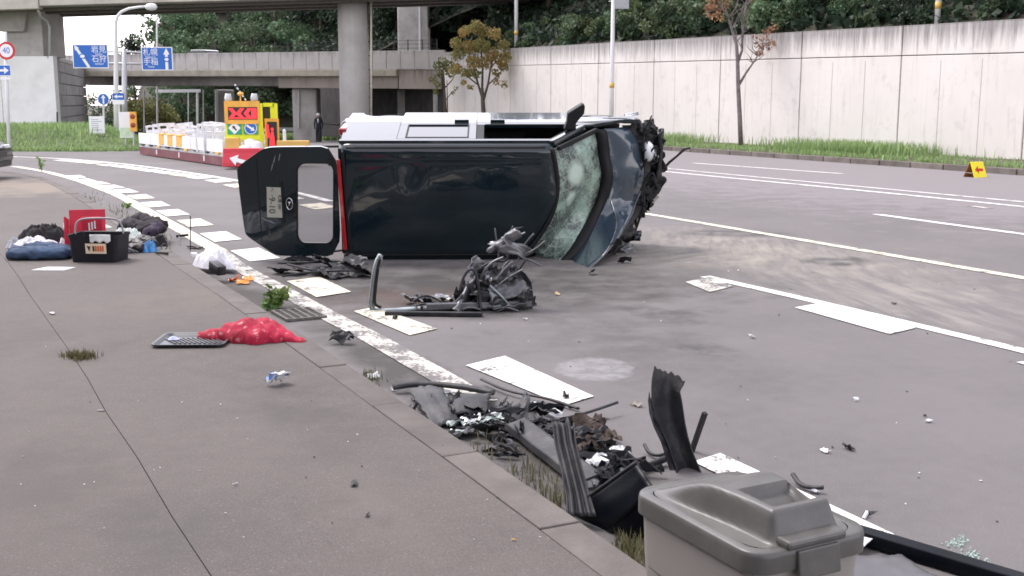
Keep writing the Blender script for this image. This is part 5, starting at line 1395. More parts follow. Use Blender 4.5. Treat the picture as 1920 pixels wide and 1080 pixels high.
for x0, y0, x1, y1 in ((-.66, .50, -.72, .33), (-.61, .52, -.63, .44), (-.86, -.18, -.70, -.24)):
    MB().tube([g_fn(x0 + (x1 - x0) * i / 6, y0 + (y1 - y0) * i / 6 + .004 * math.sin(i * 2.1), .0005) for i in range(7)], [.001, .004, .005, .003, .005, .004, .001], 5).build('glint_streak', m_glint, tg)
for s in (-1, 1):
    MB().tube([(.05, s * .57, 1.62), (-.35, s * .585, gz(-.35) - .045)], .012, 6).build('gas_strut', m_trim, van)
# rear frame, bumper and lamps
MB().box((-.06, 0, .42), (.14, 1.36, .26)).build('rear_bumper', m_vp, van, bevel=.04)
for s in (-1, 1): MB().box((-.01, s * .68, 1.15), (.08, .08, .36)).build('tail_lamp', m_rl, van, bevel=.02)
MB().box((.02, 0, 1.74), (.06, 1.14, .05)).build('rear_header', m_int, van)
# ================================================================== WRECKAGE, BELONGINGS, BIN
random.seed(33)
def piece(name, label, cat, base, mb, m, group=None, parent=None, part=None, **kw):
    """one loose thing (or a part of one) built from world coordinates, its origin at its base"""
    base = Vector(base) if parent is None else parent.matrix_basis.translation
    mb.v = [tuple(Vector(v) - base) for v in mb.v]
    o = mb.build(part or name, m, parent, **kw)
    if parent is None:
        o.location = base; tag(o, label, cat, group)
    return o
m_pgrey = mat('grey plastic', (.030, .030, .033), .5, var=.25, scale=8, dirt=(.13, .12, .11), dirt_amt=.5, bump=.15, spec=.25)
m_pdark = mat('dark plastic', (.020, .020, .023), .42, var=.3, scale=8, dirt=(.08, .075, .07), dirt_amt=.4, bump=.12, spec=.25)
m_pblack = mat('black bumper plastic', (.004, .005, .008), .28, var=.2, dirt=(.02, .02, .022), dirt_amt=.2, spec=.10)
m_wchunk = mat('white foam', (.72, .72, .74), .7, var=.08, dirt=(.35, .33, .30), dirt_amt=.5, bump=.3)
m_clear = mat('clear broken plastic', (.36, .42, .39), .15, var=.4, scale=14, coat=1., dirt=(.08, .09, .085), dirt_amt=.7)
m_metal = mat('torn grey metal', (.15, .15, .16), .33, metal=.45, var=.4, scale=7, dirt=(.04, .038, .038), dirt_amt=.75, bump=.25, bscale=25)
m_rail = mat('blue grey door metal', (.26, .30, .31), .32, metal=.3, var=.3, scale=6, dirt=(.04, .045, .05), dirt_amt=.7)
def lerp_tab(t, tab):
    for (a, va), (b, vb) in zip(tab, tab[1:]):
        if t <= b: f = max(0, (t - a) / (b - a)); f = f * f * (3 - 2 * f); return va + (vb - va) * f
    return tab[-1][1]
def patch(a, b, c, d, bulge=.0, amp=.02, seed=0, jag=.0, nu=14, nv=10, freq=3., mb=None):
    a, b, c, d = map(Vector, (a, b, c, d)); n = (b - a).cross(d - a).normalized(); o = Vector((seed * 2.7, seed * 1.9, seed))
    def fn(u, v):
        uu = u + jag * noise.noise(Vector((v * 9, seed, 1))) * (abs(u - .5) * 2) ** 3; vv = v + jag * noise.noise(Vector((u * 9, seed, 5))) * (abs(v - .5) * 2) ** 3
        p = a.lerp(b, uu).lerp(d.lerp(c, uu), vv)
        return p + n * (bulge * (1 - (2 * u - 1) ** 2) * .5 + bulge * (1 - (2 * v - 1) ** 2) * .5 + amp * fbm(Vector((u * freq, v * freq, 0)) + o) * 2)
    mb = mb or MB(); mb.grid(fn, nu, nv); return mb
def rows(rw, Y, lean=0., fold=.03, amp=.02, nu=8, seed=0, freq=4., mb=None, rib=0, top=None):
    """upright torn sheet given as picture rows (y, left x, right x) standing at distance Y"""
    y0, y1 = rw[0][0], rw[-1][0]
    def at(f):
        y = y0 + (y1 - y0) * f
        for (ya, la, ra), (yb_, lb_, rb2) in zip(rw, rw[1:]):
            if ya <= y <= yb_:
                t = (y - ya) / (yb_ - ya); return y, la + (lb_ - la) * t, ra + (rb2 - ra) * t
        return rw[-1]
    def fn(u, v):
        y, l, r_ = at(v); y += seed * 0 + 6 * noise.noise(Vector((u * 5, seed, 2))) * (1 - v) ** 6 * 5
        x = l + (r_ - l) * u
        if top: y += lerp_tab(u, top) * (1 - v) ** 5
        dY = lean * (1 - v) + fold * math.sin(u * 3.14) + rib * math.sin(u * 22) + amp * fbm(Vector((u * freq * .7, v * freq, seed))) * 2
        return P(x, y, Y + dY)
    mb = mb or MB(); mb.grid(fn, nu, 22); return mb
def crum(c, sx, sy, sz, seed, n=7, amp=.6, mb=None, ax=None):
    c = Vector(c); o = Vector((seed * 3.7, seed * 1.3, 0)); mb = mb or MB()
    ax = ax or (Matrix.Rotation(random.uniform(0, 6.28), 3, 'Z') @ Matrix.Rotation(random.uniform(-.7, .7), 3, 'X'))
    def fn(u, v):
        e = 1 + .3 * noise.noise(Vector((u * 6, v * 6, seed)))
        q = ax @ Vector(((u - .5) * sx * e, (v - .5) * sy * e, 0)); q.z += sz * .5 + sz * amp * fbm(Vector((u * 2.8, v * 2.8, 0)) + o) * 2; return c + q
    mb.grid(fn, n, n)
    lo = min(v[2] for v in mb.v); 
    if lo < c.z + .004: mb.v = [(v[0], v[1], v[2] + c.z + .004 - lo) for v in mb.v]
    return mb
def up_(p, h): return Vector(p) + Vector((0, 0, h))

# ---------------------------------------------------------------- bin
bn = thing('wheelie_bin', 'beige bin with a grey hinged lid standing at the kerb', 'bin', (.565, 2.575, KZ), R(-62.5))
m_lid = mat('bin lid grey', (.088, .085, .080), .36, var=.1, scale=9, dirt=(.20, .195, .18), dirt_amt=.25, bump=.04, spec=.5)
m_bin = mat('bin body beige', (.29, .27, .25), .5, var=.06, scale=4, dirt=(.22, .2, .17), dirt_amt=.45, spec=.25)
LX, LY, ZR = .245, .175, .585
def rr(hx, hy, r, n=6): return rrect(-hx, -hy, hx, hy, r, n)
k = MB()
b0, b1 = rr(.195, .135, .045), rr(.228, .165, .05)
n = len(b0); vs = []
lv = [(0, .0), (.02, .06), (.46, .85), (.53, .92), (ZR - .01, 1.)]
for z, t in lv: vs += [(x0 + (x1 - x0) * t, y0 + (y1 - y0) * t, z) for (x0, y0), (x1, y1) in zip(b0, b1)]
fs = [(i * n + j, i * n + (j + 1) % n, (i + 1) * n + (j + 1) % n, (i + 1) * n + j) for i in range(len(lv) - 1) for j in range(n)] + [tuple(range(n))]
k.add(vs, fs).build('body', m_bin, bn, smooth=True, solid=.004)
# lid rim
lid = MB(); o0 = rr(LX, LY, .06, 8); i0 = rr(LX - .03, LY - .03, .045, 8); n = len(o0)
prof = [(o0, ZR - .022, 1.), (o0, ZR + .014, 1.), (o0, ZR + .024, .992), (o0, ZR + .028, .975), (i0, ZR + .026, 1.)]
vs = []
for ring_, z, s in prof: vs += [(x * s, y * s, z) for x, y in ring_]
fs = [(i * n + j, i * n + (j + 1) % n, (i + 1) * n + (j + 1) % n, (i + 1) * n + j) for i in range(len(prof) - 1) for j in range(n)]
ld = lid.add(vs, fs).build('lid', m_lid, bn, smooth=True)
def lid_fn(u, v):
    x = -(LX - .028) + 2 * (LX - .028) * u; y = -(LY - .028) + 2 * (LY - .028) * v
    # round the corners in plan
    s = 1 - .10 * (abs(2 * u - 1) ** 6) * (abs(2 * v - 1) ** 6); x *= s; y *= s
    v0 = .03 + .12 * sstep(0, .85, u); edge = sstep(v0, v0 + .10, v) * sstep(1 - v0 * .8, 1 - v0 * .8 - .10, v)
    along = sstep(-.02, .5, u) ** .8 * sstep(1., .91, u)
    z = .070 * edge * along
    rec = sstep(.585, .60, u) * sstep(.875, .86, u) * sstep(.31, .33, v) * sstep(.82, .80, v)
    ramp = sstep(.60, .78, u)
    z -= .066 * rec * (.45 + .55 * ramp)
    return Vector((x, y, ZR + .0262 + z))
MB().grid(lid_fn, 72, 56).build('lid_top', m_lid, ld, smooth=True)
MB().prism([(.13, .06, 0), (.175, .06, 0), (.175, -.075, 0), (.13, -.075, 0)], (0, 0, .008)).build('grip', m_lid, ld, bevel=.003).location = (0.005, 0, ZR + .047)
for (x, w_, z0, z1, th) in ((LX + .006, .12, ZR - .045, ZR + .022, .012),):
    MB().box((x, .0, (z0 + z1) / 2), (th, w_, z1 - z0), Matrix.Rotation(R(-8), 3, 'Y')).build('latch', m_lid, ld, bevel=.004)
MB().box((LX - .022, 0, ZR + .034), (.05, .17, .022)).build('latch_base', m_lid, ld, bevel=.008)
for s in (-1, 1): MB().box((-LX - .004, s * .09, ZR - .002), (.03, .05, .04)).build('hinge', m_lid, ld, bevel=.006)
k = MB(); k.tube([(-LX + .07, -.160, .43), (-.05, -.163, .42), (.06, -.163, .415)], .0012, 5); k.build('scratch', m_pgrey, bn)

# ---------------------------------------------------------------- debris pile in front
def ground_tube(name, label, cat, pts, r, m, flat_=1., hs=None, sm=2, n=8, group=None):
    hs = hs or [0] * len(pts)
    w_ = smoothline([up_(g(x, y), r * flat_ + h) for (x, y), h in zip(pts, hs)], sm)
    return piece(name, label, cat, w_[0], MB().tube(w_, r, n, flat=flat_), m, group, smooth=True)
ground_tube('trim_strip', 'long rounded grey trim strip lying nearest the worn line in the front debris', 'debris', [(738, 738), (780, 734), (850, 737), (925, 748)], .026, m_pgrey, .7, [.02, .03, .03, .02])
piece('liner_sheet', 'curved grey plastic liner bulging beside the white road mark in the front debris', 'debris', g(870, 770), patch(P(824, 760, 6.15), P(922, 738, 6.25), up_(g(916, 780), .005), up_(g(838, 786), .005), -.05, .008, 3, .04), m_pgrey, smooth=True, solid=.006)
piece('liner_sheet', 'flat grey plastic liner overhanging the kerb edge in the front debris', 'debris', g(800, 775), patch(up_(g(766, 752), .06), up_(g(826, 752), .09), up_(g(862, 800), .02), up_(g(812, 806), .01), -.03, .012, 5, .06), m_pgrey, smooth=True, solid=.005)
ground_tube('thin_strip', 'thin black bent strip lying across the front white road mark', 'debris', [(902, 722), (955, 744), (1025, 756), (1085, 772)], .011, m_pdark, .7, [.03, .02, .025, .01])
ground_tube('thin_strip', 'straight black strip pointing right out of the front debris pile', 'debris', [(1052, 806), (1100, 794), (1157, 777)], .010, m_pdark, .8, [.05, .05, .06])
ground_tube('thin_strip', 'dark strip along the kerb below the crushed headlamp', 'debris', [(915, 853), (950, 854), (985, 853)], .006, m_pdark)
hlm = thing('crushed_headlamp', 'crushed clear headlamp unit lying at the kerb in the front debris', 'debris', g(885, 812))
for i, (x, y, s, m, h) in enumerate(((862, 802, .10, m_clear, .06), (882, 800, .08, m_chrome, .05), (905, 805, .10, m_clear, .05), (925, 797, .09, m_clear, .04), (873, 818, .10, m_pdark, .04), (912, 818, .09, m_pdark, .03), (940, 788, .06, m_clear, .04), (855, 815, .06, m_clear, .03), (895, 790, .05, m_wchunk, .03))):
    piece('x', None, None, None, crum(g(x, y), s * 1.4, s, h, i + 3, 8, .5), m, parent=hlm, part='lens_shard' if m is m_clear else 'housing_shard', solid=.003)
# channel
k = MB(); a, b = up_(g(968, 812), .04), up_(g(1105, 918), .03)
d = (b - a).normalized(); sd_ = Vector((-d.y, d.x, 0))
cs_ = [(-.065, .0), (-.060, .035), (-.045, .04), (.045, .015), (.06, .02), (.065, -.01), (.055, -.015), (.04, .005), (-.045, .028), (-.055, .0)]
vs = []
for i in range(9):
    p = a.lerp(b, i / 8); vs += [p + sd_ * (-x) + Vector((0, 0, z + .008 * noise.noise(p * 8))) for x, z in cs_]
n = len(cs_); k.add(vs, [(i * n + j, i * n + (j + 1) % n, (i + 1) * n + (j + 1) % n, (i + 1) * n + j) for i in range(8) for j in range(n)] + [tuple(range(n)), tuple(range(8 * n, 9 * n))])
piece('bumper_channel', 'long dark grey channel running along the kerb in the front debris', 'debris', g(1030, 870), k, m_pgrey)
piece('fluted_cover', 'ribbed grey panel leaning against the black bumper corner', 'debris', g(1090, 955), rows([(792, 1036, 1076), (830, 1040, 1080), (880, 1052, 1092), (930, 1062, 1106), (968, 1064, 1118)], 4.28, .42, .015, .008, 26, 4, 3., rib=.010), m_pgrey, smooth=True, solid=.005)
bk_ = thing('bumper_corner', 'black glossy bumper corner piece standing on edge beside the bin', 'debris', g(1140, 985))
A_, B_, C_, D_ = g(1064, 966) + Vector((0, 0, .012)), P(1194, 868, 4.24), P(1224, 912, 4.12), up_(g(1232, 1014), .004)
k = MB()
def bf_(u, v):
    p = A_.lerp(B_, u).lerp(g(1130, 1000).lerp(D_, u), v) if False else A_.lerp(B_, u).lerp(up_(g(1135, 996), .004).lerp(C_, u), v)
    return p + Vector((.0, -.035, .0)) * math.sin(u * 3.1) * math.sin(v * 1.6) + Vector((0, 0, .006)) * fbm((u * 3, v * 3, 1))
k.grid(bf_, 14, 10)
piece('x', None, None, None, k, m_pblack, parent=bk_, part='skin', smooth=True, solid=.006)
piece('x', None, None, None, patch(up_(g(1135, 996), .004), C_, D_, up_(g(1180, 1010), .004), -.02, .004, 8), m_pblack, parent=bk_, part='lower_skin', smooth=True, solid=.006)
piece('x', None, None, None, MB().tube([A_.lerp(B_, i / 8) + Vector((0, 0, .004)) for i in range(9)], .008, 6), m_pgrey, parent=bk_, part='edge_lip', smooth=True)
piece('x', None, None, None, patch(B_, C_, C_ + Vector((.02, .10, -.06)), B_ + Vector((.02, .12, -.05)), .0, .004, 9), m_pblack, parent=bk_, part='return_flange', solid=.005)
piece('torn_wing', 'tall jagged torn grey plastic panel standing upright behind the bin', 'debris', g(1292, 893), rows([(688, 1228, 1284), (704, 1224, 1282), (722, 1222, 1274), (745, 1222, 1278), (760, 1218, 1280), (790, 1226, 1284), (820, 1238, 1290), (845, 1250, 1298), (870, 1262, 1308), (894, 1272, 1318)], 4.98, .10, .07, .012, 20, 2, 2.2, top=[(0, -2), (.18, 6), (.3, 1), (.42, 12), (.55, 8), (.7, 20), (.85, 14), (1, 26)]), m_pgrey, solid=.005)
o = piece('torn_strip', 'narrow curled strip hanging on the left edge of the upright torn panel', 'debris', g(1262, 880), rows([(752, 1215, 1222), (775, 1218, 1228), (800, 1226, 1238), (830, 1240, 1252), (882, 1256, 1270)], 4.90, .06, .01, .008, 3, 6), m_pdark, solid=.004)
k = MB(); k.bar(up_(g(1297, 846), .0), P(1322, 774, 5.22), .022, .022); piece('square_bar', 'black square bar leaning upright beside the torn grey panel', 'debris', g(1297, 846), k, m_pdark, bevel=.002)
ground_tube('black_tube', 'short black tube lying left of the upright torn panel', 'debris', [(1188, 892), (1215, 884), (1248, 872)], .017, m_pdark, 1., [.01, .01, .015])
ground_tube('black_clip', 'small bent black clip near the foot of the upright torn panel', 'debris', [(1208, 848), (1216, 856), (1232, 862), (1246, 862)], .009, m_pdark, 1., [.03, .01, .01, .02])
piece('dark_sheet', 'dark folded panel between the headlamp and the white foam in the front debris', 'debris', g(960, 815), patch(up_(g(945, 815), .02), up_(g(985, 772), .13), up_(g(1012, 800), .06), up_(g(985, 822), .01), .02, .02, 12, .08), m_pdark, solid=.004)
piece('dark_sheet', 'small black tray shaped panel behind the ribbed panel in the front debris', 'debris', g(1010, 825), patch(up_(g(980, 822), .01), up_(g(1030, 800), .02), up_(g(1040, 838), .015), up_(g(1005, 845), .01), -.01, .01, 14, .1), m_pdark, solid=.004)
for i, (x, y, s, h, lab) in enumerate(((998, 776, .085, .07, 'white foam chunk at the top of the front debris'), (1032, 786, .13, .06, 'wide white foam chunk behind the ribbed panel'), (1120, 885, .12, .09, 'rounded white foam chunk inside the black bumper corner'), (1160, 862, .11, .07, 'white foam chunk on the brown matting by the bumper corner'), (1108, 912, .07, .05, 'small white foam scrap against the ribbed panel'), (925, 782, .07, .04, 'white plastic scrap near the crushed headlamp'), (1148, 880, .06, .04, 'small white scrap between two foam chunks by the bumper corner'))):
    k = MB(); sd0 = i * 5.1; c = up_(g(x, y), h * .45)
    k.grid(lambda u, v: c + Vector((s * .5 * math.cos(v * 6.2832) * math.sin(u * 3.1416), s * .42 * math.sin(v * 6.2832) * math.sin(u * 3.1416), h * .5 * math.cos(u * 3.1416))) * (1 + .55 * noise.noise(Vector((math.cos(v * 6.28) * 1.7, math.sin(v * 6.28) * 1.7, u * 4 + sd0)))), 9, 14)
    piece('foam_chunk', lab, 'debris', g(x, y), k, m_wchunk)
# brown matting
m_brown = mat('brown fibre', (.075, .055, .045), .95, var=.5, scale=20, bump=.6)
fm_ = thing('fibre_mat', 'torn brown fibre matting with white flecks behind the bumper corner', 'debris', g(1115, 840))
for i in range(9): piece('x', None, None, None, crum(g(1110 + random.gauss(0, 20), 832 + random.gauss(0, 16)), .16, .12, .06, 80 + i, 7, .8), m_brown if i % 3 else m_pdark, parent=fm_, part='fibre_sheet', solid=.004)
for i in range(95):
    x, y = random.choice(((880, 800), (930, 800), (1000, 800), (1060, 840), (1120, 850), (1130, 900), (960, 830), (790, 765), (1160, 880), (1010, 770), (890, 760)))
    x += random.gauss(0, 26); y += random.gauss(0, 16); s = random.uniform(.03, .11)
    piece('plastic_shard', 'small dark broken plastic shard lying in the front debris pile', 'debris', g(x, y), crum(g(x, y), s, s * random.uniform(.3, .8), s * .35, 100 + i, 3, .8), random.choice((m_pdark, m_pdark, m_pgrey, m_pblack)), 'dark shards in the front debris', solid=.003)
for i in range(60):
    x, y = random.choice(((880, 790), (940, 800), (1000, 790), (1060, 850), (1120, 850), (1140, 895), (960, 840), (810, 765), (1150, 870), (1180, 880)))
    x += random.gauss(0, 30); y += random.gauss(0, 15); s = random.uniform(.07, .20)
    piece('plastic_sliver', 'long thin black plastic sliver tangled in the front debris pile', 'debris', g(x, y), crum(up_(g(x, y), random.uniform(0, .05)), s, s * random.uniform(.10, .25), s * .3, 400 + i, 5, .8), random.choice((m_pdark, m_pdark, m_pblack, m_pgrey)), 'black slivers in the front debris', solid=.003)
for i in range(48):
    x, y = random.choice(((880, 815), (930, 790), (1010, 790), (1120, 880), (1150, 870), (1020, 815), (800, 745)))
    x += random.gauss(0, 24); y += random.gauss(0, 13); s = random.uniform(.018, .055)
    piece('pale_shard', 'small pale broken plastic shard lying in the front debris pile', 'debris', g(x, y), crum(g(x, y), s, s * .6, s * .4, 160 + i, 3, .8), random.choice((m_wchunk, m_clear, m_wchunk)), 'pale shards in the front debris', solid=.003)
# near the bin
ground_tube('curved_scrap', 'curved black scrap on the road just behind the bin lid', 'debris', [(1486, 905), (1500, 918), (1525, 923), (1543, 926)], .012, m_pdark, .8, [.03, .01, .01, .02])
piece('silver_scrap', 'small silver scrap beside the curved black scrap behind the bin', 'debris', g(1527, 924), crum(g(1527, 925), .04, .03, .025, 8, 4), m_chrome, solid=.002)
k = MB(); a, b = up_(g(1592, 1012), .035), up_(g(1960, 1122), .03); k.bar(a, b, .075, .055)
piece('rubber_strip', 'long straight black rubber strip lying right of the bin', 'debris', g(1592, 1012), k, m_pblack, bevel=.008)
piece('bent_sheet', 'crumpled grey panel under the long black strip right of the bin', 'debris', g(1640, 1070), patch(up_(g(1575, 1046), .02), up_(g(1690, 1052), .025), up_(g(1820, 1120), .01), up_(g(1575, 1105), .01), .012, .010, 22, .05, 18, 12), mat('mid grey panel', (.10, .098, .105), .5, var=.15, dirt=(.07, .065, .07), dirt_amt=.5), smooth=True, solid=.004)
piece('white_fragment', 'small white panel fragment between the bin lid and the black strip', 'debris', g(1605, 1035), patch(up_(g(1580, 1040), .03), up_(g(1600, 1024), .05), up_(g(1636, 1032), .05), up_(g(1608, 1046), .03), .01, .004, 24), m_wchunk, smooth=True, solid=.004)
k = MB()
for i in range(170):
    cx, cy, s_ = random.choice(((1795, 1018, 10), (1795, 1018, 10), (1822, 1040, 8), (1842, 1058, 8), (1848, 1072, 7)))
    p = g(cx + random.gauss(0, s_), cy + random.gauss(0, s_ * .6)); s = random.uniform(.003, .008)
    k.box(up_(p, s * .5), (s, s * .8, s), Matrix.Rotation(random.uniform(0, 3), 3, 'Z'))
o = piece('glass_crumbs', 'scatter of pale green glass crumbs on the road near the lower right corner', 'glass', g(1815, 1040), k, mat('green glass crumbs', (.42, .52, .47), .1, var=.3, scale=60, coat=1.)); o['kind'] = 'stuff'
k = MB()
for i in range(5): k.bar(P(1618 + i * 5, 974 - (i % 2) * 3, 4.42 + i * .01), P(1624 + i * 5, 960, 4.45 + i * .01), .012, .012)
piece('ribbed_plug', 'small black and white ribbed plug lying on the open road right of the bin', 'debris', g(1628, 974), k, m_pdark)
k = MB(); k.bar(P(1619, 973, 4.40), P(1626, 960, 4.43), .010, .016); piece('plug_strip', 'white strip lying on the small black ribbed plug', 'debris', g(1622, 974), k, m_wchunk)

# ---------------------------------------------------------------- torn door in front of the van
td = thing('torn_door', 'torn off crumpled grey car door with an upright window frame before the van', 'debris', g(850, 586))
def tp(mb, m, part, **kw): return piece('x', None, None, None, mb, m, parent=td, part=part, **kw)
def wt(pts, Y, r, fl_=1., sm=2, n=7, dY=0.): 
    return MB().tube(smoothline([P(x, y, Y + (dY[i] if isinstance(dY, list) else 0)) for i, (x, y) in enumerate(pts)], sm), r, n, flat=fl_)
tp(wt([(714, 478), (706, 492), (701, 520), (697, 556), (696, 578), (706, 584), (740, 582), (800, 578), (870, 576), (940, 573)], 9.08, .042, .55), m_rail, 'window_frame', smooth=True)
tp(wt([(712, 486), (709, 500), (705, 530), (702, 560), (703, 572), (715, 577)], 9.04, .013), m_trim, 'window_channel', smooth=True)
tp(wt([(712, 480), (716, 484), (714, 498), (708, 505)], 9.05, .022, .5), m_metal, 'frame_tip', smooth=True)
tp(MB().bar(up_(g(722, 592), .02), up_(g(905, 594), .02), .05, .035), m_pdark, 'lower_rail', bevel=.006)
tp(MB().bar(up_(g(800, 586), .05), up_(g(996, 580), .05), .06, .05), m_metal, 'upper_rail', bevel=.006)
tp(rows([(498, 950, 962), (512, 938, 985), (530, 922, 997), (556, 908, 1000), (584, 914, 998)], 9.15, .10, .08, .02, 10, 31, 2.5), m_metal, 'outer_skin', solid=.006)
tp(rows([(500, 900, 940), (520, 890, 938), (545, 896, 930), (575, 890, 925)], 9.22, .08, .06, .02, 8, 39, 3.), m_pdark, 'inner_skin', solid=.005)
tp(rows([(535, 856, 885), (552, 850, 900), (578, 858, 905)], 9.2, .05, .03, .03, 8, 43, 4.), m_pdark, 'inner_skin', solid=.004)
for i, (x, y, dY, sx, sy, m) in enumerate(((952, 452, 9.30, .24, .16, m_metal), (965, 470, 9.26, .22, .15, m_metal), (935, 520, 9.28, .26, .22, m_pdark), (890, 500, 9.22, .16, .12, m_metal), (915, 545, 9.18, .26, .20, m_pdark), (945, 545, 9.12, .22, .16, m_metal), (870, 568, 9.12, .26, .12, m_metal), (840, 572, 9.10, .22, .12, m_pdark), (900, 572, 9.10, .30, .16, m_metal), (925, 565, 9.08, .22, .14, m_pdark), (955, 572, 9.06, .20, .12, m_metal))):
    c = P(x, y, dY); o_ = Vector((i * 2.9, 7.1, i * 1.1))
    ax = Matrix.Rotation(random.uniform(-.8, .8), 3, 'Z') @ Matrix.Rotation(R(60) + random.uniform(-.5, .5), 3, 'X') @ Matrix.Rotation(random.uniform(-.9, .9), 3, 'Z')
    k = MB(); k.grid(lambda u, v: c + ax @ Vector(((u - .5) * sx * 1.4 * (1 + .25 * noise.noise(Vector((v * 3, i, 0)))), (v - .5) * sy * .85 * (1 + .35 * noise.noise(Vector((u * 3.5, i, 4)))), .15 * fbm(Vector((u * 1.0, v * 1.0, 0)) + o_, 1) * 2 + .03 * (1 - 2 * abs(noise.noise(Vector((u * 2.4 + v, v * 2.2, i))))))), 12, 10)
    k.v = [(a, b, max(q, .008)) for a, b, q in k.v]
    tp(k, m, 'torn_sheet', smooth=True, solid=.005)
for pts, Y, r, m in (([(935, 575), (925, 545), (938, 512), (962, 490)], 9.12, .016, m_metal), ([(880, 575), (915, 555), (945, 525), (980, 505)], 9.08, .013, m_metal), ([(955, 575), (972, 545), (968, 515), (985, 488)], 9.1, .012, m_pdark), ([(905, 500), (925, 488), (948, 492), (958, 470)], 9.2, .014, m_pdark), ([(978, 478), (1000, 470), (1022, 452)], 9.25, .010, m_metal), ([(962, 424), (955, 440), (952, 455), (963, 478)], 9.35, .010, m_metal), ([(985, 436), (968, 444), (955, 462), (950, 480)], 9.33, .013, m_metal), ([(1001, 438), (988, 452), (975, 470), (972, 490)], 9.3, .010, m_metal), ([(928, 428), (930, 446), (936, 470), (932, 500)], 9.38, .009, m_metal), ([(1014, 498), (995, 488), (975, 482), (960, 470)], 9.22, .013, m_metal), ([(945, 482), (920, 492), (903, 515), (895, 548)], 9.18, .015, m_metal), ([(862, 545), (868, 520), (880, 503), (892, 508), (898, 535), (900, 565), (902, 594)], 9.02, .018, m_pgrey), ([(775, 565), (795, 552), (818, 560), (835, 572)], 9.15, .012, m_pdark), ([(770, 575), (800, 568), (830, 575)], 9.1, .014, m_pdark), ([(918, 535), (940, 555), (955, 572)], 9.03, .014, m_rail), ([(925, 580), (948, 575), (972, 583)], 9.0, .012, m_metal), ([(968, 505), (962, 520), (975, 540), (1000, 545)], 9.1, .009, m_metal), ([(860, 583), (880, 575), (900, 580)], 9.0, .01, m_metal)):
    tp(wt(pts, Y, r, .7), m, 'bent_strut', smooth=True)
for i in range(26):
    x = random.uniform(820, 990); y = random.uniform(520, 586) if x > 890 else random.uniform(555, 588)
    p = P(x, y, 9.05 + random.uniform(0, .3)); s = random.uniform(.06, .18)
    ax = Matrix.Rotation(random.uniform(0, 6.28), 3, 'Z') @ Matrix.Rotation(random.uniform(-1.4, 1.4), 3, 'X')
    k = MB(); o_ = Vector((i * 3.1, 0, 0)); k.grid(lambda u, v: p + ax @ Vector(((u - .5) * s, (v - .5) * s * .6, .05 * fbm(Vector((u * 2.5, v * 2.5, 0)) + o_) * 2)), 5, 5)
    k.v = [(a, b, max(c, .006)) for a, b, c in k.v]
    tp(k, random.choice((m_metal, m_pdark, m_pdark, m_trim, m_wchunk if i % 7 == 0 else m_pgrey)), 'torn_scrap', solid=.003)
for i, (x, y) in enumerate(((775, 572), (795, 566), (812, 578), (832, 566), (850, 582), (785, 580))):
    k = crum(g(x, y), random.uniform(.14, .26), random.uniform(.06, .12), .06, 500 + i, 6, .7); tp(k, m_pdark if i % 3 else m_metal, 'torn_scrap', solid=.004)
# flattened liner under the tailgate
fl_ = thing('flattened_liner', 'flattened black wheel arch liner lying on the road under the open tailgate', 'debris', g(595, 520))
for i in range(9): piece('x', None, None, None, crum(g(598 + random.gauss(0, 32), 514 + random.gauss(0, 7)), .36, .22, .06, 200 + i, 8, .7), m_pdark if i % 3 else m_pgrey, parent=fl_, part='liner_fold', solid=.004)
for i in range(3): piece('x', None, None, None, MB().tube(smoothline([up_(g(530 + 50 * j + random.uniform(-10, 10), 505 + i * 8 + random.uniform(-8, 10)), .04 + random.uniform(0, .04)) for j in range(4)], 2), .012, 6), m_pdark, parent=fl_, part='liner_rib', smooth=True)
# loose bits round the van
for (x, y, s, m, lab, nm) in ((1172, 494, .14, m_pdark, 'black broken lump on the road below the wrecked nose', 'black_lump'), (1150, 480, .12, m_metal, 'grey broken lump close below the wrecked nose', 'grey_lump'), (1110, 515, .10, m_pdark, 'small black scrap at the lower tip of the bonnet', 'black_scrap'), (741, 600, .06, m_pblack, 'black lump on the stained white mark before the torn door', 'black_lump'), (1045, 554, .06, mat('tan scrap', (.55, .42, .24), .6), 'tan and white scrap on the road right of the torn door', 'tan_scrap'), (1410, 634, .05, m_wchunk, 'white scrap on the open road below the worn lane mark', 'white_scrap'), (1195, 762, .06, mat('stone grey scrap', (.3, .27, .24), .7), 'pale grey scrap left of the upright torn panel', 'grey_scrap'), (1546, 848, .05, m_wchunk, 'flat white scrap in the middle of the near lane', 'white_scrap'), (1591, 843, .06, m_pdark, 'dark scrap right of the flat white scrap in the near lane', 'dark_scrap'), (1741, 792, .035, m_wchunk, 'white scrap in the near lane toward the right edge', 'white_scrap'), (1734, 781, .02, m_pdark, 'black crumb just behind the right white scrap in the near lane', 'black_crumb'), (1605, 752, .03, m_wchunk, 'faint white scrap in the near lane below the long white mark', 'white_scrap'), (640, 645, .16, m_pdark, 'black scrap in the gutter right of the red cloth', 'black_scrap'), (700, 710, .07, m_wchunk, 'white scrap at the kerb edge left of the front debris', 'white_scrap'), (690, 704, .06, m_pdark, 'black scrap at the kerb edge left of the front debris', 'black_scrap'), (1555, 300, .22, mat('pale litter', (.5, .52, .3), .8), 'pale leafy litter against the far kerb', 'litter'), (985, 600, .03, m_wchunk, 'white fleck just before the torn door', 'white_fleck'), (1676, 571, .04, m_pdark, 'dark crumb beside the long white lane line', 'dark_crumb')):
    piece(nm, lab, 'debris', g(x, y), crum(g(x, y), s, s * .6, s * .45, x * .1, 5, .7), m, solid=.004)
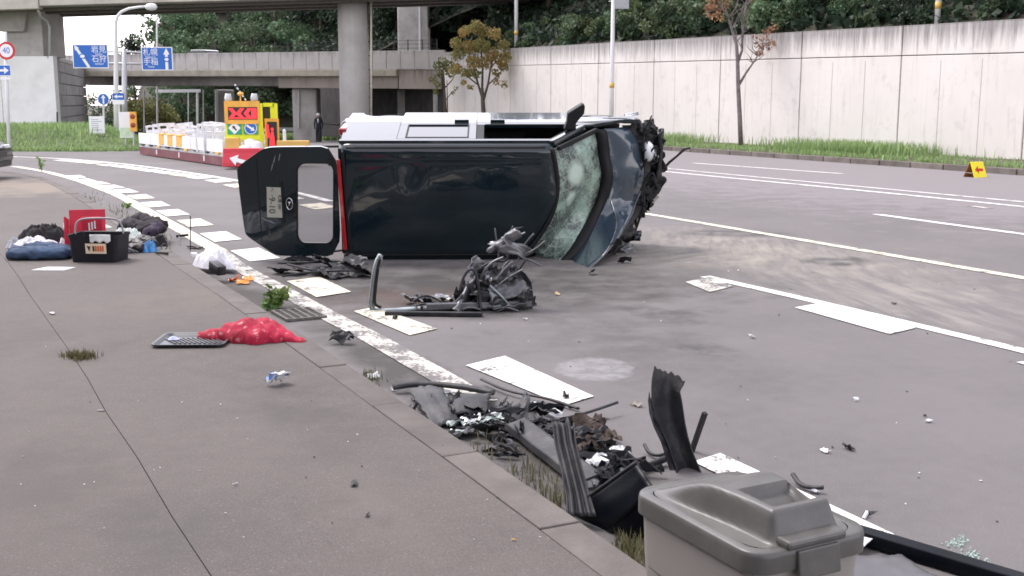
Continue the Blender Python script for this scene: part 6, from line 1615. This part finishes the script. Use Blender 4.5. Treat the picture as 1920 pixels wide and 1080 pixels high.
for i in range(70):
    x, y = random.uniform(620, 1900), random.uniform(500, 1000)
    if x < 700 + (y - 600) * 1.5: continue
    s = random.uniform(.004, .011)
    piece('road_crumb', 'tiny dark or pale crumb of wreckage scattered on the open road', 'debris', g(x, y), crum(g(x, y), s * 1.4, s, s * .6, i, 2, .5), random.choice((m_pdark, m_wchunk, m_pdark)), 'crumbs scattered on the road', solid=.002)
for i in range(55):
    x, y = random.uniform(0, 1100), random.uniform(520, 1070)
    if x > 560 + (y - 640) * 1.4: continue
    s = random.uniform(.003, .0065)
    piece('pavement_crumb', 'tiny pale or dark crumb lying on the pavement', 'debris', g(x, y, KZ), crum(g(x, y, KZ), s * 1.4, s, s * .6, i, 2, .5), random.choice((m_wchunk, m_wchunk, m_pdark, m_wchunk)), 'crumbs scattered on the pavement', solid=.002)
for (x, y, s, m, lab, nm) in ((664, 909, .05, m_pgrey, 'narrow grey sliver on the pavement near the kerb', 'grey_sliver'), (441, 910, .018, m_wchunk, 'small white fleck in the middle of the pavement', 'white_fleck'), (98, 589, .06, m_wchunk, 'white paper scrap on the pavement left of the tray', 'paper_scrap'), (190, 772, .025, m_wchunk, 'white fleck on the long pavement joint', 'white_fleck'), (689, 968, .025, m_pdark, 'black crumb on the pavement near the grey sliver', 'black_crumb'), (963, 1014, .014, m_or, 'tiny orange bead on the kerb side of the pavement', 'orange_bead'), (240, 487, .03, m_pdark, 'black crumb on the pavement below the black basket', 'black_crumb')):
    piece(nm, lab, 'debris', g(x, y, KZ), crum(g(x, y, KZ), s * 1.3, s * .5, s * .3, x, 4, .6), m, solid=.002)

# ---------------------------------------------------------------- belongings on the pavement
def cloth(w_, d_, h, seed, folds=.35, nr=24, na=96, ragged=.22, px=1.6):
    k = MB(); o = Vector((seed * 5.3, seed * 2.1, 0))
    def fn(u, v):
        a = v * 2 * math.pi; c, s = math.cos(a), math.sin(a)
        rg = 1 + ragged * noise.noise(Vector((c * 1.6, s * 1.6, seed))) * 2
        x, y = u * rg * c * w_ / 2, u * rg * s * d_ / 2
        z = h * (1 - u ** px) * (1 + folds * 1.6 * fbm(Vector((x / w_ * 5, y / d_ * 4, 0)) + o)) + h * folds * .5 * (1 - u ** 4) * (1 - abs(noise.noise(Vector((x / w_ * 6, y / d_ * 5, 3)) + o) * 2)) * .6
        e = noise.noise(Vector((seed, 1.7, 0))) * 3; xr = x * math.cos(e) + y * math.sin(e); yr = y * math.cos(e) - x * math.sin(e)
        q2 = Vector((xr * 9 / max(w_, .2) * .6, yr * 22 / max(w_, .2) * .6, 1.)) + o
        z += h * folds * 1.1 * (1 - u ** 3) * (.35 - abs(noise.noise(q2 + Vector((fbm(q2 * .4), fbm(q2 * .4 + o), 0)) * 1.2)) * 1.2)
        return Vector((x, y, max(.004, z)))
    k.grid(fn, nr, na); return k
def fabric(name, col, spots=None, rough=.9):
    return mat(name, col, rough, var=.25, scale=5, bump=.25, bscale=120, dirt=spots, dirt_amt=.5 if spots else 0)
def lay(name, label, cat, px, py, mb, m, rz=0., z=KZ, up=0., **kw):
    p = g(px, py, z); o = mb.build(name, m, None, smooth=True, **kw); o.location = up_(p, up); o.rotation_euler = (0, 0, rz); return tag(o, label, cat)
def limbs(paths, r, flat_, seed):
    k = MB()
    for pi, pth in enumerate(paths):
        pth = smoothline([Vector(p) for p in pth], 2); m = len(pth); n = 20
        def fn(u, v):
            i = min(int(u * (m - 1)), m - 2); f = u * (m - 1) - i; c = pth[i].lerp(pth[i + 1], f); t = (pth[i + 1] - pth[i]).normalized(); a = v * 6.2832
            sd_ = Vector((-t.y, t.x, 0)); q = Vector((u * 7, math.cos(a) * 1.3, math.sin(a) * 1.3 + seed + pi * 5))
            rr_ = r * (math.sin(min(1, u * 5 + .12) * 1.57) * math.sin(min(1, (1 - u) * 5 + .12) * 1.57)) * (1 + .45 * fbm(q) + .35 * (.4 - abs(noise.noise(q * 1.8)) * 1.5))
            p = c + sd_ * math.cos(a) * rr_ * 1.15 + Vector((0, 0, math.sin(a) * rr_ * flat_)); p.z = max(p.z, .004); return p
        k.grid(fn, 34, n)
    return k
# red patterned cloth
def redmat():
    k = NB('red floral cloth', .85); tc = k.N.new('ShaderNodeTexCoord'); o = tc.outputs['Object']
    n = k.noise(9, 5, .6, o); n2 = k.noise(26, 4, .6, o, 1.0)
    v = k.N.new('ShaderNodeTexVoronoi'); v.inputs['Scale'].default_value = 16; k.L.new(o, v.inputs['Vector'])
    c = k.mix(k.mapr(n, .35, .65), (.24, .003, .018), (.42, .008, .045))
    f = k.math('MULTIPLY', k.mapr(v.outputs['Distance'], .30, .18), k.mapr(n2, .42, .56))
    c = k.mix(k.math('MULTIPLY', f, .6), c, (.66, .34, .34))
    c = k.mix(k.mapr(k.noise(40, 3, .5, o), .6, .68, 0., .5), c, (.60, .10, .14))
    return k.done(c, k.noise(300, 2, .5, o), .2, .002)
k = MB()
hT = [(-.37, .035), (-.28, .055), (-.18, .085), (-.06, .118), (.06, .122), (.14, .105), (.20, .065), (.27, .05), (.33, .03), (.385, .012)]
dT = [(-.37, .05), (-.25, .10), (-.05, .19), (.10, .20), (.18, .16), (.24, .07), (.30, .05), (.36, .05), (.385, .02)]
def rc(u, v):
    x = -.37 + .755 * u; h, d = lerp_tab(x, hT), lerp_tab(x, dT); a = v * math.pi
    prof = math.sin(a) ** .8 if 0 < a < math.pi else 0
    y = -d * math.cos(a) * (1 + .28 * noise.noise(Vector((x * 9, 1 if v < .5 else 7, 0))))
    q = Vector((x * 7, y * 8, 2.))
    z = h * prof * (1 + .22 * fbm(q) + .16 * fbm(q * 2.3)) + .035 * min(1, prof * 1.5) * (.5 - 2 * abs(noise.noise(Vector((x * 11 + y * 6, y * 5, 3))))) * min(1, h / .08) 
    yc = -.03 - .10 * sstep(.1, .38, x) - .02 * sstep(-.1, -.37, x)
    return Vector((x, y + yc, max(.003, z)))
k.grid(rc, 70, 40)
lay('red_cloth', 'crumpled red floral cloth draped over the tray edge and kerb', 'cloth', 478, 632, k, redmat(), R(-4))
# tray
ty = thing('tray', 'shallow black plastic tray with a ribbed floor beside the red cloth', 'tray', g(364, 641, KZ), R(2))
HX, HY = .225, .19
k = MB(); o1, o2, o3 = rr(HX - .025, HY - .025, .03, 5), rr(HX, HY, .045, 5), rr(HX + .012, HY + .012, .05, 5); n = len(o1)
vs = []
for ring_, z in ((o1, .005), (o2, .022), (o3, .024), (o3, .016)): vs += [(x, y, z) for x, y in ring_]
k.add(vs, [(i * n + j, i * n + (j + 1) % n, (i + 1) * n + (j + 1) % n, (i + 1) * n + j) for i in range(3) for j in range(n)] + [tuple(range(n))])
m_tray = mat('tray plastic', (.028, .030, .036), .35, var=.15)
k.build('tray_shell', m_tray, ty, smooth=False, solid=.003)
for i in range(11): MB().box((-.16 + i * .032, 0, .010), (.012, .22, .006), Matrix.Rotation(R(35), 3, 'Z')).build('floor_rib', mat('tray rib grey', (.085, .085, .09), .5, var=.2), ty)
lay('paper_packet', 'small pale blue packet lying in the left end of the black tray', 'packet', 325, 640, cloth(.075, .07, .022, 4, .4, 8, 24), mat('pale blue packet', (.48, .52, .78), .6, var=.1), up=.012)
# crumpled wrapper
lay('crumpled_wrapper', 'crumpled white and blue wrapper alone on the pavement', 'litter', 521, 722, crum(Vector((0, 0, 0)), .13, .07, .05, 7, 10, .8), (lambda: (lambda k: k.done(k.mix(k.mapr(k.noise(24, 1, .4), .44, .50), (.16, .33, .72), (.78, .78, .80))))(NB('wrapper print', .45)))(), R(20), solid=.002)
# basket with lettering panel
bs = thing('black_basket', 'open black crate with a wire handle and an orange printed label', 'basket', g(177, 492, KZ), R(-4))
m_crate = mat('black crate plastic', (.016, .015, .020), .5, var=.15, spec=.25)
k = MB(); t0, t1 = rrect(-.225, -.01, .225, .30, .03, 4), rrect(-.25, -.025, .25, .32, .04, 4); n = len(t0)
vs = [(x, y, .004) for x, y in t0] + [(x, y, .27) for x, y in t1] + [(x * 1.03, (y - .15) * 1.03 + .15, .275) for x, y in t1] + [(x * 1.03, (y - .15) * 1.03 + .15, .25) for x, y in t1]
k.add(vs, [(i * n + j, i * n + (j + 1) % n, (i + 1) * n + (j + 1) % n, (i + 1) * n + j) for i in range(3) for j in range(n)] + [tuple(range(n))])
k.build('crate_body', m_crate, bs, solid=.005)
MB().tube(smoothline([(-.25, .15, .26), (-.245, .16, .36), (-.20, .17, .415), (0, .17, .425), (.18, .17, .42), (.235, .16, .36), (.25, .15, .26)], 2), .010, 7).build('wire_handle', mat('handle plastic', (.30, .28, .30), .4), bs, smooth=True)
m_lab = mat('label cream', (.75, .62, .45), .6, var=.1)
lb_ = flat(rect(-.06, .095, .15, .195), m_lab, bs, 'label', FR((0, -.032, 0)) @ Matrix.Rotation(R(3), 4, 'X') @ Matrix.Translation((0, 0, .008)), .003)
fm = FR((0, -.046, 0)) @ Matrix.Rotation(R(3), 4, 'X')
flat([(-.045, .175), (-.02, .115), (-.005, .175), (-.02, .165)], m_crate, lb_, 'printed_mark', fm, .002)
m_opr = mat('label orange print', (.62, .12, .03), .6)
for i in range(5): flat(rect(.015 + i * .024, .118, .032 + i * .024, .172), m_opr if i else m_ink, lb_, 'printed_mark', fm, .002)
lay('white_towel', 'folded white towel hanging over the front rim of the black crate', 'towel', 183, 468, cloth(.26, .14, .05, 9, .3), fabric('white towel', (.72, .72, .72)), up=.24)
MB_t = MB().grid(lambda u, v: Vector((-.01 + .21 * u, -.048 - .006 * math.sin(u * 9), .285 - (.075 + .012 * math.sin(u * 17)) * v)), 14, 4).build('towel_flap', fabric('white towel', (.72, .72, .72)), bpy.data.objects['white_towel'], smooth=True, solid=.006)
MB_t.matrix_parent_inverse = bpy.data.objects['white_towel'].matrix_basis.inverted(); MB_t.matrix_basis = bs.matrix_basis.copy()
# red carton behind the crate
rc_ = thing('red_carton', 'open red and white carton leaning behind the black crate', 'box', g(158, 478, KZ), R(14))
m_rcar = mat('carton red', (.52, .02, .05), .6, var=.15); m_rin = mat('carton inside', (.66, .55, .52), .7)
for nm, a, d_, m in (('back_panel', (.03, .16, .24), (.36, .012, .44), m_rcar), ('side_panel', (-.16, .02, .20), (.012, .30, .38), m_rcar), ('base_panel', (0, .02, .02), (.32, .28, .015), m_rcar), ('flap', (.10, -.06, .32), (.20, .01, .17), m_rcar)):
    MB().box(a, d_, Matrix.Rotation(R(-12 if nm != 'flap' else 10), 3, 'X')).build(nm, m, rc_, bevel=.004)
for i in range(3): MB().box((.075 + i * .028, -.075, .30 + .01 * i), (.014, .01, .08), Matrix.Rotation(R(10), 3, 'X')).build('printed_mark', m_sw, rc_)
MB().box((-.168, .02, .30), (.008, .26, .05), Matrix.Rotation(R(-12), 3, 'X')).build('white_edge', m_sw, rc_)
# bag, jeans, cloth
lay('black_bag', 'black fabric bag lying left of the black crate behind the blue jeans', 'bag', 82, 458, cloth(.55, .36, .17, 12, .45, px=5.), fabric('black bag cloth', (.018, .016, .018)), R(-5))
lay('bag_patch', 'small pale patch on the black fabric bag', 'patch', 62, 441, cloth(.07, .02, .02, 3, .2, 6, 20), m_sw, up=.06)
lay('blue_jeans', 'crumpled blue jeans lying in front of the black fabric bag', 'jeans', 78, 484, limbs([[(-.34, .05, .05), (-.18, .0, .07), (.02, -.04, .06), (.20, .02, .08), (.33, .06, .05)], [(-.30, -.08, .05), (-.10, -.12, .06), (.10, -.10, .07), (.30, -.03, .06)], [(-.22, .10, .08), (.0, .08, .10), (.22, .10, .07)]], .085, .7, 15), mat('denim', (.045, .075, .135), .9, var=.35, scale=4, bump=.3, bscale=160))
lay('white_shirt', 'white cloth spread over the top of the blue jeans', 'cloth', 70, 472, cloth(.50, .22, .05, 18, .9, px=3.), fabric('white shirt cloth', (.74, .74, .78)), up=.075)
lay('striped_cloth', 'small pale grey striped cloth at the left end of the jeans', 'cloth', 28, 464, cloth(.16, .2, .10, 21, .4), fabric('grey striped cloth', (.42, .42, .47), (.1, .08, .16)))
lay('white_ball', 'small white sock ball between the bag and the crate', 'sock', 118, 466, cloth(.08, .08, .10, 23, .2, 8, 20), fabric('white sock', (.75, .68, .74)), up=.02)
lay('magazine', 'flat white magazine lying on the pavement in front of the jeans', 'magazine', 98, 505, MB().prism([(-.16, -.09, 0), (.15, -.10, 0), (.19, .10, 0), (-.09, .11, 0)], (0, 0, .008)), m_sw)
lay('dark_jacket', 'dark jacket heaped at the back right of the belongings', 'jacket', 262, 436, limbs([[(-.22, .0, .08), (-.08, .05, .14), (.06, .06, .15), (.20, .0, .09), (.34, -.10, .05)], [(-.18, -.14, .06), (.0, -.10, .10), (.18, -.14, .07), (.30, -.24, .04)], [(-.10, .14, .08), (.10, .14, .10), (.24, .08, .06)]], .11, .75, 26), fabric('jacket cloth', (.022, .018, .022)), R(-20))
lay('jacket_sleeve', 'dark purple sleeve of clothing lying toward the kerb', 'cloth', 290, 440, limbs([[(-.14, .14, .10), (-.02, .04, .09), (.08, -.08, .06), (.16, -.20, .05)]], .075, .8, 28), fabric('purple cloth', (.04, .028, .05)), R(-35))
lay('white_cloth', 'pale green white cloth between the crate and the dark jacket', 'cloth', 238, 448, cloth(.42, .24, .08, 31, .9, px=3.5), fabric('pale cloth', (.66, .72, .68)))
lay('black_shoes', 'black shoe pile in front of the dark jacket', 'shoes', 262, 470, limbs([[(-.17, .05, .06), (-.05, .0, .09), (.10, -.06, .06)], [(-.05, .10, .10), (.06, .05, .12), (.17, -.02, .06)], [(-.14, -.08, .04), (-.02, -.10, .05), (.10, -.14, .04)]], .06, .8, 33), mat('black leather', (.016, .014, .014), .45, var=.4))
lay('blue_bag', 'small shiny blue plastic bag beside the black shoe pile', 'bag', 280, 472, cloth(.19, .14, .07, 35, .9, px=3.5), mat('blue plastic film', (.03, .20, .48), .2, var=.3, coat=.6))
lay('black_pouch', 'black pouch at the kerb end of the belongings', 'bag', 300, 462, cloth(.18, .16, .08, 37, .8, px=3.5), fabric('pouch cloth', (.02, .016, .022)))
k = MB()
for i in range(3): k.tube([(-.22 + .05 * i, .02 * i, .15 - .03 * i), (-.08 + .05 * i, -.05, .09 - .02 * i), (.06 + .04 * i, -.10, .02)], .012, 6)
lay('tongs', 'bundle of dark and silver sticks leaning right of the black crate', 'sticks', 240, 474, k, mat('dark steel', (.10, .095, .11), .35, metal=.6))
k = MB(); k.tube([(-.05, .03, .02), (.02, -.01, .025), (.10, -.06, .02)], .014, 7); lay('black_stick', 'short black handle lying at the front of the blue bag', 'handle', 300, 478, k, m_pdark)
k = MB(); k.tube([(.03 * math.cos(a), .03 * math.sin(a), .03 + .03 * math.sin(a)) for a in [i * .45 for i in range(15)]], .007, 6); lay('ring', 'black ring standing beside the black pouch', 'ring', 308, 468, k, m_pdark)
lay('silver_can', 'small crushed silver can at the foot of the stick bundle', 'can', 231, 480, crum(Vector(), .09, .06, .05, 9, 6), m_chrome, solid=.003)
# things in the gutter
m_film = mat('white bag film', (.70, .69, .74), .35, var=.08, trans=.0, bump=.2, bscale=40)
lay('plastic_bag', 'white plastic bag with a dark thing beneath it at the kerb', 'bag', 402, 500, cloth(.50, .32, .14, 41, .5, ragged=.25, px=3.2), m_film, R(-40), z=.05)
lay('dark_case', 'dark flat case poking out under the white plastic bag', 'case', 408, 512, MB().box((0, 0, .05), (.09, .20, .09), Matrix.Rotation(R(12), 3, 'X')), m_pdark, R(40), z=.08, bevel=.01)
lay('white_box', 'tiny white box left of the white plastic bag at the kerb', 'box', 364, 481, MB().box((0, 0, .02), (.06, .05, .04)), m_sw, R(10), bevel=.004)
ow = thing('orange_lamp_shard', 'broken orange indicator lens lying in the gutter', 'debris', g(450, 531))
for i, (x, y, s) in enumerate(((438, 528, .10), (455, 533, .12), (466, 526, .10), (446, 523, .07))): piece('x', None, None, None, crum(g(x, y), s, s * .7, .04, 300 + i, 5, .6), mat('orange lens', (.75, .28, .04), .25, var=.2, coat=.5) if i % 3 else mat('deep orange lens', (.55, .12, .02), .25, coat=.5), parent=ow, part='lens_shard', solid=.004)
k = MB(); b = g(357, 470); k.tube([b, P(357, 405, b.y)], .006, 6); piece('thin_stake', 'thin upright dark stake at the gutter behind the white plastic bag', 'stake', b, k, m_pdark)
piece('bracket', 'small dark bracket in the gutter left of the thin stake', 'debris', g(342, 448), MB().bar(up_(g(332, 446), .02), up_(g(352, 448), .05), .03, .03).bar(up_(g(336, 446), .03), g(338, 460), .012, .012), m_pdark)
piece('dark_scrap', 'flat dark scrap at the gutter right below the thin stake', 'debris', g(365, 466), crum(g(366, 466), .2, .1, .03, 55, 5), m_pgrey, solid=.004)
piece('white_scrap', 'white scrap on the worn line beside the orange lens', 'debris', g(462, 508), crum(g(462, 508), .05, .03, .02, 57, 4), m_wchunk, solid=.003)
# weeds at the drain
def weed(label, px, py, n, size, spread, h):
    b = g(px, py); t = thing('weed', label, 'plant', b); cs = []; k = MB()
    for i in range(n):
        a = random.uniform(0, 6.28); r_ = random.uniform(.2, 1) * spread; tip = Vector((math.cos(a) * r_, math.sin(a) * r_, h * random.uniform(.4, 1)))
        k.tube([Vector((0, 0, 0)), tip * .5 + Vector((0, 0, .02)), tip], .0022, 4); cs.append(tuple(tip))
        if random.random() < .7: cs.append(tuple(tip * .7))
    k.build('stem', m_leaf_weed, t); cs = np.array(cs)
    link_mesh('leaves', leaf_mesh('leaves', m_leaf_weed, np.repeat(cs, 3, 0) + rng.normal(0, size * .3, (len(cs) * 3, 3)), size, rng.uniform(.2, 1, len(cs) * 3), .2, .8), t)
weed('bright green leafy weed growing at the kerb beside the drain grate', 522, 578, 26, .055, .10, .17)
weed('low green weed at the kerb just above the red cloth', 508, 580, 16, .045, .09, .07)
weed('small upright weed on the far pavement corner by the worn edge line', 78, 322, 10, .07, .08, .36)
weed('low green weed in the gutter halfway to the driveway', 238, 392, 8, .05, .10, .08)
